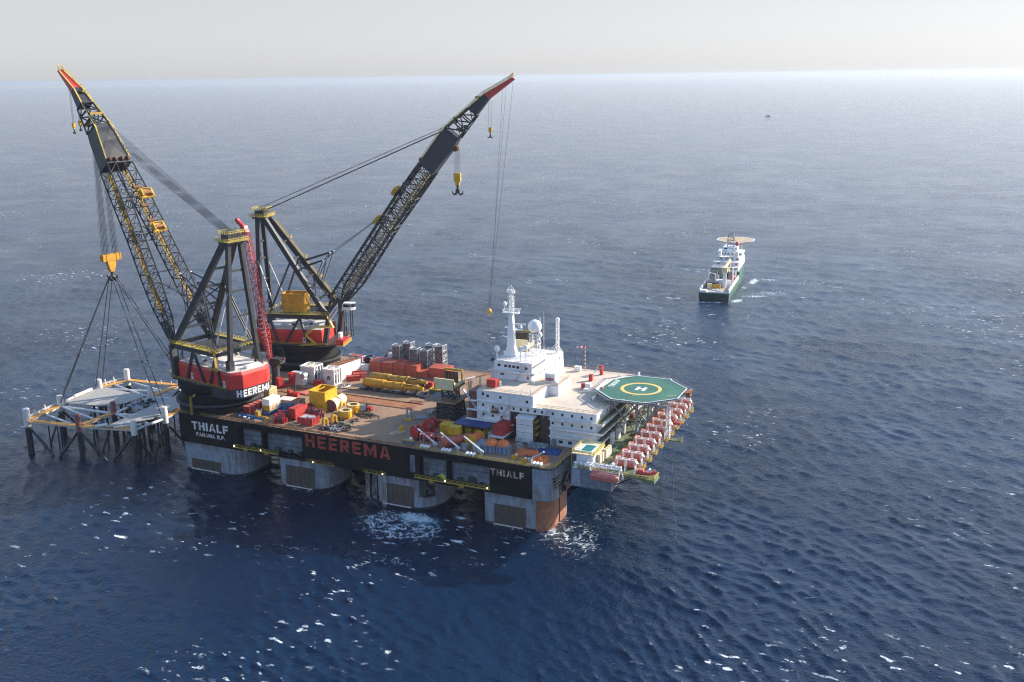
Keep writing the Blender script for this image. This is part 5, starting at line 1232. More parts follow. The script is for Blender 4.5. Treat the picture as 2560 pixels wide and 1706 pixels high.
# red gear round the foot of the far crane
cont(33.0, 66.8, Dk, 6, 2.4, 1.4, 'container_red', 'low red flat rack lying next to the white reel house', R(75), None, 'flat_rack', 'y')
cont(42.0, 65.5, Dk, 6.1, 2.4, 2.2, 'container_red', 'open red basket near the amber hammer, frontmost of the red baskets', R(35), None, 'cargo_basket', 'y')
cont(42.5, 70.6, Dk, 6.1, 2.3, 2.2, 'container_red', 'open red basket with a pale rim, behind the frontmost one', R(35), None, 'cargo_basket', 'y', 'salmon')
cont(38.6, 72.4, Dk, 5.6, 2.3, 2.4, 'container_red', 'red basket against the white workshop container', R(40), None, 'cargo_basket', 'y')
cont(36.8, 82.0, Dk, 6.0, 2.6, 2.6, 'white_box', 'low pink-white container behind the red baskets', R(15), None, 'cargo_container', 'y')
cont(25.6, 94.6, Dk, 8.2, 2.6, 2.7, 'container_red', 'red container with a white top standing at the far deck edge by the crane', R(-6), None, 'cargo_container', 'y', 'white_clean')
t = thing('hose_winch', 'dark blue hose winch at the far deck edge between the containers', 'winch', (33.6, 92.5, Dk))
mb = MB(); mb.tube((0, -1.2, 1.7), (0, 1.2, 1.7), 1.6, 14); mb.tube((0, -1.4, 1.7), (0, -1.2, 1.7), 2.0, 16); mb.tube((0, 1.2, 1.7), (0, 1.4, 1.7), 2.0, 16); mb.build('drum', M['black_steel'], t)
mb = MB(); mb.rail([(-2, -2, 0), (2, -2, 0), (2, 2, 0), (-2, 2, 0)], 3.2, 2, .12, True); mb.build('frame', M['blue'], t)
cont(79.6, 68.8, Dk, 3.6, 2.4, 2.6, 'container_red', 'small red container in the shade between the hammers and the short stack', 0, None, 'cargo_container', 'y')
# white reel houses: frames with a porthole fan
def reel_house(x, y, rz, sx, sy, sz, label, full=False):
    t = thing('reel_house', label, 'reel house', (x, y, Dk), rz)
    mb = MB(); hx, hy = sx / 2, sy / 2
    mb.box(-hx, hx, -hy, -hy + .2, .2, sz)                     # near wall
    mb.box(-hx, -hx + .2, -hy + .2, hy, .2, sz); mb.box(-hx, hx, hy - .2, hy, .2, sz); mb.box(-hx, hx, -hy, hy, 0, .2)
    mb.build('wall', M['white_box'], t)
    mb = MB()
    for p, q in (((hx, -hy, 0), (hx, -hy, sz)), ((hx, hy, 0), (hx, hy, sz)), ((hx, -hy, sz), (hx, hy, sz)), ((hx, -hy, .2), (hx, hy, .2)), ((-hx, -hy, sz), (hx, -hy, sz)), ((-hx, hy, sz), (hx, hy, sz)), ((-hx, -hy, sz), (-hx, hy, sz)), ((hx, -hy * .2, .2), (hx, -hy * .2, sz)), ((hx, hy * .4, .2), (hx, hy * .4, sz))): mb.bar(p, q, .42)
    for p, q in (((-hx, -hy, sz), (hx, hy, sz)), ((-hx, hy, sz), (hx, -hy, sz)), ((0, -hy, sz), (0, hy, sz))): mb.bar(p, q, .25)
    mb.build('frame', M['white_clean'], t)
    mb = MB(); mb.box(-hx + .3, hx - .3, -hy + .3, hy - .3, sz - .5, sz - .35); mb.build('roof_panel', M['cream'], t)
    mb = MB(); mb.tube((hx * .05, -hy - .06, sz * .48), (hx * .05, -hy + .02, sz * .48), .95, 18); f = mb.build('fan_opening', M['glass'], t)
    mb = MB(); mb.lathe([(1.0, -.1), (1.2, -.1), (1.2, .0), (1.0, .0)], 20, caps=False); mb.M = None
    mb.v = [(hx * .05 + v_[0], -hy - .06 + v_[2], sz * .48 + v_[1]) for v_ in mb.v]
    for k in range(3): a = k * 2.1 + .4; mb.bar((hx * .05, -hy - .1, sz * .48), (hx * .05 + .8 * math.cos(a), -hy - .1, sz * .48 + .8 * math.sin(a)), .3, .08)
    mb.build('fan_blade', M['white_clean'], f)
    mb = MB(); mb.tube((0, -hy * .6, sz * .5), (0, hy * .7, sz * .5), sz * .36, 16); mb.build('reel', M['grey'], t)
    return t
reel_house(24.2, 59.2, R(2), 7.2, 7.0, 7.0, 'white reel house with open framed side, at the foot of the far crane')
reel_house(36.2, 57.6, R(2), 5.8, 6.0, 7.2, 'white reel house with a porthole fan, standing in front of the long workshop container')
t = cont(35.2, 69.0, Dk, 5.6, 16, 7.0, 'white_box', 'long white two-storey workshop container with a rusty roof', R(-10), None, 'workshop_container', 'y', 'white_clean')
mb = MB(); mb.box(-2.5, 2.5, -7.6, 7.6, 6.98, 7.04); 
for k in range(7): mb.bar((-2.6, -7 + k * 2.3, 7.1), (2.6, -7 + k * 2.3, 7.1), .2)
mb.build('roof_grating', M['rust_plate'], t)
t = cont(22.8, 51.6, Dk, 6.4, 3.0, 2.9, 'white_box', 'lower white cabin standing in front of the framed reel house', R(0), None, 'white_cabin', 'y')
t = cont(21.6, 52.2, Dk + 2.95, 4.6, 2.6, 2.6, 'white_box', 'upper white cabin stacked on the lower one beside a round fan duct', 0, None, 'white_cabin', 'y')
t = thing('duct_drum', 'silvery round fan duct on the lower white cabin', 'duct', (25.6, 51.4, Dk + 2.95))
mb = MB(); mb.tube((0, -1.3, 1.3), (0, 1.3, 1.3), 1.3, 16); mb.build('drum', M['grey_light'], t); mb = MB(); mb.cbox((0, 0, 0), 1.6, 2.2, .4); mb.build('saddle', M['white_worn'], t)
cont(33.2, 51.6, Dk, 4.2, 2.4, 3.0, 'container_red', 'bright red tool container between the white reel houses', R(2), None, 'tool_container', 'y')
t = thing('red_cradle', 'red U-shaped steel cradle with two uprights near the far crane', 'cradle', (19.0, 46.6, Dk), R(68))
mb = MB(); mb.box(-4, 4, -1.2, 1.2, .2, .9); mb.build('base_beam', M['red_gear'], t)
mb = MB(); mb.box(-4.2, -1.8, -1.3, 1.3, .9, 4.6); mb.box(2.4, 4.2, -1.3, 1.3, .9, 5.4); mb.box(2.0, 4.6, -1.5, 1.5, 5.0, 5.5)
for k in range(4): mb.box(-4.3, -1.7, -1.36, 1.36, 1.4 + k * .85, 1.55 + k * .85)
mb.build('upright', M['red_gear'], t)
# loose hose loops on the deck
def loops(name, label, cat, x, y, spec, r, m, rz=0):
    mb = MB()
    for cx, cy, ra, rb, a0, a1, z in spec:
        n = max(8, int(abs(a1 - a0) / 18)); pts = [Vector((cx + ra * math.cos(R(a0 + (a1 - a0) * k / n)), cy + rb * math.sin(R(a0 + (a1 - a0) * k / n)), z + r)) for k in range(n + 1)]
        mb.path(pts, r, 5)
    return solo(mb, name, m, label, cat, (x, y, Dk), rz)
loops('hose_coil', 'loose pale hose in wide loops on the deck beside the porthole reel house', 'hose', 42.5, 55.5, [(0, 0, 2.6, 3.8, 0, 340, 0), (.5, .6, 3.0, 4.4, -60, 120, .25), (-.8, -.6, 2.0, 2.8, 20, 300, .2), (-2, -1.6, 3.2, 1.6, -80, 90, .1)], .16, M['grey_light'])
# green and yellow frame, pipes, stands
t = thing('spreader_frame', 'green steel spreader frame with a yellow top beside the boom rest', 'frame', (87.0, 63.4, Dk), R(4))
mb = MB(); mb.box(-3.6, 3.6, -2.6, 2.6, .3, 1.7); mb.build('lower_frame', M['ship_green'], t)
mb = MB()
for y in (-2.2, -.6, 1, 2.3): mb.bar((-3.6, y, 2.0), (3.6, y, 2.0), .5, .5)
for x in (-3.2, 0, 3.2): mb.bar((x, -2.4, 2.0), (x, 2.4, 2.0), .45, .45); mb.tube((x, -2.3, 1.6), (x, -2.3, 3.1), .14, 5)
mb.bar((1.4, 1, 2.2), (1.4, 1, 5.4), .25); mb.bar((.2, 1, 5.2), (3, 1, 5.4), .9, .25); mb.build('upper_frame', M['yellow'], t)
t = thing('hydraulic_stand', 'yellow pallet carrying a grey stand of upright cylinders on open deck', 'stand', (92.5, 27.9, Dk), R(12))
mb = MB(); mb.cbox((0, 0, 0), 3.4, 2.6, .5); mb.build('pallet', M['yellow'], t)
mb = MB()
for x, y in ((-.8, -.6), (.8, -.6), (.8, .6), (-.8, .6)): mb.tube((x, y, .5), (x, y, 4.4), .24, 8)
mb.rail([(-1.1, -.9, .5), (1.1, -.9, .5), (1.1, .9, .5), (-1.1, .9, .5)], 2.2, 1.1, .06, True); mb.build('cylinder_stand', M['grey_light'], t)
mb = MB()
for x in (-.7, .1, .8): mb.cbox((x, 0, 4.4), .5, .6, .7)
mb.build('valve_head', M['salmon'], t)
t = thing('pallet_machine', 'small yellow machine on a long pallet near the deck edge', 'machine', (96.2, 12.8, Dk), R(62))
mb = MB(); mb.cbox((1.6, 0, .3), 1.6, 1.2, 1.5); mb.cbox((1.9, 0, 1.8), 1.0, .9, .7); mb.build('engine_box', M['yellow'], t)
mb = MB(); mb.box(-3.2, 2.8, -.9, -.6, 0, .3); mb.box(-3.2, 2.8, .6, .9, 0, .3); mb.box(-3.2, -2.9, -.6, .6, 0, .28); mb.box(.4, .7, -.6, .6, 0, .28); mb.tube((-2.8, 0, .4), (.6, .1, .8), .16, 6); mb.build('pallet_frame', M['cream'], t)
t = thing('forklift', 'small red and black forklift on the open deck', 'forklift', (71.2, 31.6, Dk), R(-8))
mb = MB(); mb.cbox((.5, 0, .5), 2.2, 1.5, 1.0); mb.cbox((1.6, 0, .5), .7, 1.5, 1.3); mb.build('body', M['red'], t)
mb = MB(); mb.rail([(-.7, -.7, .9), (1.2, -.7, .9), (1.2, .7, .9), (-.7, .7, .9)], 1.7, 2, .07, True, 1); mb.cbox((.2, 0, 2.55), 2.1, 1.5, .12); mb.build('cab_guard', M['black_steel'], t)
mb = MB(); mb.bar((-1.0, -.5, .2), (-1.0, -.5, 3.0), .2); mb.bar((-1.0, .5, .2), (-1.0, .5, 3.0), .2); mb.cbox((-1.15, 0, .6), .12, 1.5, 1.5); mb.bar((-2.3, -.4, .3), (-1, -.4, .3), .2, .1); mb.bar((-2.3, .4, .3), (-1, .4, .3), .2, .1); mb.build('mast', M['dark_steel'], t)
for x, y in ((-.4, -.7), (-.4, .7), (1.5, -.7), (1.5, .7)): mb = MB(); mb.tube((x, y - .15, .38), (x, y + .15, .38), .38, 12); mb.build('wheel', M['cable'], t)
t = thing('pipe_stack', 'loose grey pipes and frames piled on deck by the boom rest', 'pipes', (96.2, 31.4, Dk), R(25))
mb = MB()
for k in range(7): mb.tube((-2.6 + .2 * k, -1.6 + .5 * k, .2 + .12 * (k % 3)), (2.8 - .3 * k, -1.2 + .55 * k, .3 + .2 * (k % 2)), .18, 6)
mb.rail([(-2, -2, 0), (2.4, -1.4, 0), (2.6, 1.6, 0)], 1.6, 1.4, .09); mb.build('pipe', M['grey_light'], t)
for k in range(6):
    mb = MB(); mb.tube((-.9, 0, .75), (.9, 0, .75), .75, 10); mb.cbox((0, 0, 0), 1.6, .5, .15)
    solo(mb, 'rusty_drum', M['rust_plate'] if k > 1 else M['grey_light'], ('rust-orange drum lying in the row beside the boom rest' if k > 1 else 'pale drum at the shaded end of the drum row by the boom rest'), 'drum', (97.2 + .15 * k, 37.2 + 1.7 * k, Dk), R(4), 'rust-orange drums in a row' if k > 1 else 'pale drums at the end of the row')
# yellow tank, filter drum, rings in the group by the near crane
t = thing('steel_tank', 'bright yellow open-topped steel tank standing on deck among the gear', 'tank', (52.6, 27.0, Dk), R(-1)); tank_parts(t, 8.0, 9.6, 8.6, 'yellow', .9)
t = thing('filter_vessel', 'fat yellow cylinder lying on its side next to the yellow tank', 'pressure vessel', (57.8, 24.4, Dk), R(97))
mb = MB(); mb.M = Matrix.Translation((0, 0, 2.4)) @ Matrix.Rotation(R(90), 4, 'Y'); mb.lathe([(2.3, 0), (2.3, 5.2), (2.1, 5.3), (2.1, 10.6), (1.7, 11.2), (.6, 11.5)], 24); mb.build('barrel', M['cream'], t)
mb = MB(); mb.M = Matrix.Translation((0, 0, 2.4)) @ Matrix.Rotation(R(90), 4, 'Y'); mb.lathe([(2.65, -.3), (2.65, .1), (2.3, .12)], 24); mb.lathe([(2.45, 4.8), (2.45, 5.3)], 24); mb.build('flange', M['maroon'], t)
mb = MB(); mb.cbox((2, 0, 0), .7, 4, 1.1); mb.cbox((9, 0, 0), .7, 4, 1.1); mb.cbox((4.6, -2.3, 1.2), 1.6, 1, 1.8); mb.build('saddle', M['yellow'], t)
for x, y, lb in ((67.6, 20.6, 'yellow ring-shaped gripper frame on deck, nearer the rail'), (66.4, 28.0, 'yellow ring-shaped gripper frame on deck beside the fat cylinder')):
    t = thing('gripper_ring', lb, 'gripper', (x, y, Dk), .3, 'yellow gripper rings')
    mb = MB(); mb.lathe([(1.75, .3), (2.35, .3), (2.35, 2.9), (1.75, 2.9)], 26, caps=False); mb.lathe([(1.75, 2.9), (1.75, .3)], 26, caps=False); mb.build('ring', M['yellow'], t)
    mb = MB(); mb.lathe([(1.7, 2.9), (2.5, 2.9), (2.5, 3.15), (1.7, 3.15)], 26, caps=False); mb.build('rim', M['cream'], t)
    mb = MB()
    for a in range(5): q = a * 1.257 + .4; mb.cbox((2.6 * math.cos(q), 2.6 * math.sin(q), 0), .8, .8, 2.4, q)
    mb.build('clamp', M['yellow'], t)
for x, y, lb in ((66.2, 8.0, 'yellow upright shackle plate on deck, hard by the rail'), (67.2, 12.6, 'yellow upright shackle plate just behind its twin')):
    t = thing('lifting_clamp', lb, 'clamp', (x, y, Dk), R(75), 'yellow upright clamps')
    mb = MB(); pts = [Vector((-1.0, 0, .3)), Vector((-1.0, 0, 2.6)), Vector((-.5, 0, 3.3)), Vector((.5, 0, 3.3)), Vector((1.0, 0, 2.6)), Vector((1.0, 0, .3))]
    for a, b_ in zip(pts, pts[1:]): mb.bar(a, b_, 1.3, .5)
    mb.build('hoop', M['yellow'], t); mb = MB(); mb.cbox((0, 0, 0), 2.6, 1.8, .35); mb.bar((.4, -1.2, .2), (2.6, -2.6, .3), .5, .4); mb.build('base', M['maroon'], t)
# hoses and chains in a heap
rnd = random.Random(9); spec = []
for k in range(46):
    spec.append((rnd.uniform(-5, 4), rnd.uniform(-7.5, 5.5), rnd.uniform(.5, 2.4), rnd.uniform(.4, 1.8), rnd.uniform(0, 360), rnd.uniform(360, 640), rnd.uniform(0, .5)))
loops('hose_heap', 'tangled heap of dark hoses and chains on deck by the yellow rings', 'hoses', 71.2, 12.6, spec, .17, M['cable'], .2)
spec = [(rnd.uniform(-3, 3), rnd.uniform(-3, 3), rnd.uniform(2, 4.5), rnd.uniform(1, 2.4), rnd.uniform(0, 60), rnd.uniform(140, 330), rnd.uniform(0, .2)) for k in range(10)]
loops('hose_tail', 'dark hoses trailing out over the open brown deck', 'hoses', 73.6, 23.6, spec, .13, M['cable'], -.3)
t = thing('rigging_pile', 'pile of grey shackles and rusty rigging along the near deck edge', 'rigging', (70.4, 6.6, Dk))
mb = MB(); 
for k in range(40): mb.cbox((rnd.uniform(-4.4, 5), rnd.uniform(-2.6, 3), rnd.uniform(0, .5)), rnd.uniform(.4, 1.2), rnd.uniform(.3, .7), rnd.uniform(.3, .7), rnd.uniform(0, 3))
mb.build('shackle', M['grey'], t)
mb = MB()
for k in range(22): mb.cbox((rnd.uniform(-4.6, 5.4), rnd.uniform(-3, 3), rnd.uniform(0, .5)), rnd.uniform(.4, 1.3), rnd.uniform(.3, .6), rnd.uniform(.2, .6), rnd.uniform(0, 3))
mb.build('chain', M['maroon'], t)
mb = MB(); mb.tube((-1, 5.5, .5), (4.8, 4.6, .5), .3, 8); solo(mb, 'yellow_spar', M['cream'], 'yellow pipe lying across the dark hoses', 'pipe', (70.6, 8.0, Dk))
t = thing('blue_sign', 'small blue board leaning behind the yellow rings', 'board', (70.4, 29.2, Dk), .4)
mb = MB(); mb.cbox((0, 0, .9), 1.9, .15, 1.9); mb.build('board', paint('pale_blue_board', (.2, .42, .66), .5), t); mb = MB(); mb.bar((-.6, .1, 0), (-.6, .1, 1), .12); mb.bar((.6, .1, 0), (.6, .1, 1), .12); mb.build('leg', M['grey'], t)
mb = MB(); mb.cbox((0, 0, 0), 4.2, 1.2, .5); mb.tube((-2, 1, .2), (2.6, 1.2, .2), .2, 6); mb.cbox((-2.4, .6, 0), 1.6, 1, .9); solo(mb, 'timber_bundle', M['dark_steel'], 'dark beams stacked behind the fat yellow cylinder', 'beams', (66.4, 33.8, Dk), R(-6))
# red and grey equipment near the rail
cont(50.2, 13.0, Dk + .6, 3.2, 8.0, 4.4, 'container_red', 'red-orange power container with round fans in its sunny side', R(-3), None, 'power_container', 'y')
t = thing('open_basket', 'red open-topped basket with folded gear inside at the deck edge', 'basket', (58.0, 8.6, Dk), R(-2))
mb = MB(); mb.box(-3.4, 3.4, -2.6, 2.6, 0, .3)
for a in (-1, 1): mb.box(-3.4, 3.4, a * 2.6 - .1, a * 2.6 + .1, .3, 3.0); mb.box(a * 3.4 - .1, a * 3.4 + .1, -2.5, 2.5, .3, 3.0)
for k in range(6): mb.box(3.5, 3.65, -2.4 + k * .9, -2.15 + k * .9, .2, 3.0)
mb.build('basket_shell', M['container_red'], t)
mb = MB(); mb.tube((1.6, 0, 2.0), (1.6, 0, 3.1), 1.5, 14); mb.cbox((-1.5, 0, .3), 2.6, 3.6, 2.6); mb.build('load', M['grey_light'], t)
def winch(x, y, rz, m, label, w=3.2):
    t = thing('deck_winch', label, 'winch', (x, y, Dk), rz)
    mb = MB(); mb.tube((-w / 2, 0, 1.8), (w / 2, 0, 1.8), 1.15, 16); mb.build('drum', M['maroon'], t)
    for s in (-1, 1): mb = MB(); mb.tube((s * w / 2 - .12, 0, 1.8), (s * w / 2 + .12, 0, 1.8), 1.75, 18); mb.build('drum_flange', M[m], t)
    mb = MB()
    for s in (-1, 1):
        mb.bar((s * (w / 2 + .5), -1.8, 0), (s * (w / 2 + .5), 0, 3.4), .35); mb.bar((s * (w / 2 + .5), 1.8, 0), (s * (w / 2 + .5), 0, 3.4), .35); mb.bar((s * (w / 2 + .5), -1.8, .2), (s * (w / 2 + .5), 1.8, .2), .35)
    mb.bar((-w / 2 - .5, 0, 3.4), (w / 2 + .5, 0, 3.4), .3); mb.bar((-w / 2 - .5, -1.7, .2), (w / 2 + .5, -1.7, .2), .35); mb.build('frame', M[m], t)
    mb = MB(); mb.cbox((w / 2 + 1.0, .2, .3), .9, 1.6, 1.7); mb.build('motor', M[m], t); return t
winch(46.6, 5.4, R(20), 'red_gear', 'red winch in an A-shaped frame close to the deck rail')
winch(45.6, 9.6, R(35), 'red_gear', 'red winch just behind the one at the rail, beside the power container')
winch(49.6, 20.4, R(80), 'red_gear', 'tall red winch between the power container and the yellow tank', 2.4)
winch(52.6, 17.0, R(15), 'maroon', 'dull purple winch in front of the yellow tank')
winch(57.0, 16.8, R(10), 'maroon', 'dull purple double winch in front of the fat yellow cylinder', 2.6)
t = thing('grey_workshop', 'long grey container with rusty slatted roof behind the blue trestles', 'container', (40.0, 21.9, Dk), R(3))
mb = MB(); mb.cbox((0, 0, .2), 10.4, 5.0, 3.6); mb.build('body', M['grey'], t)
mb = MB(); mb.cbox((0, 0, 3.8), 10.7, 5.3, .2); mb.build('roof_edge', M['rust_plate'], t)
mb = MB()
for k in range(9): mb.cbox((-4.6 + k * .72, 0, 4.0), .34, 4.4, .12)
mb.build('roof_slat', M['white_worn'], t); mb = MB(); mb.bar((5.2, -2.4, 3.8), (5.2, -2.4, 0), .4); mb.bar((5.2, 2.4, 3.8), (5.2, -2.4, .4), .3); mb.build('end_frame', M['cream'], t)
t = thing('two_tone_cabin', 'white-over-yellow cabin with vertical ribs on a blue trestle', 'cabin', (35.8, 14.6, Dk + 1.4), R(-2))
mb = MB(); mb.cbox((0, 0, 2.5), 3.4, 7.0, 2.5); mb.build('upper_half', M['white_clean'], t); mb = MB(); mb.cbox((0, 0, .1), 3.4, 7.0, 2.4); mb.build('lower_half', M['amber'], t)
mb = MB()
for k in range(8): mb.box(1.7, 1.8, -3.3 + k * .9, -3.1 + k * .9, .2, 4.9)
mb.build('rib', M['white_clean'], t); mb = MB(); mb.cbox((0, 0, 4.98), 3.5, 7.1, .1); mb.build('roof', M['roof_white'], t)
t = thing('blue_trestle', 'blue steel trestle with rusty gear under the two-tone cabin', 'trestle', (35.8, 14.2, Dk))
mb = MB(); mb.rail([(-1.6, -4.4, 0), (1.6, -4.4, 0), (1.6, 3.6, 0), (-1.6, 3.6, 0)], 1.3, 1.6, .14, True); mb.bar((-1.6, -4.4, 1.2), (-3.4, -6.6, .2), .3); mb.build('frame', M['blue'], t)
mb = MB()
for k in range(6): mb.cbox((-.6 + .2 * k, -3.6 + k, .05), .8, .6, .7, k)
mb.build('stored_gear', M['rust_plate'], t)
t = thing('blue_trestle', 'dark blue lattice of stacked frames beside the grey container', 'trestle', (41.2, 16.6, Dk), R(15))
mb = MB()
for z_ in (.5, 1.5, 2.5): mb.rail([(-3, -2.4, z_), (3, -2.4, z_), (3, 2.4, z_), (-3, 2.4, z_)], .5, 1.5, .1, True, 1); mb.bar((-3, -2.4, z_), (3, 2.4, z_), .18); mb.bar((-3, 2.4, z_), (3, -2.4, z_), .18)
mb.build('frame', M['blue'], t)
for k, (x, y, lb) in enumerate(((28.7, 8.6, 'red upright frame first from the rail in the row of four'), (29.0, 11.2, 'red upright frame second from the rail in the row of four'), (29.2, 13.8, 'red upright frame third from the rail in the row of four'), (29.4, 16.4, 'brighter red upright frame fourth from the rail in the row of four'))):
    t = thing('red_gate_frame', lb, 'frame', (x, y, Dk), R(-4), 'red upright frames in a row')
    mb = MB(); mb.box(-1.9, 1.5, -.8, .8, .3, 3.4); mb.build('box', M['red_gear'] if k < 3 else M['red'], t)
    mb = MB(); mb.bar((1.7, -.9, 0), (1.7, -.9, 3.9), .3); mb.bar((1.7, .9, 0), (1.7, .9, 3.9), .3); mb.bar((1.7, -.9, 3.8), (1.7, .9, 3.8), .3); mb.cbox((-.2, 0, 3.4), 3.6, 1.7, .2); mb.build('rim', M['salmon'], t)
t = thing('beige_cabin', 'beige louvred cabin in the shade of the near crane', 'cabin', (22.9, 30.6, Dk), R(-5))
mb = MB(); mb.cbox((0, 0, .1), 3.4, 4.6, 4.4); mb.build('body', M['cream'], t); mb = MB()
for k in range(5): mb.box(1.7, 1.8, -1.9, 1.9, .7 + k * .75, 1.0 + k * .75)
mb.build('louvre', M['yellow_dim'], t); mb = MB(); mb.cbox((0, 0, 4.5), 3.7, 4.9, .15); mb.build('roof', M['cream'], t)
t = thing('white_reel', 'white round reel standing near the rail by the red frames', 'reel', (33.2, 9.8, Dk), R(30))
mb = MB(); mb.tube((-.9, 0, 1.3), (.9, 0, 1.3), 1.0, 16); mb.build('core', M['grey_light'], t)
for s in (-1, 1): mb = MB(); mb.tube((s * .9 - .1, 0, 1.3), (s * .9 + .1, 0, 1.3), 1.35, 18); mb.build('flange', M['white_clean'], t)
t = thing('loading_arm', 'blue loading arm with yellow brackets laid along the near rail', 'loading arm', (35.6, 3.6, Dk + .5), R(-9))
mb = MB(); mb.bar((-9, 0, .6), (7.5, 0, .9), .9, .9); mb.bar((-1, .2, .6), (-2.2, -2.6, -3.4), 1.2, 1.6); mb.build('boom', M['blue'], t)
mb = MB(); mb.cbox((1.6, .4, 1.2), 1.9, 1.3, 2.3); mb.cbox((6.8, -.3, .2), 1.6, .6, 2.0); mb.bar((1, .6, 1.6), (8.6, .7, 1.5), .3); mb.cbox((0, -1.2, -1.2), 1.8, .5, 1.2); mb.build('bracket', M['amber'], t)
mb = MB()
for x, y in ((-7, -1.3), (-4.4, -1.6), (-3.6, -1.6), (-1.4, -1.7)): mb.ball((x, y, .6), .4, 8, 6)
mb.build('white_fitting', M['white_clean'], t)
mb = MB(); mb.cbox((0, 0, 0), 4.2, 5.6, .22); solo(mb, 'steel_plate', M['salmon'], 'orange-pink steel plate lying flat behind the yellow tank', 'steel plate', (33.6, 42.0, Dk + .25), R(-12))
mb = MB(); mb.cbox((0, 0, 0), 4.6, 3.4, .3); solo(mb, 'steel_plate', M['rust_plate'], 'rust-brown steel plate lying flat beside the skid rail near the crane', 'steel plate', (23.8, 41.0, Dk), R(-20))
t = thing('red_bracket', 'red bracket with two dark posts standing behind the grey container', 'bracket', (30.0, 36.2, Dk), R(10))
mb = MB(); mb.cbox((.8, 0, 0), 4.6, 2.4, 1.5); mb.cbox((-1.5, .3, 0), 1.2, 1.6, 2.2); mb.build('block', M['red_gear'], t); mb = MB(); mb.bar((-1.6, -.6, 1), (-1.6, -.6, 4.2), .35); mb.bar((1.2, .6, 1), (1.2, .6, 5.8), .4); mb.bar((-1.6, -.6, 4.2), (.6, .5, 5.0), .25); mb.build('post', M['dark_steel'], t)
mb = MB(); mb.bar((-1.6, 0, .9), (1.4, 0, -.0), .3, .2); mb.bar((1.2, -.5, .1), (3.0, .5, .5), .3, .2); mb.bar((1.4, .3, .1), (3.2, 1.0, .6), .3, .2); solo(mb, 'timber_props', M['cream'], 'pale timber props leaning at the deck rail beside the red basket', 'props', (53.6, 4.2, Dk + .2), 0)
t = thing('rope_pile', 'heap of brown netting at the foot of the near crane', 'netting', (20.2, 24.0, Dk))
mb = MB()
for k in range(40): mb.ball((rnd.uniform(-3.4, 3), rnd.uniform(-2.4, 2.4), rnd.uniform(.1, 1.8)), rnd.uniform(.3, .9), 7, 5, .7)
mb.build('net', paint('brown_netting', (.2, .14, .1), .9, .4, .3, bump=.6), t)
# boom rests: lattice towers with beige troughs
def boom_rest(x, y, hz_, label, rz=0.0):
    t = thing('boom_rest', label, 'boom rest', (x, y, Dk), rz)
    mb = MB(); q = ((-4.4, -1.2), (3.6, -1.2), (3.6, 8), (-4.4, 8))
    mb.lattice([(a, b_, 0) for a, b_ in q], [(a * .9, b_ * .9, hz_) for a, b_ in q], 4, .42, .24, 6, cross=True)
    mb.lattice([(a * .6, b_ * .6 + 1, 0) for a, b_ in q], [(a * .6, b_ * .6 + 1, hz_ + 5) for a, b_ in q], 5, .3, .2, 5, cross=True)
    mb.build('lattice_tower', M['black_steel'], t)
    mb = MB(); mb.box(-9.5, 4.2, -2, 9, hz_, hz_ + .35); mb.box(-13, -9.5, .4, 2.6, hz_ - .6, hz_ + .5); mb.build('platform', M['dark_steel'], t)
    mb = MB(); mb.rail([(-9.5, -2, hz_ + .35), (4.2, -2, hz_ + .35), (4.2, 9, hz_ + .35)], 1.2, 1.6, .08); mb.box(-9.5, 4.2, -2.15, -2, hz_ - .2, hz_ + .4); mb.box(4.2, 4.4, -2, 9, hz_ - .3, hz_ + .4); mb.build('platform_rail', M['rail_rust'], t)
    zt = hz_ + 5.2; mb = MB()
    mb.box(-5, 3.4, -1.6, -.9, zt, zt + 4.4); mb.box(-5, 3.4, -.9, 8.6, zt, zt + .8); mb.add([(3.4, -1.6, zt), (3.4, 8.6, zt), (3.4, 8.6, zt + 2.2), (3.4, 1.2, zt + 2.0), (3.4, -1.6, zt + 4.4)], [(0, 1, 2, 3, 4)])
    mb.box(-5, -4.6, -1.6, 8.6, zt, zt + 2.2); mb.build('trough', M['cream'], t)
    mb = MB()
    for k in range(4): mb.box(-4.4 + k * 1.5, -3.2 + k * 1.5, 5.8, 7.0, zt + .8, zt + 5.2)
    mb.build('fender', M['brown_wall'], t)
    mb = MB(); mb.bar((-4.8, 7.6, zt), (-4.8, 7.6, zt + 6), .5); mb.bar((2.6, 7.6, zt), (2.6, 7.6, zt + 6), .5); mb.box(-5, 2.9, 7.2, 8, zt + 5.4, zt + 6.2); mb.rail([(3.6, -1.4, zt + .2), (6.2, 9.5, zt + .2)], 1, 2, .07); mb.build('end_post', M['yellow_dim'], t)
    mb = MB()
    for k in range(12): mb.cbox((rnd.uniform(-3, 2.4), rnd.uniform(-.6, 6), rnd.uniform(hz_ + .4, hz_ + 3.5)), rnd.uniform(.3, .9), rnd.uniform(.3, .9), rnd.uniform(.4, 1.2), rnd.uniform(0, 3))
    mb.build('equipment', M['grey'], t); return t
boom_rest(106.8, 34.0, 7.4, 'black lattice boom rest with a beige trough on top, beside the accommodation block')
boom_rest(126.5, 61.5, 18.6, 'beige boom rest trough seen behind the white mast', R(8))
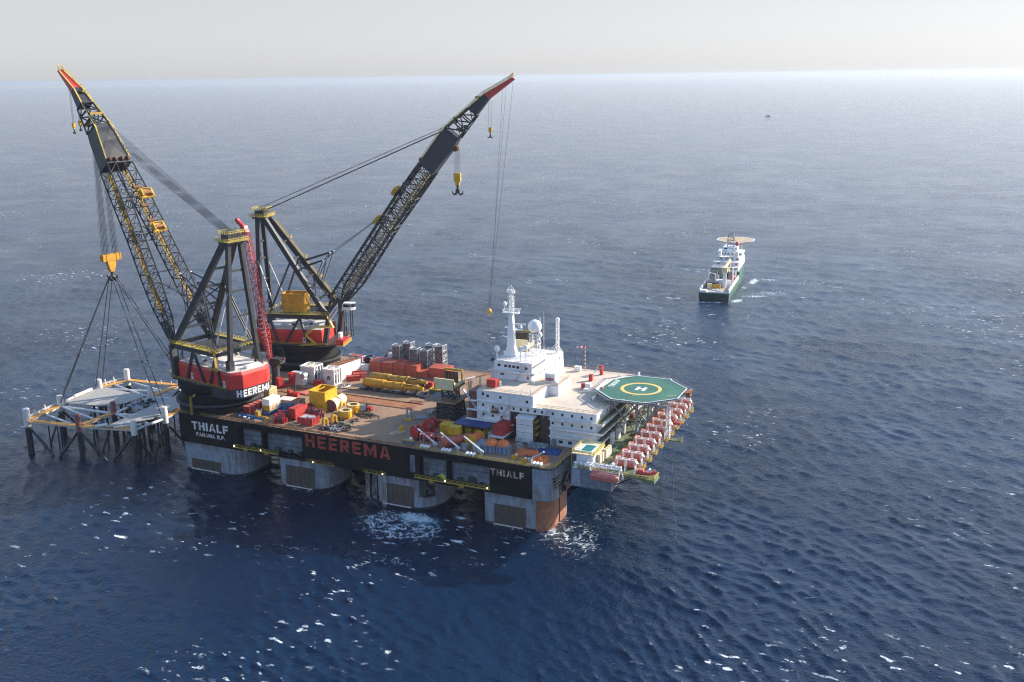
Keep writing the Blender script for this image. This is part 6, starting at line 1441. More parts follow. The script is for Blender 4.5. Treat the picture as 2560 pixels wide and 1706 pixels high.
# pipes and frames behind the boom rest, far side
for k, (x, y, ln, m, lb) in enumerate(((100, 66, 16, 'cream', 'long beige pipe laid above the deck behind the boom rest'), (104, 70, 15, 'white_worn', 'long white pipe on trestles behind the boom rest'), (108, 74, 18, 'rust_plate', 'long rusty pipe on trestles behind the boom rest'))):
    t = thing('deck_pipe', lb, 'pipe', (x, y, Dk), R(58))
    mb = MB(); mb.tube((-ln / 2, 0, 7 + k * .6), (ln / 2, 0, 7.4 + k * .6), .35, 8); mb.build('pipe', M[m], t)
    mb = MB()
    for f in (-.35, 0, .35): mb.bar((ln * f, -1, 0), (ln * f, 0, 6.8 + k * .6), .3); mb.bar((ln * f, 1, 0), (ln * f, 0, 6.8 + k * .6), .3)
    mb.build('trestle', M['grey_light'], t)
cont(117.6, 64.0, Dk + 9.5, 9, 5, 5.6, 'container_red', 'red and white workshop beside the bridge house', R(0), None, 'workshop_container', 'y', 'white_clean')
mb = MB(); mb.cbox((0, 0, 0), 11, 8, 9.4); solo(mb, 'deck_store', M['maroon'], 'dull red deck store next to the upper roof, below the red workshop', 'store', (117.4, 64.0, Dk), 0)
t = cont(121.2, 34.0, Dk, 6, 8, 14.4, 'maroon', 'tall dull red tower box between the boom rest and the white block', 0, None, 'stair_tower', 'y')
# shaded corner between boom rest and accommodation
t = thing('engine_shed', 'blue-roofed shed with yellow machinery in the shade under the white block', 'shed', (127.4, 18.4, Dk))
mb = MB(); mb.box(-8.6, 5.6, -3.0, 5, 5.6, 5.9); mb.build('roof', M['blue_tarp'], t)
mb = MB()
for x in (-8, -4.5, -1, 2.4, 5.2): mb.bar((x, -2.8, 0), (x, -2.8, 5.6), .3); mb.bar((x, 4.6, 0), (x, 4.6, 5.6), .3)
mb.build('post', M['dark_steel'], t)
mb = MB()
for x in (-6.6, -3, .6, 4): mb.cbox((x, 0, .2), 2.4, 3.4, 3.8); mb.tube((x, -2.2, 2.6), (x, -1.2, 2.6), .9, 10)
mb.build('machine', M['yellow'], t); mb = MB(); mb.rail([(-9.2, -4.2, 0), (6.4, -4.2, 0), (6.4, 4, 0)], 2.4, 2, .09); mb.box(-9.2, 6.4, -4.4, -4.1, 0, .7); mb.build('guard_rail', M['yellow_dim'], t)
for x, y, r_, lb in ((106.6, 9.4, 2.6, 'big red cable reel at the end of the reel group, by the deck edge'), (108.4, 15.2, 2.5, 'red cable reel in the middle of the group, in shade'), (112.8, 9.2, 2.1, 'smaller red cable reel next to the white davit'), (106.0, 21.0, 2.2, 'red cable reel well back from the rail, near the boom rest')):
    t = thing('cable_reel', lb, 'cable reel', (x, y, Dk), R(64), 'red cable reels in the shade')
    mb = MB(); mb.tube((-1.3, 0, r_ + .2), (1.3, 0, r_ + .2), r_ * .6, 18); mb.build('core', M['maroon'], t)
    for s in (-1, 1): mb = MB(); mb.tube((s * 1.4 - .14, 0, r_ + .2), (s * 1.4 + .14, 0, r_ + .2), r_, 26); mb.build('flange', M['red_gear'], t)
    mb = MB(); mb.box(-1.9, 1.9, -r_ * .7, -r_ * .4, 0, .5); mb.box(-1.9, 1.9, r_ * .4, r_ * .7, 0, .5); mb.build('stand', M['dark_steel'], t)
cont(109.4, 25.4, Dk, 5.4, 2.6, 2.7, 'container', 'dusty red container behind the cable reels under the boom rest', R(8), None, 'cargo_container', 'y')
cont(117.6, 16.8, Dk, 8.4, 4.4, 5.2, 'yellow', 'large yellow machinery container in the shade beside the reels', R(6), None, 'machine_container', 'y')
t = cont(121.6, 11.6, Dk + 3.4, 4.2, 3.2, 3.0, 'yellow', 'smaller bright yellow container catching sun, standing above the red tank', R(6), None, 'machine_container', 'y')
t = thing('red_skid_tank', 'long dull red tank on a skid under the yellow container', 'tank', (123.6, 9.6, Dk), R(52))
mb = MB(); mb.M = Matrix.Translation((-6, 0, 1.9)) @ Matrix.Rotation(R(90), 4, 'Y'); mb.lathe([(1.2, -.4), (1.8, 0), (1.8, 12), (1.2, 12.4)], 20); mb.build('shell', M['container'], t); mb = MB(); mb.box(-5, 5, -1.6, 1.6, 0, .5); mb.build('skid', M['dark_steel'], t)
t = thing('hose_reel', 'orange drum reel with yellow spoked ends near the rail', 'reel', (129.6, 11.6, Dk), R(78))
mb = MB(); mb.tube((-2.6, 0, 2.5), (2.6, 0, 2.5), 2.0, 20); mb.build('drum', M['orange'], t)
for s in (-1, 1):
    mb = MB()
    for k in range(20):
        a, b_ = k * .314, (k + 1) * .314; mb.bar((s * 2.7, 2.3 * math.cos(a), 2.5 + 2.3 * math.sin(a)), (s * 2.7, 2.3 * math.cos(b_), 2.5 + 2.3 * math.sin(b_)), .35, .35)
    for k in range(5): a = k * 1.257; mb.bar((s * 2.72, 0, 2.5), (s * 2.72, 2.2 * math.cos(a), 2.5 + 2.2 * math.sin(a)), .4, .2)
    mb.tube((s * 2.6, 0, 2.5), (s * 2.66, 0, 2.5), 2.15, 20); mb.build('end_ring', M['yellow'], t)
mb = MB(); mb.box(-2.6, 2.6, -2, 2, 0, .4); mb.build('stand', M['yellow_dim'], t)
greys = [(128.4, 5.8, 2.4, 1.8, 2.3, 'small grey crate by the rail, between two white davits'), (133.2, 8.8, 3.0, 7.6, 2.6, 'long grey container pointing away from the rail beside the orange reel'), (137.6, 7.6, 5.2, 3.2, 3.0, 'grey equipment box with blue door, under the orange domes'), (143.0, 8.2, 5.0, 3.4, 3.0, 'grey equipment box with blue door, nearer the bow, under the orange domes'), (147.4, 12.0, 2.4, 2.0, 2.9, 'narrow grey cabinet standing alone past the orange domes'), (152.4, 17.4, 7.2, 3.0, 1.7, 'row of low grey boxes in front of the white lift tower')]
for x, y, sx, sy, sz, lb in greys:
    t = thing('equipment_box', lb, 'equipment box', (x, y, Dk), R(3), 'grey equipment boxes by the rail')
    mb = MB(); mb.cbox((0, 0, .1), sx, sy, sz - .1); mb.build('box', M['grey'], t)
    mb = MB(); n = max(1, int(sx / 1.5))
    for k in range(n): x0 = -sx / 2 + sx * (k + .5) / n; mb.box(x0 - .45, x0 + .45, -sy / 2 - .06, -sy / 2, .4, sz - .4)
    mb.build('panel', M['blue'] if 'blue' in lb else M['grey_light'], t)
    mb = MB()
    for k in range(4): mb.cbox((rnd.uniform(-sx * .35, sx * .35), rnd.uniform(-sy * .3, sy * .3), sz), .6, .5, .35)
    mb.build('roof_fitting', M['grey_light'], t)
for x, y, lb in ((138.2, 8.4, 'orange dome-shaped cover on the grey box, nearer the cranes'), (142.4, 9.0, 'orange dome-shaped cover on the grey box, nearer the bow')):
    mb = MB(); mb.ball((0, 0, 0), 2.3, 16, 10, .72); mb.v = [(a * 1.0, b_ * 1.3, max(c_, 0)) for a, b_, c_ in mb.v]
    solo(mb, 'orange_cover', M['orange'], lb, 'cover', (x, y, Dk + 3.02), .4)
t = cont(137.8, 20.4, Dk + 3.4, 4.0, 9.5, 4.0, 'container_red', 'red container on a white stand in front of the white block', R(-8), None, 'cargo_container', 'y')
t = thing('white_stand', 'white steel stand carrying the red container', 'stand', (137.0, 16.4, Dk))
mb = MB(); mb.box(-3, 3, -2.4, 8.6, 3.0, 3.35)
for x in (-2.8, 2.8):
    for y in (-2.2, 8.2): mb.bar((x, y, 0), (x, y, 3.0), .35)
mb.rail([(-3, -2.4, 3.35), (-3, 2, 3.35)], 1.1, 1.5, .08); mb.build('frame', M['white_worn'], t)
def tarp(x, y, sx, sy, h_, m, label, rz, seed, nm='tarpaulin'):
    r2 = np.random.default_rng(seed); n = 22; m2 = 16; v = []; ph = r2.uniform(0, 6.28, 6)
    for j in range(m2 + 1):
        for i in range(n + 1):
            u, w_ = i / n * 2 - 1, j / m2 * 2 - 1
            e = (1 - abs(u) ** 5) * (1 - abs(w_) ** 5)
            z = h_ * e ** .6 * (.62 + .2 * math.sin(4.2 * u + ph[0]) * math.cos(3.1 * w_ + ph[1]) + .14 * math.sin(9 * u + 3 * w_ + ph[2]) + .08 * math.sin(17 * u - 11 * w_ + ph[3]))
            v.append((u * sx / 2 * (1 + .04 * math.sin(7 * w_ + ph[4])), w_ * sy / 2 * (1 + .04 * math.sin(6 * u + ph[5])), z + .03))
    mb = MB(); mb.add(v, [(j * (n + 1) + i, j * (n + 1) + i + 1, (j + 1) * (n + 1) + i + 1, (j + 1) * (n + 1) + i) for j in range(m2) for i in range(n)], True)
    return solo(mb, nm, M[m], label, 'tarpaulin', (x, y, Dk), rz)
tarp(151.2, 10.2, 8.8, 4.6, 2.3, 'orange', 'crumpled orange tarpaulin over a heap in the shade', R(14), 3)
tarp(157.6, 6.6, 6.4, 5.2, 2.0, 'orange', 'sunlit orange tarpaulin at the corner of the deck', R(10), 8)
tarp(157.6, 15.4, 8.6, 6.0, 1.6, 'blue_tarp', 'dark blue tarpaulin stretched over a low load', R(8), 5)
t = thing('deck_gear', 'knot of dark hose fittings between the orange tarpaulins', 'fittings', (153.6, 6.0, Dk))
mb = MB()
for k in range(16): mb.tube((rnd.uniform(-1.2, 1.2), rnd.uniform(-1, 1), rnd.uniform(.1, .6)), (rnd.uniform(-1.4, 1.4), rnd.uniform(-1.2, 1.2), rnd.uniform(.4, 2.0)), .14, 5)
mb.build('fitting', M['dark_steel'], t)
for x, y, lb in ((148.6, 4.4, 'small amber winch at the rail with a white ball beside it'), (153.0, 2.6, 'larger amber winch at the rail near the sunlit orange tarpaulin')):
    t = thing('rail_winch', lb, 'winch', (x, y, Dk)); mb = MB(); mb.cbox((0, 0, 0), 1.8, 1.2, .5); mb.tube((-.7, 0, .9), (.7, 0, .9), .6, 10); mb.cbox((1.0, 0, .4), .6, .9, 1.1); mb.build('winch_body', M['amber'], t)
    mb = MB(); mb.ball((.4, 1.4, .9), .6, 10, 7); mb.build('white_cover', M['white_clean'], t)
# white davits along the rail
def davit(x, y, dx, label, m='white_clean', ln=9.0):
    t = thing('boat_davit', label, 'davit', (x, y, Dk))
    mb = MB(); mb.tube((0, 0, 0), (0, 0, 1.6), .45, 10); mb.cbox((0, 0, 1.3), 1.3, 1.0, .9); mb.build('pedestal', M['grey_light'], t)
    mb = MB(); mb.tube((.9 * -dx, 0, 1.5), (dx * ln * .78, .3, 1.8 + ln * .52), .34, 8, .28); mb.tube((0, -.5, 1.7), (0, -.5, 2.6), .15, 6); mb.build('jib', M[m], t); return t
davit(117.4, 3.2, -1, 'first white tilted davit arm from the cranes, at the rail by the cable reels')
davit(127.0, 2.8, -1, 'white tilted davit arm in the middle, beside the orange reel')
davit(136.8, 2.4, -1, 'white tilted davit arm in front of the grey equipment boxes')
davit(156.0, 2.0, 1, 'pale blue-grey davit arm pointing to the bow corner', 'grey_light', 6.5)
t = thing('davit_frame', 'cream tubular portal frame over the rail behind the first white davit', 'portal frame', (117.0, 2.2, Dk))
mb = MB()
for x in (-4.6, -.2, 4.4):
    for y in (-.9, 1.4): mb.tube((x, y, 0), (x, y, 5.4), .15, 6)
    mb.tube((x, -.9, 5.4), (x, 1.4, 5.4), .15, 6)
for y in (-.9, 1.4): mb.tube((-4.6, y, 5.4), (4.4, y, 5.4), .15, 6)
mb.build('tube', M['salmon'], t)
k = 0
for gx, gy, gl in ((113.0, 1.3, 'under the cream portal frame'), (122.0, 1.0, 'between the first two white davits'), (131.8, .9, 'by the grey crates'), (157.6, 1.1, 'beside the sunlit orange tarpaulin')):
    for j in range(3):
        t = thing('raft_canister', 'white life raft canister in the trio at the rail, ' + gl, 'life raft', (gx + j * 1.35, gy, Dk), 0, 'white life raft canisters ' + gl)
        mb = MB(); mb.tube((0, -.6, .95), (0, .6, .95), .55, 12); mb.ball((0, -.6, .95), .55, 12, 8); mb.ball((0, .6, .95), .55, 12, 8); mb.build('canister', M['white_clean'], t)
        mb = MB(); mb.cbox((0, 0, 0), .9, 1.2, .5); mb.build('cradle', M['grey'], t)
t = thing('rail_hut', 'small blue and yellow cabinet at the rail beside the red reels', 'cabinet', (107.0, 2.4, Dk), 0)
mb = MB(); mb.cbox((0, 0, .3), 4.0, 1.8, 1.5); mb.build('body', M['blue'], t); mb = MB(); mb.cbox((0, 0, 1.8), 4.3, 2.1, .2); mb.rail([(-2.1, -1, 0), (2.1, -1, 0)], 1.8, 1.4, .08); mb.build('top', M['yellow_dim'], t); mb = MB(); mb.ball((.8, .2, 2.6), .65, 10, 7); mb.build('white_ball', M['white_clean'], t)
# white lift tower in the recess
t = thing('lift_tower', 'tall white three-tier tower with a rusty open side in front of the accommodation block', 'tower', (145.7, 20.6, Dk))
mb = MB(); mb.box(-3.3, 3.3, 0, 5.4, .8, 9.4); mb.build('body', M['white'], t)
mb = MB(); mb.prism([(-3.5, -.4), (3.5, -.4), (3.5, 5.6), (-3.5, 5.6)], 9.4, 9.6, [(-3.5, -.4, 9.6), (3.5, -.4, 9.6), (3.5, 5.6, 10.5), (-3.5, 5.6, 10.5)]); mb.build('roof', M['white_clean'], t)
mb = MB()
for z_ in (4.0, 7.0): mb.box(-3.36, 3.3, -.05, -.0, z_, z_ + .12); mb.box(-1.2, -.6, -.1, -.05, z_ + .1, z_ + .3); mb.box(1.2, 1.8, -.1, -.05, z_ + .1, z_ + .3)
mb.build('tier_seam', M['grey'], t)
mb = MB(); mb.rail([(-3.4, -.6, .8), (3.4, -.6, .8)], 1.3, 1.1, .07); mb.box(-3.4, 3.4, -.8, 0, .6, .8); mb.build('foot_rail', M['white_worn'], t)
mb = MB(); mb.box(3.3, 3.36, .4, 5.3, .8, 9.2); mb.build('rusty_side', M['rust_plate'], t)
mb = MB()
for z_ in (3, 5.5, 8): mb.box(3.4, 4.6, 1.2, 4.6, z_, z_ + .15); mb.rail([(4.6, 1.2, z_ + .15), (4.6, 4.6, z_ + .15)], 1.0, 1, .07)
mb.build('landing', M['rail_yellow'], t)
# ---------------------------------------------------------------- lifeboats, davits and gear on the bow platform
Gz = 26.04
def boat_shell(ln, wd, hl, hc, wins_=True):
    """enclosed lifeboat hull + canopy along x"""
    n = 16; m = 14; v = []
    for i in range(n + 1):
        u = i / n * 2 - 1; tap = (1 - abs(u) ** 3.2) ** .55 if abs(u) < 1 else 0.0; tap = max(tap, .06)
        for k in range(m):
            a = 2 * math.pi * k / m; cy, sz = math.cos(a), math.sin(a)
            y = wd / 2 * tap * (abs(cy) ** .7) * (1 if cy > 0 else -1)
            z = hl + (hc * sz * (tap ** .6) if sz > 0 else hl * sz * (.75 + .25 * tap) * (abs(sz) ** -.15 if sz else 1))
            v.append((u * ln / 2, y, max(0, z)))
    f = [(i * m + k, (i + 1) * m + k, (i + 1) * m + (k + 1) % m, i * m + (k + 1) % m) for i in range(n) for k in range(m)]
    f = [q[::-1] for q in f]; f += [tuple(range(m)), tuple(range(n * m + m - 1, n * m - 1, -1))]
    return v, f
def lifeboat(x, y, z, rz, label, ln=8.6, wd=3.3, grp='orange lifeboats in the row along the bow'):
    t = thing('lifeboat', label, 'lifeboat', (x, y, z), rz, grp)
    mb = MB(); v, f = boat_shell(ln, wd, 1.45, 1.35); mb.add(v, f, True); mb.build('hull', M['salmon'], t)
    mb = MB(); mb.prism([(-ln * .42, -wd * .3), (-ln * .2, -wd * .3), (-ln * .2, wd * .3), (-ln * .42, wd * .3)], 2.3, 3.5, [(-ln * .39, -wd * .24), (-ln * .23, -wd * .26), (-ln * .23, wd * .26), (-ln * .39, wd * .24)]); mb.build('helm_turret', M['salmon'], t)
    mb = MB(); mb.box(-ln * .2 , -ln * .2 + .03, -wd * .2, wd * .2, 2.8, 3.2)
    for k in range(6):
        for s in (-1, 1): mb.box(-ln * .3 + k * ln * .11, -ln * .3 + k * ln * .11 + .35, s * wd * .475 - .03, s * wd * .475 + .03, 1.75, 1.98)
    mb.build('porthole', M['glass'], t)
    mb = MB(); mb.box(-ln * .42, ln * .42, -wd / 2 - .06, -wd / 2 + .12, 1.3, 1.5); mb.box(-ln * .42, ln * .42, wd / 2 - .12, wd / 2 + .06, 1.3, 1.5); mb.build('rubbing_strake', M['boat_red'], t)
    return t
def davit_frame(x, y, label):
    t = thing('lifeboat_davit', label, 'davit', (x, y, Gz), 0, 'white lifeboat davits in the row along the bow')
    mb = MB()
    for s in (-.75, .75):
        mb.bar((-1.2, s, 4.3), (6.0, s, 4.3), .2, .28); mb.bar((5.7, s, 4.2), (5.7, s, -.6), .24, .3); mb.bar((-1.0, s, 4.3), (-1.0, s, 0), .2, .24)
        mb.bar((2.2, s, 4.2), (2.2, s, 0), .24)
    for q in (-1.0, 1.2, 3.6, 5.8): mb.bar((q, -.75, 4.32), (q, .75, 4.32), .24, .26)
    mb.bar((5.7, -.75, 1.8), (5.7, .75, 1.8), .3); mb.tube((5.9, -.7, 3.4), (5.9, .7, 3.4), .5, 10); mb.build('portal_frame', M['white_worn'], t)
    mb = MB(); mb.cbox((-2.4, 0, 0), 1.4, 1.6, 1.2); mb.tube((-2.4, -.9, 1.5), (-2.4, .9, 1.5), .6, 12); mb.rail([(-3.4, -1.2, 0), (-3.4, 1.2, 0), (-1.4, 1.2, 0)], 1.2, .8, .08); mb.build('winch', M['white_worn'], t)
    mb = MB(); mb.box(3.0, 7.0, -1.5, 1.5, -.9, -.6); mb.rail([(6.9, -1.5, -.6), (6.9, 1.5, -.6)], 1.2, 1, .09); mb.rail([(-4.6, -1.6, 0), (-4.6, 2.6, 0)], 1.2, 1, .09); mb.build('access_platform', M['yellow_dim'], t)
    mb = MB()
    for q in (0, 4.6): mb.tube((q, 1.6, 4.2), (q, 3.2, 3.0), .05, 4)
    mb.bar((0, .7, 4.3), (0, 1.7, 4.2), .25); mb.bar((4.6, .7, 4.3), (4.6, 1.7, 4.2), .25); mb.build('boat_fall', M['grey_light'], t)
    return t
od = ['at the corner with the pool', 'next after the corner one', 'third from the pool corner', 'fourth from the pool corner', 'fifth from the pool corner', 'sixth from the pool corner, by the lattice pole', 'seventh from the pool corner', 'eighth from the pool corner', 'ninth from the pool corner', 'tenth from the pool corner', 'last at the far end of the bow']
lb0 = dv0 = None
for k in range(11):
    y = 6.2 + 7.25 * k
    ld = 'white portal davit in the bow row, ' + od[k]; ll = 'faded orange lifeboat in the bow row, ' + od[k]
    if k == 0: dv0 = davit_frame(187.2, y, ld); lb0 = lifeboat(188.4, y + 3.6, Gz + .1, 0, ll, 9.2, 3.5)
    else: dup(dv0, (187.2, y, Gz), 0, ld); dup(lb0, (188.4, y + 3.6, Gz + .1), 0, ll)
big = lifeboat(184.2, -.6, 24.2, R(-1), 'long faded red lifeboat hanging outside the platform wall beside the pool house', 10.2, 3.6, None)
t = thing('lattice_gantry', 'white lattice gantry beam above the lifeboat on the platform side', 'gantry', (183.6, 1.0, 26.0))
mb = MB(); q = [(-6, -.6, 2.2), (-6, .6, 2.2), (-6, .6, 3.2), (-6, -.6, 3.2)]; mb.lattice(q, [(6, b_, c_) for a, b_, c_ in q], 7, .14, .1)
for x in (-5.6, 5.8): mb.bar((x, .4, 2.6), (x, 1.6, 0), .3); 
mb.bar((5.8, -.6, 3), (5.4, -1.6, -1.4), .35); mb.bar((5.8, .6, 3), (6.6, .6, -1.4), .3); mb.build('truss', M['white_clean'], t)
# rescue boat platform
t = thing('boat_platform', 'green railed platform reaching out beyond the boats at the pool corner', 'platform', (193.5, 5.6, 25.0))
mb = MB(); mb.box(-7, 7.2, -3.2, 2.6, .1, .55); mb.box(3.0, 7.3, -3.3, 2.7, -.6, .1); mb.build('deck', M['green_deck'], t)
mb = MB(); mb.rail([(-6, -3.1, .55), (7.1, -3.1, .55), (7.1, 2.5, .55)], 1.1, 1.4, .08); mb.build('guard_rail', M['rail_yellow'], t)
mb = MB(); mb.tube((-6, -1, .1), (-12, 0, -4), .25, 6); mb.tube((0, -1, .1), (-8, 1, -5), .25, 6); mb.build('bracket', M['dark_steel'], t)
t = thing('rescue_boat', 'small open red rescue boat with a white engine cowl on the outer platform', 'boat', (197.0, 5.4, 26.0), R(4))
mb = MB(); v, f = boat_shell(7.2, 2.5, .9, .35); v = [(x, y, z + (max(0, x) ** 2) * .06) for x, y, z in v]; mb.add(v, f, True); mb.build('hull', M['boat_red'], t)
mb = MB(); mb.cbox((-1.6, 0, 1.0), 1.6, 1.5, .9); mb.cbox((-2.9, 0, .9), .9, 1.9, .8); mb.build('console', M['salmon'], t)
mb = MB(); mb.bar((.4, -.4, 1.3), (1.4, -.4, 2.4), 1.0, .5); mb.build('cowl', M['white_clean'], t); mb = MB(); mb.rail([(1.6, -.9, 1.3), (3.3, 0, 1.5), (1.6, .9, 1.3)], .8, .8, .05); mb.build('bow_rail', M['grey_light'], t)
# pool house
t = thing('pool_house', 'white house with a teal swimming pool on its roof and yellow rails', 'pool house', (174.2, 11.0, 26))
mb = MB(); mb.box(-2.2, 4.0, -5.6, 5.4, 0, 4.0); mb.build('wall', M['white'], t)
mb = MB(); mb.box(-4.0, 4.2, -6.0, 5.8, 3.98, 4.3); mb.build('roof', M['cream'], t)
mb = MB(); mb.box(-1.9, 2.9, -4.2, 2.9, 4.3, 4.75)
mb.build('pool_rim', M['white_clean'], t)
mb = MB(); mb.box(-1.4, 2.4, -3.7, 2.4, 4.7, 4.77); mb.build('pool_water', M['pool'], t)
mb = MB(); mb.rail([(4.1, 5.6, 4.3), (4.1, -5.9, 4.3), (-3.9, -5.9, 4.3), (-3.9, 5.6, 4.3)], 1.15, 1.4, .08); mb.rail([(-4.0, 5.7, 4.3), (0, 5.7, 4.3)], 1.15, 1.3, .08); mb.box(4.18, 4.28, -6, 5.8, 3.9, 4.4); mb.build('roof_rail', M['rail_yellow'], t)
mb = MB()
for x, y in ((-3.9, -5.8), (-3.9, 0), (-3.9, 5.4)): mb.bar((x, y, 0), (x, y, 4.0), .3)
mb.build('post', M['yellow_dim'], t)
k = 0
for k in range(4):
    t = thing('sun_lounger_box', 'cream bench box in the group beside the rooftop pool, number of the row towards the stairs' if False else 'cream bench box beside the rooftop pool', 'bench', (171.6, 7.4 + 1.75 * k, 30.3), 0, 'cream benches beside the pool')
    mb = MB(); mb.cbox((0, 0, .1), 2.0, 1.2, .45); mb.build('seat', M['roof_white'], t); mb = MB(); mb.bar((-.9, -.55, .55), (-.9, .55, .9), .2, .5); mb.build('backrest', M['cream'], t)
for k, (x, y, lb) in enumerate(((174.4, 3.6, 'white spherical gear at the wall end below the pool house, first of three'), (176.0, 3.4, 'white spherical gear below the pool house, middle of three'), (177.6, 3.3, 'white spherical gear below the pool house, beside the gantry'))):
    t = thing('raft_canister', lb, 'life raft', (x, y, 26), 0, 'white canisters below the pool house'); mb = MB(); mb.ball((0, 0, 1.3), .72, 12, 8); mb.build('canister', M['white_clean'], t); mb = MB(); mb.cbox((0, 0, 0), 1, 1, .7); mb.build('cradle', M['grey'], t)
t = thing('mooring_reel', 'white spoked reel machine standing below the pool house wall', 'reel', (177.4, 4.6, 26), R(20))
mb = MB()
for x in (-.6, .6):
    for k in range(12): a, b_ = k * .5236, (k + 1) * .5236; mb.bar((x, 1.1 * math.cos(a), 2.4 + 1.1 * math.sin(a)), (x, 1.1 * math.cos(b_), 2.4 + 1.1 * math.sin(b_)), .2)
    for k in range(4): a = k * 1.57; mb.bar((x, 0, 2.4), (x, 1.1 * math.cos(a), 2.4 + 1.1 * math.sin(a)), .15)
mb.build('spoked_ring', M['white_clean'], t); mb = MB(); mb.bar((-.8, 0, 0), (-.8, 0, 2.4), .3); mb.bar((.8, 0, 0), (.8, 0, 2.4), .3); mb.build('stand', M['white_worn'], t)
t = thing('capstan', 'white capstan post at the end of the platform wall', 'capstan', (172.6, 2.9, 26))
mb = MB(); mb.lathe([(.6, 0), (.4, .5), (.4, 1.4), (.7, 1.6), (.7, 2.0)], 14); mb.build('drum', M['white_clean'], t); mb = MB(); mb.cbox((0, 0, 0), 1.8, 1.4, .35); mb.bar((.4, 0, 1.8), (1.8, .3, 2.4), .25); mb.build('base', M['white_worn'], t)
# white lockers on the green deck
for x, y, h_, lb in ((179.0, 9.4, 3.4, 'cream locker next to the pool house, beside the gantry'), (179.2, 11.4, 3.4, 'cream locker second along the pool house'), (179.4, 14.6, 3.6, 'cream locker third along, past a small gap'), (179.5, 16.4, 3.6, 'cream locker fourth along the green deck'), (179.6, 18.2, 3.7, 'cream locker at the end of the pool house row'),
                     (176.9, 29.6, 4.2, 'white locker against the side walkway under the lower storey'), (177.0, 36.0, 4.0, 'white locker farther along the side walkway'), (177.2, 42.4, 4.0, 'white locker in the shade of the helideck'),
                     (179.2, 71.4, 4.4, 'white locker standing alone on the sunny green deck'), (179.2, 78.6, 4.6, 'white locker at the far end of the green deck')):
    t = thing('deck_locker', lb, 'locker', (x, y, Gz), 0, 'pale lockers on the green deck')
    mb = MB(); mb.cbox((0, 0, .1), 1.0, 1.5 if y < 25 else 2.4, h_ - .1); mb.build('cabinet', M['cream'] if y < 20 else M['white'], t)
    mb = MB(); w2 = .72 if y < 25 else 1.18
    for s in (-.5, .5): mb.box(.5, .56, s * w2 - w2 * .42, s * w2 + w2 * .42, .4, h_ - .3)
    mb.build('door', M['white_worn'], t)
t = thing('winch_platform', 'red winch unit in the helideck shadow on the green deck', 'winch', (177.4, 56.0, Gz + 2.6), R(80))
mb = MB(); mb.box(-4.5, 4.5, -2, 2, -.4, 0); mb.rail([(-4.5, -2, 0), (4.5, -2, 0), (4.5, 2, 0)], 1, 1.6, .07); mb.build('platform', M['green_deck'], t); mb = MB(); mb.cbox((-2.4, 0, 0), 2.2, 1.6, 1.5); mb.cbox((2, 0, 0), 2.4, 1.6, 1.6); mb.build('winch', M['maroon'], t)
mb = MB(); mb.bar((-3, 1.6, .2), (3.6, 1.8, 1.4), .35, .25); mb.build('white_pipe', M['white_clean'], t); mb = MB()
for x in (-4, 4): mb.bar((x, 0, -.4), (x, 0, -2.6), .3)
mb.build('leg', M['grey'], t)
t = thing('lattice_pole', 'white lattice pole with a small gangway platform between the lifeboats', 'pole', (193.4, 44.6, 25.4))
mb = MB(); q = [(-.7, -.7), (.7, -.7), (.7, .7), (-.7, .7)]; mb.lattice([(x, y, 0) for x, y in q], [(x * .8, y * .8, 13.4) for x, y in q], 9, .15, .1); mb.build('lattice', M['white_clean'], t)
mb = MB(); mb.box(-2, 5.6, -1.4, 1.2, -.5, -.1); mb.rail([(-1, -1.3, -.1), (5.5, -1.3, -.1), (5.5, 1.1, -.1)], 1.2, 1.2, .09); mb.build('gangway', M['green_deck'], t)
mb = MB(); mb.tube((1.2, 0, 9), (3.2, .4, 6.4), .16, 6); mb.cbox((3.4, .4, 5.6), 2.4, 1.2, .9); mb.build('red_lifebuoy_gear', M['boat_red'], t)
for k, (x0, y0, x1, y1, lb) in enumerate(((196, 30, 197, 18, 'thin dark mooring line dropping from the bow to the sea, inner one'), (199, 30, 206, 14, 'thin dark mooring line dropping from the bow to the sea, outer one'))):
    mb = MB(); mb.path([Vector((0, 0, 25)), Vector(((x1 - x0) * .4, (y1 - y0) * .4, 13)), Vector((x1 - x0, y1 - y0, -1))], .09, 4); solo(mb, 'mooring_line', M['cable'], lb, 'line', (x0, y0, 0), 0)

# ---------------------------------------------------------------- steel jacket in the slings of the near crane
jk = thing('steel_jacket', 'white steel jacket frame with orange walkways standing in the sea, held by slings', 'jacket', (-51, 22, 0))
J = lambda x, y, z: (x + 51, y - 22, z)
ZF = 14.4
PILES = [(-75.4, -11.0, 20.6, 'w', 1.45), (-79.3, 10.6, 19.6, 'w', 1.45), (-83.6, 37.6, 19.2, 'w', 1.5), (-80.6, 52.6, 20.6, 'w', 1.4), (-50.4, 55.0, 17.6, 'w', .9), (-49.3, -7.2, 20.2, 'r', 1.2), (-48.6, 11.8, 20.0, 'r', 1.2), (-50.8, 36.4, 20.0, 'w', 1.1), (-24.0, -1.6, 18.6, 'w', 1.35), (-22.8, 15.4, 19.8, 'w', 1.35), (-25.5, 40.5, 18.0, 'w', 1.3)]
for x, y, zt, c, r_ in PILES:
    mb = MB(); mb.lathe([(r_ * .9, -6), (r_ * .9, 12.4)], 16, J(x, y, 0)[:2]); lg = mb.build('leg', M['jacket_dark'], jk)
    mb = MB(); mb.lathe([(r_, 12.4), (r_, zt - .35), (r_ * .8, zt)], 18, J(x, y, 0)[:2]); mb.build('pile_sleeve', M['jacket_white'] if c == 'w' else M['maroon'], lg)
Q = [(x, y) for x, y, *_ in PILES]
mb = MB()
def jt(a, b_, za=ZF, zb=ZF, r_=.62): mb.tube(J(*a, za), J(*b_, zb), r_, 10)
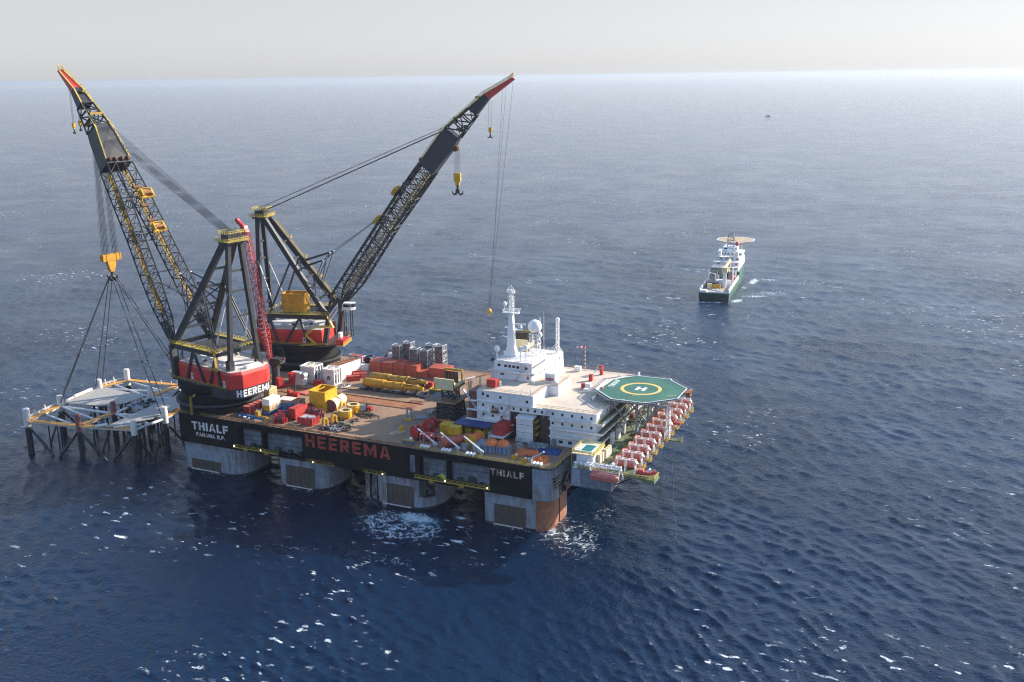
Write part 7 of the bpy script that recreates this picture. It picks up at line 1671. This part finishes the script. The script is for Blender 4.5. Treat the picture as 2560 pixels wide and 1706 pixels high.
for a, b_ in ((0, 1), (1, 2), (2, 3), (3, 4), (4, 7), (0, 5), (5, 8), (8, 9), (9, 10), (5, 6), (6, 7), (1, 6), (6, 9), (2, 7), (7, 10)): jt(Q[a], Q[b_])
mid = lambda a, b_: ((a[0] + b_[0]) / 2, (a[1] + b_[1]) / 2)
for a, b_ in ((mid(Q[0], Q[1]), Q[5]), (Q[1], mid(Q[5], Q[6])), (mid(Q[2], Q[3]), Q[7]), (Q[3], mid(Q[7], Q[4])), (Q[6], mid(Q[8], Q[9])), (Q[2], mid(Q[4], Q[7])), (Q[9], mid(Q[6], Q[7]))): jt(a, b_, r_=.5)
mb.build('top_frame', M['jacket_white'], jk)
mb = MB()
for a, b_ in ((0, 5), (5, 8)):
    m_ = mid(Q[a], Q[b_]); jt(Q[a], m_, ZF - 1.5, -2, .55); jt(Q[b_], m_, ZF - 1.5, -2, .55)
for a, b_ in ((0, 1), (8, 9), (9, 10), (1, 2), (3, 4), (5, 6), (6, 7)): m_ = mid(Q[a], Q[b_]); jt(Q[a], m_, ZF - 1.5, -2, .5); jt(Q[b_], m_, ZF - 1.5, -2, .5)
mb.build('diagonal_brace', M['jacket_dark'], jk)
mb = MB(); rnd = random.Random(2)
for x, y in ((-69, -6), (-66, -4), (-65, -3.4), (-72, 4), (-74, 6), (-60, 2), (-62, 5), (-58, 8), (-31, 6), (-29.4, 9), (-27.6, 4), (-33, 10), (-40, 4), (-60, 30), (-64, 22), (-36, 24), (-30, 20)): mb.tube(J(x, y, ZF), J(x, y, -4), rnd.choice((.28, .4, .55)), 7)
for k in range(22): x, y = rnd.uniform(-74, -28), rnd.uniform(-2, 36); mb.tube(J(x, y, ZF - .4), J(x + rnd.uniform(-.6, .6), y, -4), rnd.choice((.22, .3, .45)), 6)
mb.build('conductor_pipe', M['jacket_dark'], jk)
def walk(a, b_, w_=2.7, z_=ZF + .75): mb = MB(); mb.bar(J(*a, z_), J(*b_, z_), w_, .16); mb.build('orange_walkway', M['orange_walk'], jk)
for a, b_ in ((0, 1), (2, 3), (3, 4), (0, 5), (5, 8), (5, 6), (4, 7), (9, 10)): walk(Q[a], Q[b_])
mb = MB(); mb.plate([J(x, y, 15.9) for x, y in [(-79.2, 12.6), (-74.6, 11.8), (-73.2, 13.0), (-59.0, 15.0), (-52.0, 22.0), (-51.2, 34.5), (-78.4, 36.0), (-81.4, 33.5)]], .3)
mb.build('grating_deck', M['grating'], jk)
mb = MB(); mb.plate([J(x, y, 16.0) for x, y in [(-35.4, -6.2), (-33.3, -5.2), (-24.6, 9.6), (-25.6, 17.9), (-24.3, 25.9), (-27, 40), (-38.1, 40.0), (-37.4, 18.5)]], .3)
mb.build('grating_deck', M['grating'], jk)
mb = MB(); mb.plate([J(x, y, 15.4) for x, y in [(-51, 21), (-38.4, 19), (-38.4, 35), (-48, 34)]], .25); mb.build('grating_deck', M['grey'], jk)
mb = MB(); mb.tube(J(-79.0, 18.5, 16.8), J(-80.4, 30, 16.8), .75, 10); mb.tube(J(-78.4, 14.5, 16.6), J(-79.6, 20, 16.6), .45, 8)
mb.rail([J(-77.9, 12.8, 15.9), J(-79.8, 30, 15.9)], 1.2, 1.6, .08)
for a, b_ in ((0, 1), (2, 3)):
    p, q = Vector(J(*Q[a], ZF + .8)), Vector(J(*Q[b_], ZF + .8)); o_ = Vector((-1.4, 0, 0)); mb.rail([p.lerp(q, .08) + o_, p.lerp(q, .95) + o_], 1.1, 2, .12); 
    for f in (.3, .6): mb.tube(p.lerp(q, f) + o_, p.lerp(q, f) + o_ + Vector((0, 0, 2.6)), .35, 8)
for x, y in ((-68, 52.5), (-60, 53.6), (-54, 54)): mb.tube(J(x, y, ZF), J(x, y, ZF + 2.4), .25, 6)
mb.tube(J(-40, -7, 15.8), J(-36, -4, 16.2), .7, 10); mb.tube(J(-33, -1.5, 15.6), J(-30, 2, 15.8), .7, 10); mb.tube(J(-33, -4, 15.4), J(-24, 3, 15.6), .5, 8)
mb.build('pipework', M['jacket_white'], jk)
mb = MB()
for k in range(16): mb.cbox(J(rnd.uniform(-48, -39), rnd.uniform(22, 33), 15.5), rnd.uniform(.6, 2.4), rnd.uniform(.5, 1.6), rnd.uniform(.3, 1.2), rnd.uniform(0, 3))
mb.build('deck_opening', M['dark_steel'], jk)
hkp = Vector((hk.x, hk.y, 80.4 - 9.6)); ix = 0
for pi, lb in ((1, 'towards the corner pile beside the light grating'), (2, 'towards the back pile beyond the light grating'), (9, 'towards the pile next to the crane vessel'), (10, 'to the hidden pile behind the crane tub')):
    x, y, zt, c, r_ = PILES[pi]; d = Vector((x, y, 0)) - hkp; d.z = 0; d.normalize(); o_ = Vector((-d.y, d.x, 0))
    for s in (-1, 1):
        mb = MB(); top = hkp + d * 1.8 + o_ * .8 * s; end = Vector((x, y, zt - 3.2)) + o_ * (r_ + .15) * s; md = top.lerp(end, .62)
        mb.tube(top - hkp, md - hkp, .2, 6); mb.tube(md - hkp, end - hkp, .24, 6); mb.tube(md - hkp + Vector((0, 0, -.3)), md - hkp + Vector((0, 0, .5)), .5, 8)
        solo(mb, 'lifting_sling', M['rope'], 'dark wire sling %s, %s strand' % (lb, 'nearer' if s > 0 else 'farther'), 'sling', hkp, 0, 'slings holding the jacket')

# ---------------------------------------------------------------- supply ship
sh = thing('supply_ship', 'green-hulled offshore supply ship with white decks and a bow helideck, seen from astern', 'ship', (127.2, 400.4, 0), R(95.2))
LS, BH = 128, 10.7
def outline(f, x0=0.0):
    pts = [(x0, -BH * f), (LS * .62, -BH * f), (LS * .78, -BH * .86 * f), (LS * .9, -BH * .52 * f), (LS, -.3)]
    return pts + [(x, -y) for x, y in pts[::-1]]
mb = MB(); mb.prism(outline(.97), -3, 5.4, [(x, y) for x, y in outline(1)]); mb.prism([p for p in [(58, -BH), (LS * .62, -BH), (LS * .78, -BH * .86), (LS * .9, -BH * .52), (LS + 2, -.3), (LS + 2, .3), (LS * .9, BH * .52), (LS * .78, BH * .86), (LS * .62, BH), (58, BH)]], 5.4, 10.5); mb.build('hull', M['ship_green'], sh)
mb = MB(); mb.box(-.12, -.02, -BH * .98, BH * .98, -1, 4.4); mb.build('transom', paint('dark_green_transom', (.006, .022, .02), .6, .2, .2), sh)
mb = MB(); mb.box(.3, 58, -BH + .8, BH - .8, 5.41, 5.5); mb.build('working_deck', M['ship_deck'], sh)
mb = MB()
for s in (-1, 1): mb.box(1, 58, s * (BH - .5) - .4, s * (BH - .5) + .4, 5.4, 8.0)
mb.box(.2, .8, -BH + 1, BH - 7, 5.4, 6.2); mb.box(.0, 4.0, BH - 5.4, BH - .9, 5.4, 6.9); mb.build('bulwark', M['white_clean'], sh)
mb = MB()
for x0, x1, w_, z0, z1 in ((58, 104, 9.6, 10.5, 13.6), (64, 102, 9.4, 13.6, 16.6), (72, 100, 8.6, 16.6, 19.2), (80, 96, 9.8, 19.2, 21.4)): mb.box(x0, x1, -w_, w_, z0, z1)
sp = mb.build('superstructure', M['white'], sh)
for x, z_, ys in ((79.98, 20.4, (-8.4, -6.2, -2.4, .8, 3.2, 5.6, 8)), (71.98, 17.9, (-7, -3, 1, 5)), (63.98, 15.2, (-7.4, -2, 6))):
    for y in ys: mb = MB(); mb.box(x - .05, x, y - .6, y + .6, z_ - .6, z_ + .5); mb.build('window', M['glass'], sp)
mb = MB()
for x, z_ in ((58, 13.6), (64, 16.6), (72, 19.2)): mb.box(x - 1.6, x + 4, -10, 10, z_, z_ + .2); mb.rail([(x - 1.5, -9.9, z_ + .2), (x - 1.5, 9.9, z_ + .2)], 1.1, 2.5, .08)
mb.build('deck_edge', M['roof_white'], sh)
mb = MB(); mb.box(84, 94, -5.6, 5.6, 21.4, 25.0); mb.box(82, 86, -2, 2, 21.4, 24); br2 = mb.build('bridge', M['white_clean'], sh)
mb = MB(); mb.box(83.9, 83.98, -4.8, 4.8, 23.2, 24.3); mb.build('bridge_window', M['glass'], br2)
for s in (-1, 1): mb = MB(); mb.box(72, 77, s * 6.6 - 1.2, s * 6.6 + 1.2, 19.2, 23.5); mb.build('funnel', M['white'], sh)
mb = MB(); q = [(-1.9, -2.6), (1.9, -2.6), (1.9, 2.6), (-1.9, 2.6)]; mb.lattice([(87 + x, y, 25.0) for x, y in q], [(87 + x * .8, y * .8, 35) for x, y in q], 4, .2, .12); mb.tube((87, 0, 34), (87, 0, 37), .2, 6); mb.bar((87, -4, 30), (87, 4, 30), .3); mb.build('signal_mast', M['grey'], sh)
mb = MB(); mb.ball((91, -4.4, 26.6), 1.7, 12, 8); mb.cbox((91, -4.4, 25), 1, 1, 1); mb.build('red_dome', M['boat_red'], sh)
mb = MB(); mb.ball((76, -4, 24.6), .9, 10, 7); mb.ball((92, 4, 26.0), .9, 10, 7); mb.build('white_dome', M['white_clean'], sh)
mb = MB(); mb.prism([(119 + 15.4 * math.cos(R(22.5 + 45 * k)), 15.2 * math.sin(R(22.5 + 45 * k))) for k in range(8)], 25.0, 25.7); hd = mb.build('helideck', paint('sandy_helideck', (.46, .36, .24), .7, .2, .2, streak=False), sh)
mb = MB()
for x in (106, 112, 120): 
    for y in (-7, 7): mb.tube((x, y * .5, 10.4), (x, y, 25.0), .4, 6)
mb.build('helideck_support', M['white_worn'], hd)
mb = MB(); MBM = Matrix.Translation((119, 0, 25.72)); mb.M = MBM; ring(mb, 5.6, 6.6, 0, 40); mb.build('deck_ring', M['heli_ring'], hd)
mb = MB(); oo = [(119 + 15.7 * math.cos(R(22.5 + 45 * k)), 15.5 * math.sin(R(22.5 + 45 * k)), 25.6) for k in range(8)]
for a, b_ in zip(oo, oo[1:] + oo[:1]): mb.bar(a, b_, .9, .15)
mb.build('helideck_edge', M['white_clean'], hd)
mb = MB(); mb.lathe([(1.5, 5.4), (1.3, 16), (1.7, 17)], 14, (20, -4.6)); mb.build('crane_pedestal', M['white_clean'], sh)
mb = MB(); mb.cbox((20.5, -4.6, 17), 4.6, 4.2, 3.6); mb.bar((20, -4, 19.5), (44, -5.4, 22), 1.2, 1.6); mb.bar((44, -5.4, 22), (40, -5, 14), 1.0, 1.2); mb.build('crane_house', M['cream'], sh)
mb = MB(); mb.bar((34, -8.8, 5.4), (34, -8.8, 18), .9, 1.2); mb.bar((34, 8.8, 5.4), (34, 8.8, 14), .8, 1); mb.bar((31, 3.4, 5.4), (31, 3.4, 13), .6, .8); mb.bar((31, 3.4, 13), (34, 8.8, 13.6), .6, .8); mb.build('gantry_frame', M['white_clean'], sh)
mb = MB(); mb.box(44, 57, -2, 9, 5.5, 15.6); mb.box(36, 44, 2, 8.6, 5.5, 11); mb.box(46, 56, -9, -4, 5.5, 12.4); mb.build('hangar', M['grey'], sh)
mb = MB(); mb.tube((38, 3, 12.6), (38, 8.4, 12.6), 1.8, 14); mb.build('cable_drum', M['green_deck'], sh)
mb = MB(); mb.box(17, 24, 1.0, 8.8, 5.5, 9.6); mb.build('dark_store', M['dark_steel'], sh)
mb = MB(); mb.box(14.4, 17, -2.6, 3.4, 5.5, 8.6); mb.build('timber_crate', M['amber'], sh); mb = MB(); mb.box(14.4, 17, 3.8, 7.0, 5.5, 9.0); mb.build('beige_crate', M['cream'], sh)
mb = MB(); mb.box(26, 32, -2.4, 2.4, 5.5, 9.4); mb.box(24, 25.6, -8.8, 0, 5.5, 10.4); mb.build('white_store', M['white_clean'], sh)
mb = MB()
for k in range(9): mb.tube((4 + k * .9, -5 + .5 * k, 5.8 + .1 * k), (11, 4 - .6 * k, 5.8), .3, 6)
mb.build('deck_pipe', M['roof_white'], sh)
mb = MB(); mb.ball((40, -BH + 2.6, 9.4), 1.9, 12, 8); mb.cbox((40, -BH + 2.6, 5.5), 2, 2, 2.4); mb.build('red_buoy', M['boat_red'], sh)
mb = MB()
for k in range(18): mb.cbox((random.uniform(24, 56), random.uniform(-9, 9), 5.5), random.uniform(.8, 2.6), random.uniform(.8, 2.2), random.uniform(1, 4), random.uniform(0, 3))
mb.build('deck_machinery', M['grey_light'], sh)
# far small boat
t = thing('motor_launch', 'tiny dark motor boat with a white wake far out at sea', 'boat', (-431.8, 3617, 0), R(200))
mb = MB(); mb.prism([(-8, -2.2), (6, -2.2), (10, 0), (6, 2.2), (-8, 2.2)], -1, 2.2); mb.build('hull', M['dark_steel'], t); mb = MB(); mb.box(-4, 2, -1.6, 1.6, 2.2, 5); mb.build('cabin', M['white'], t)
mb = MB(); mb.box(-40, -8, -2.6, 2.6, .7, .9); mb.build('wake', M['white_letter'], t)
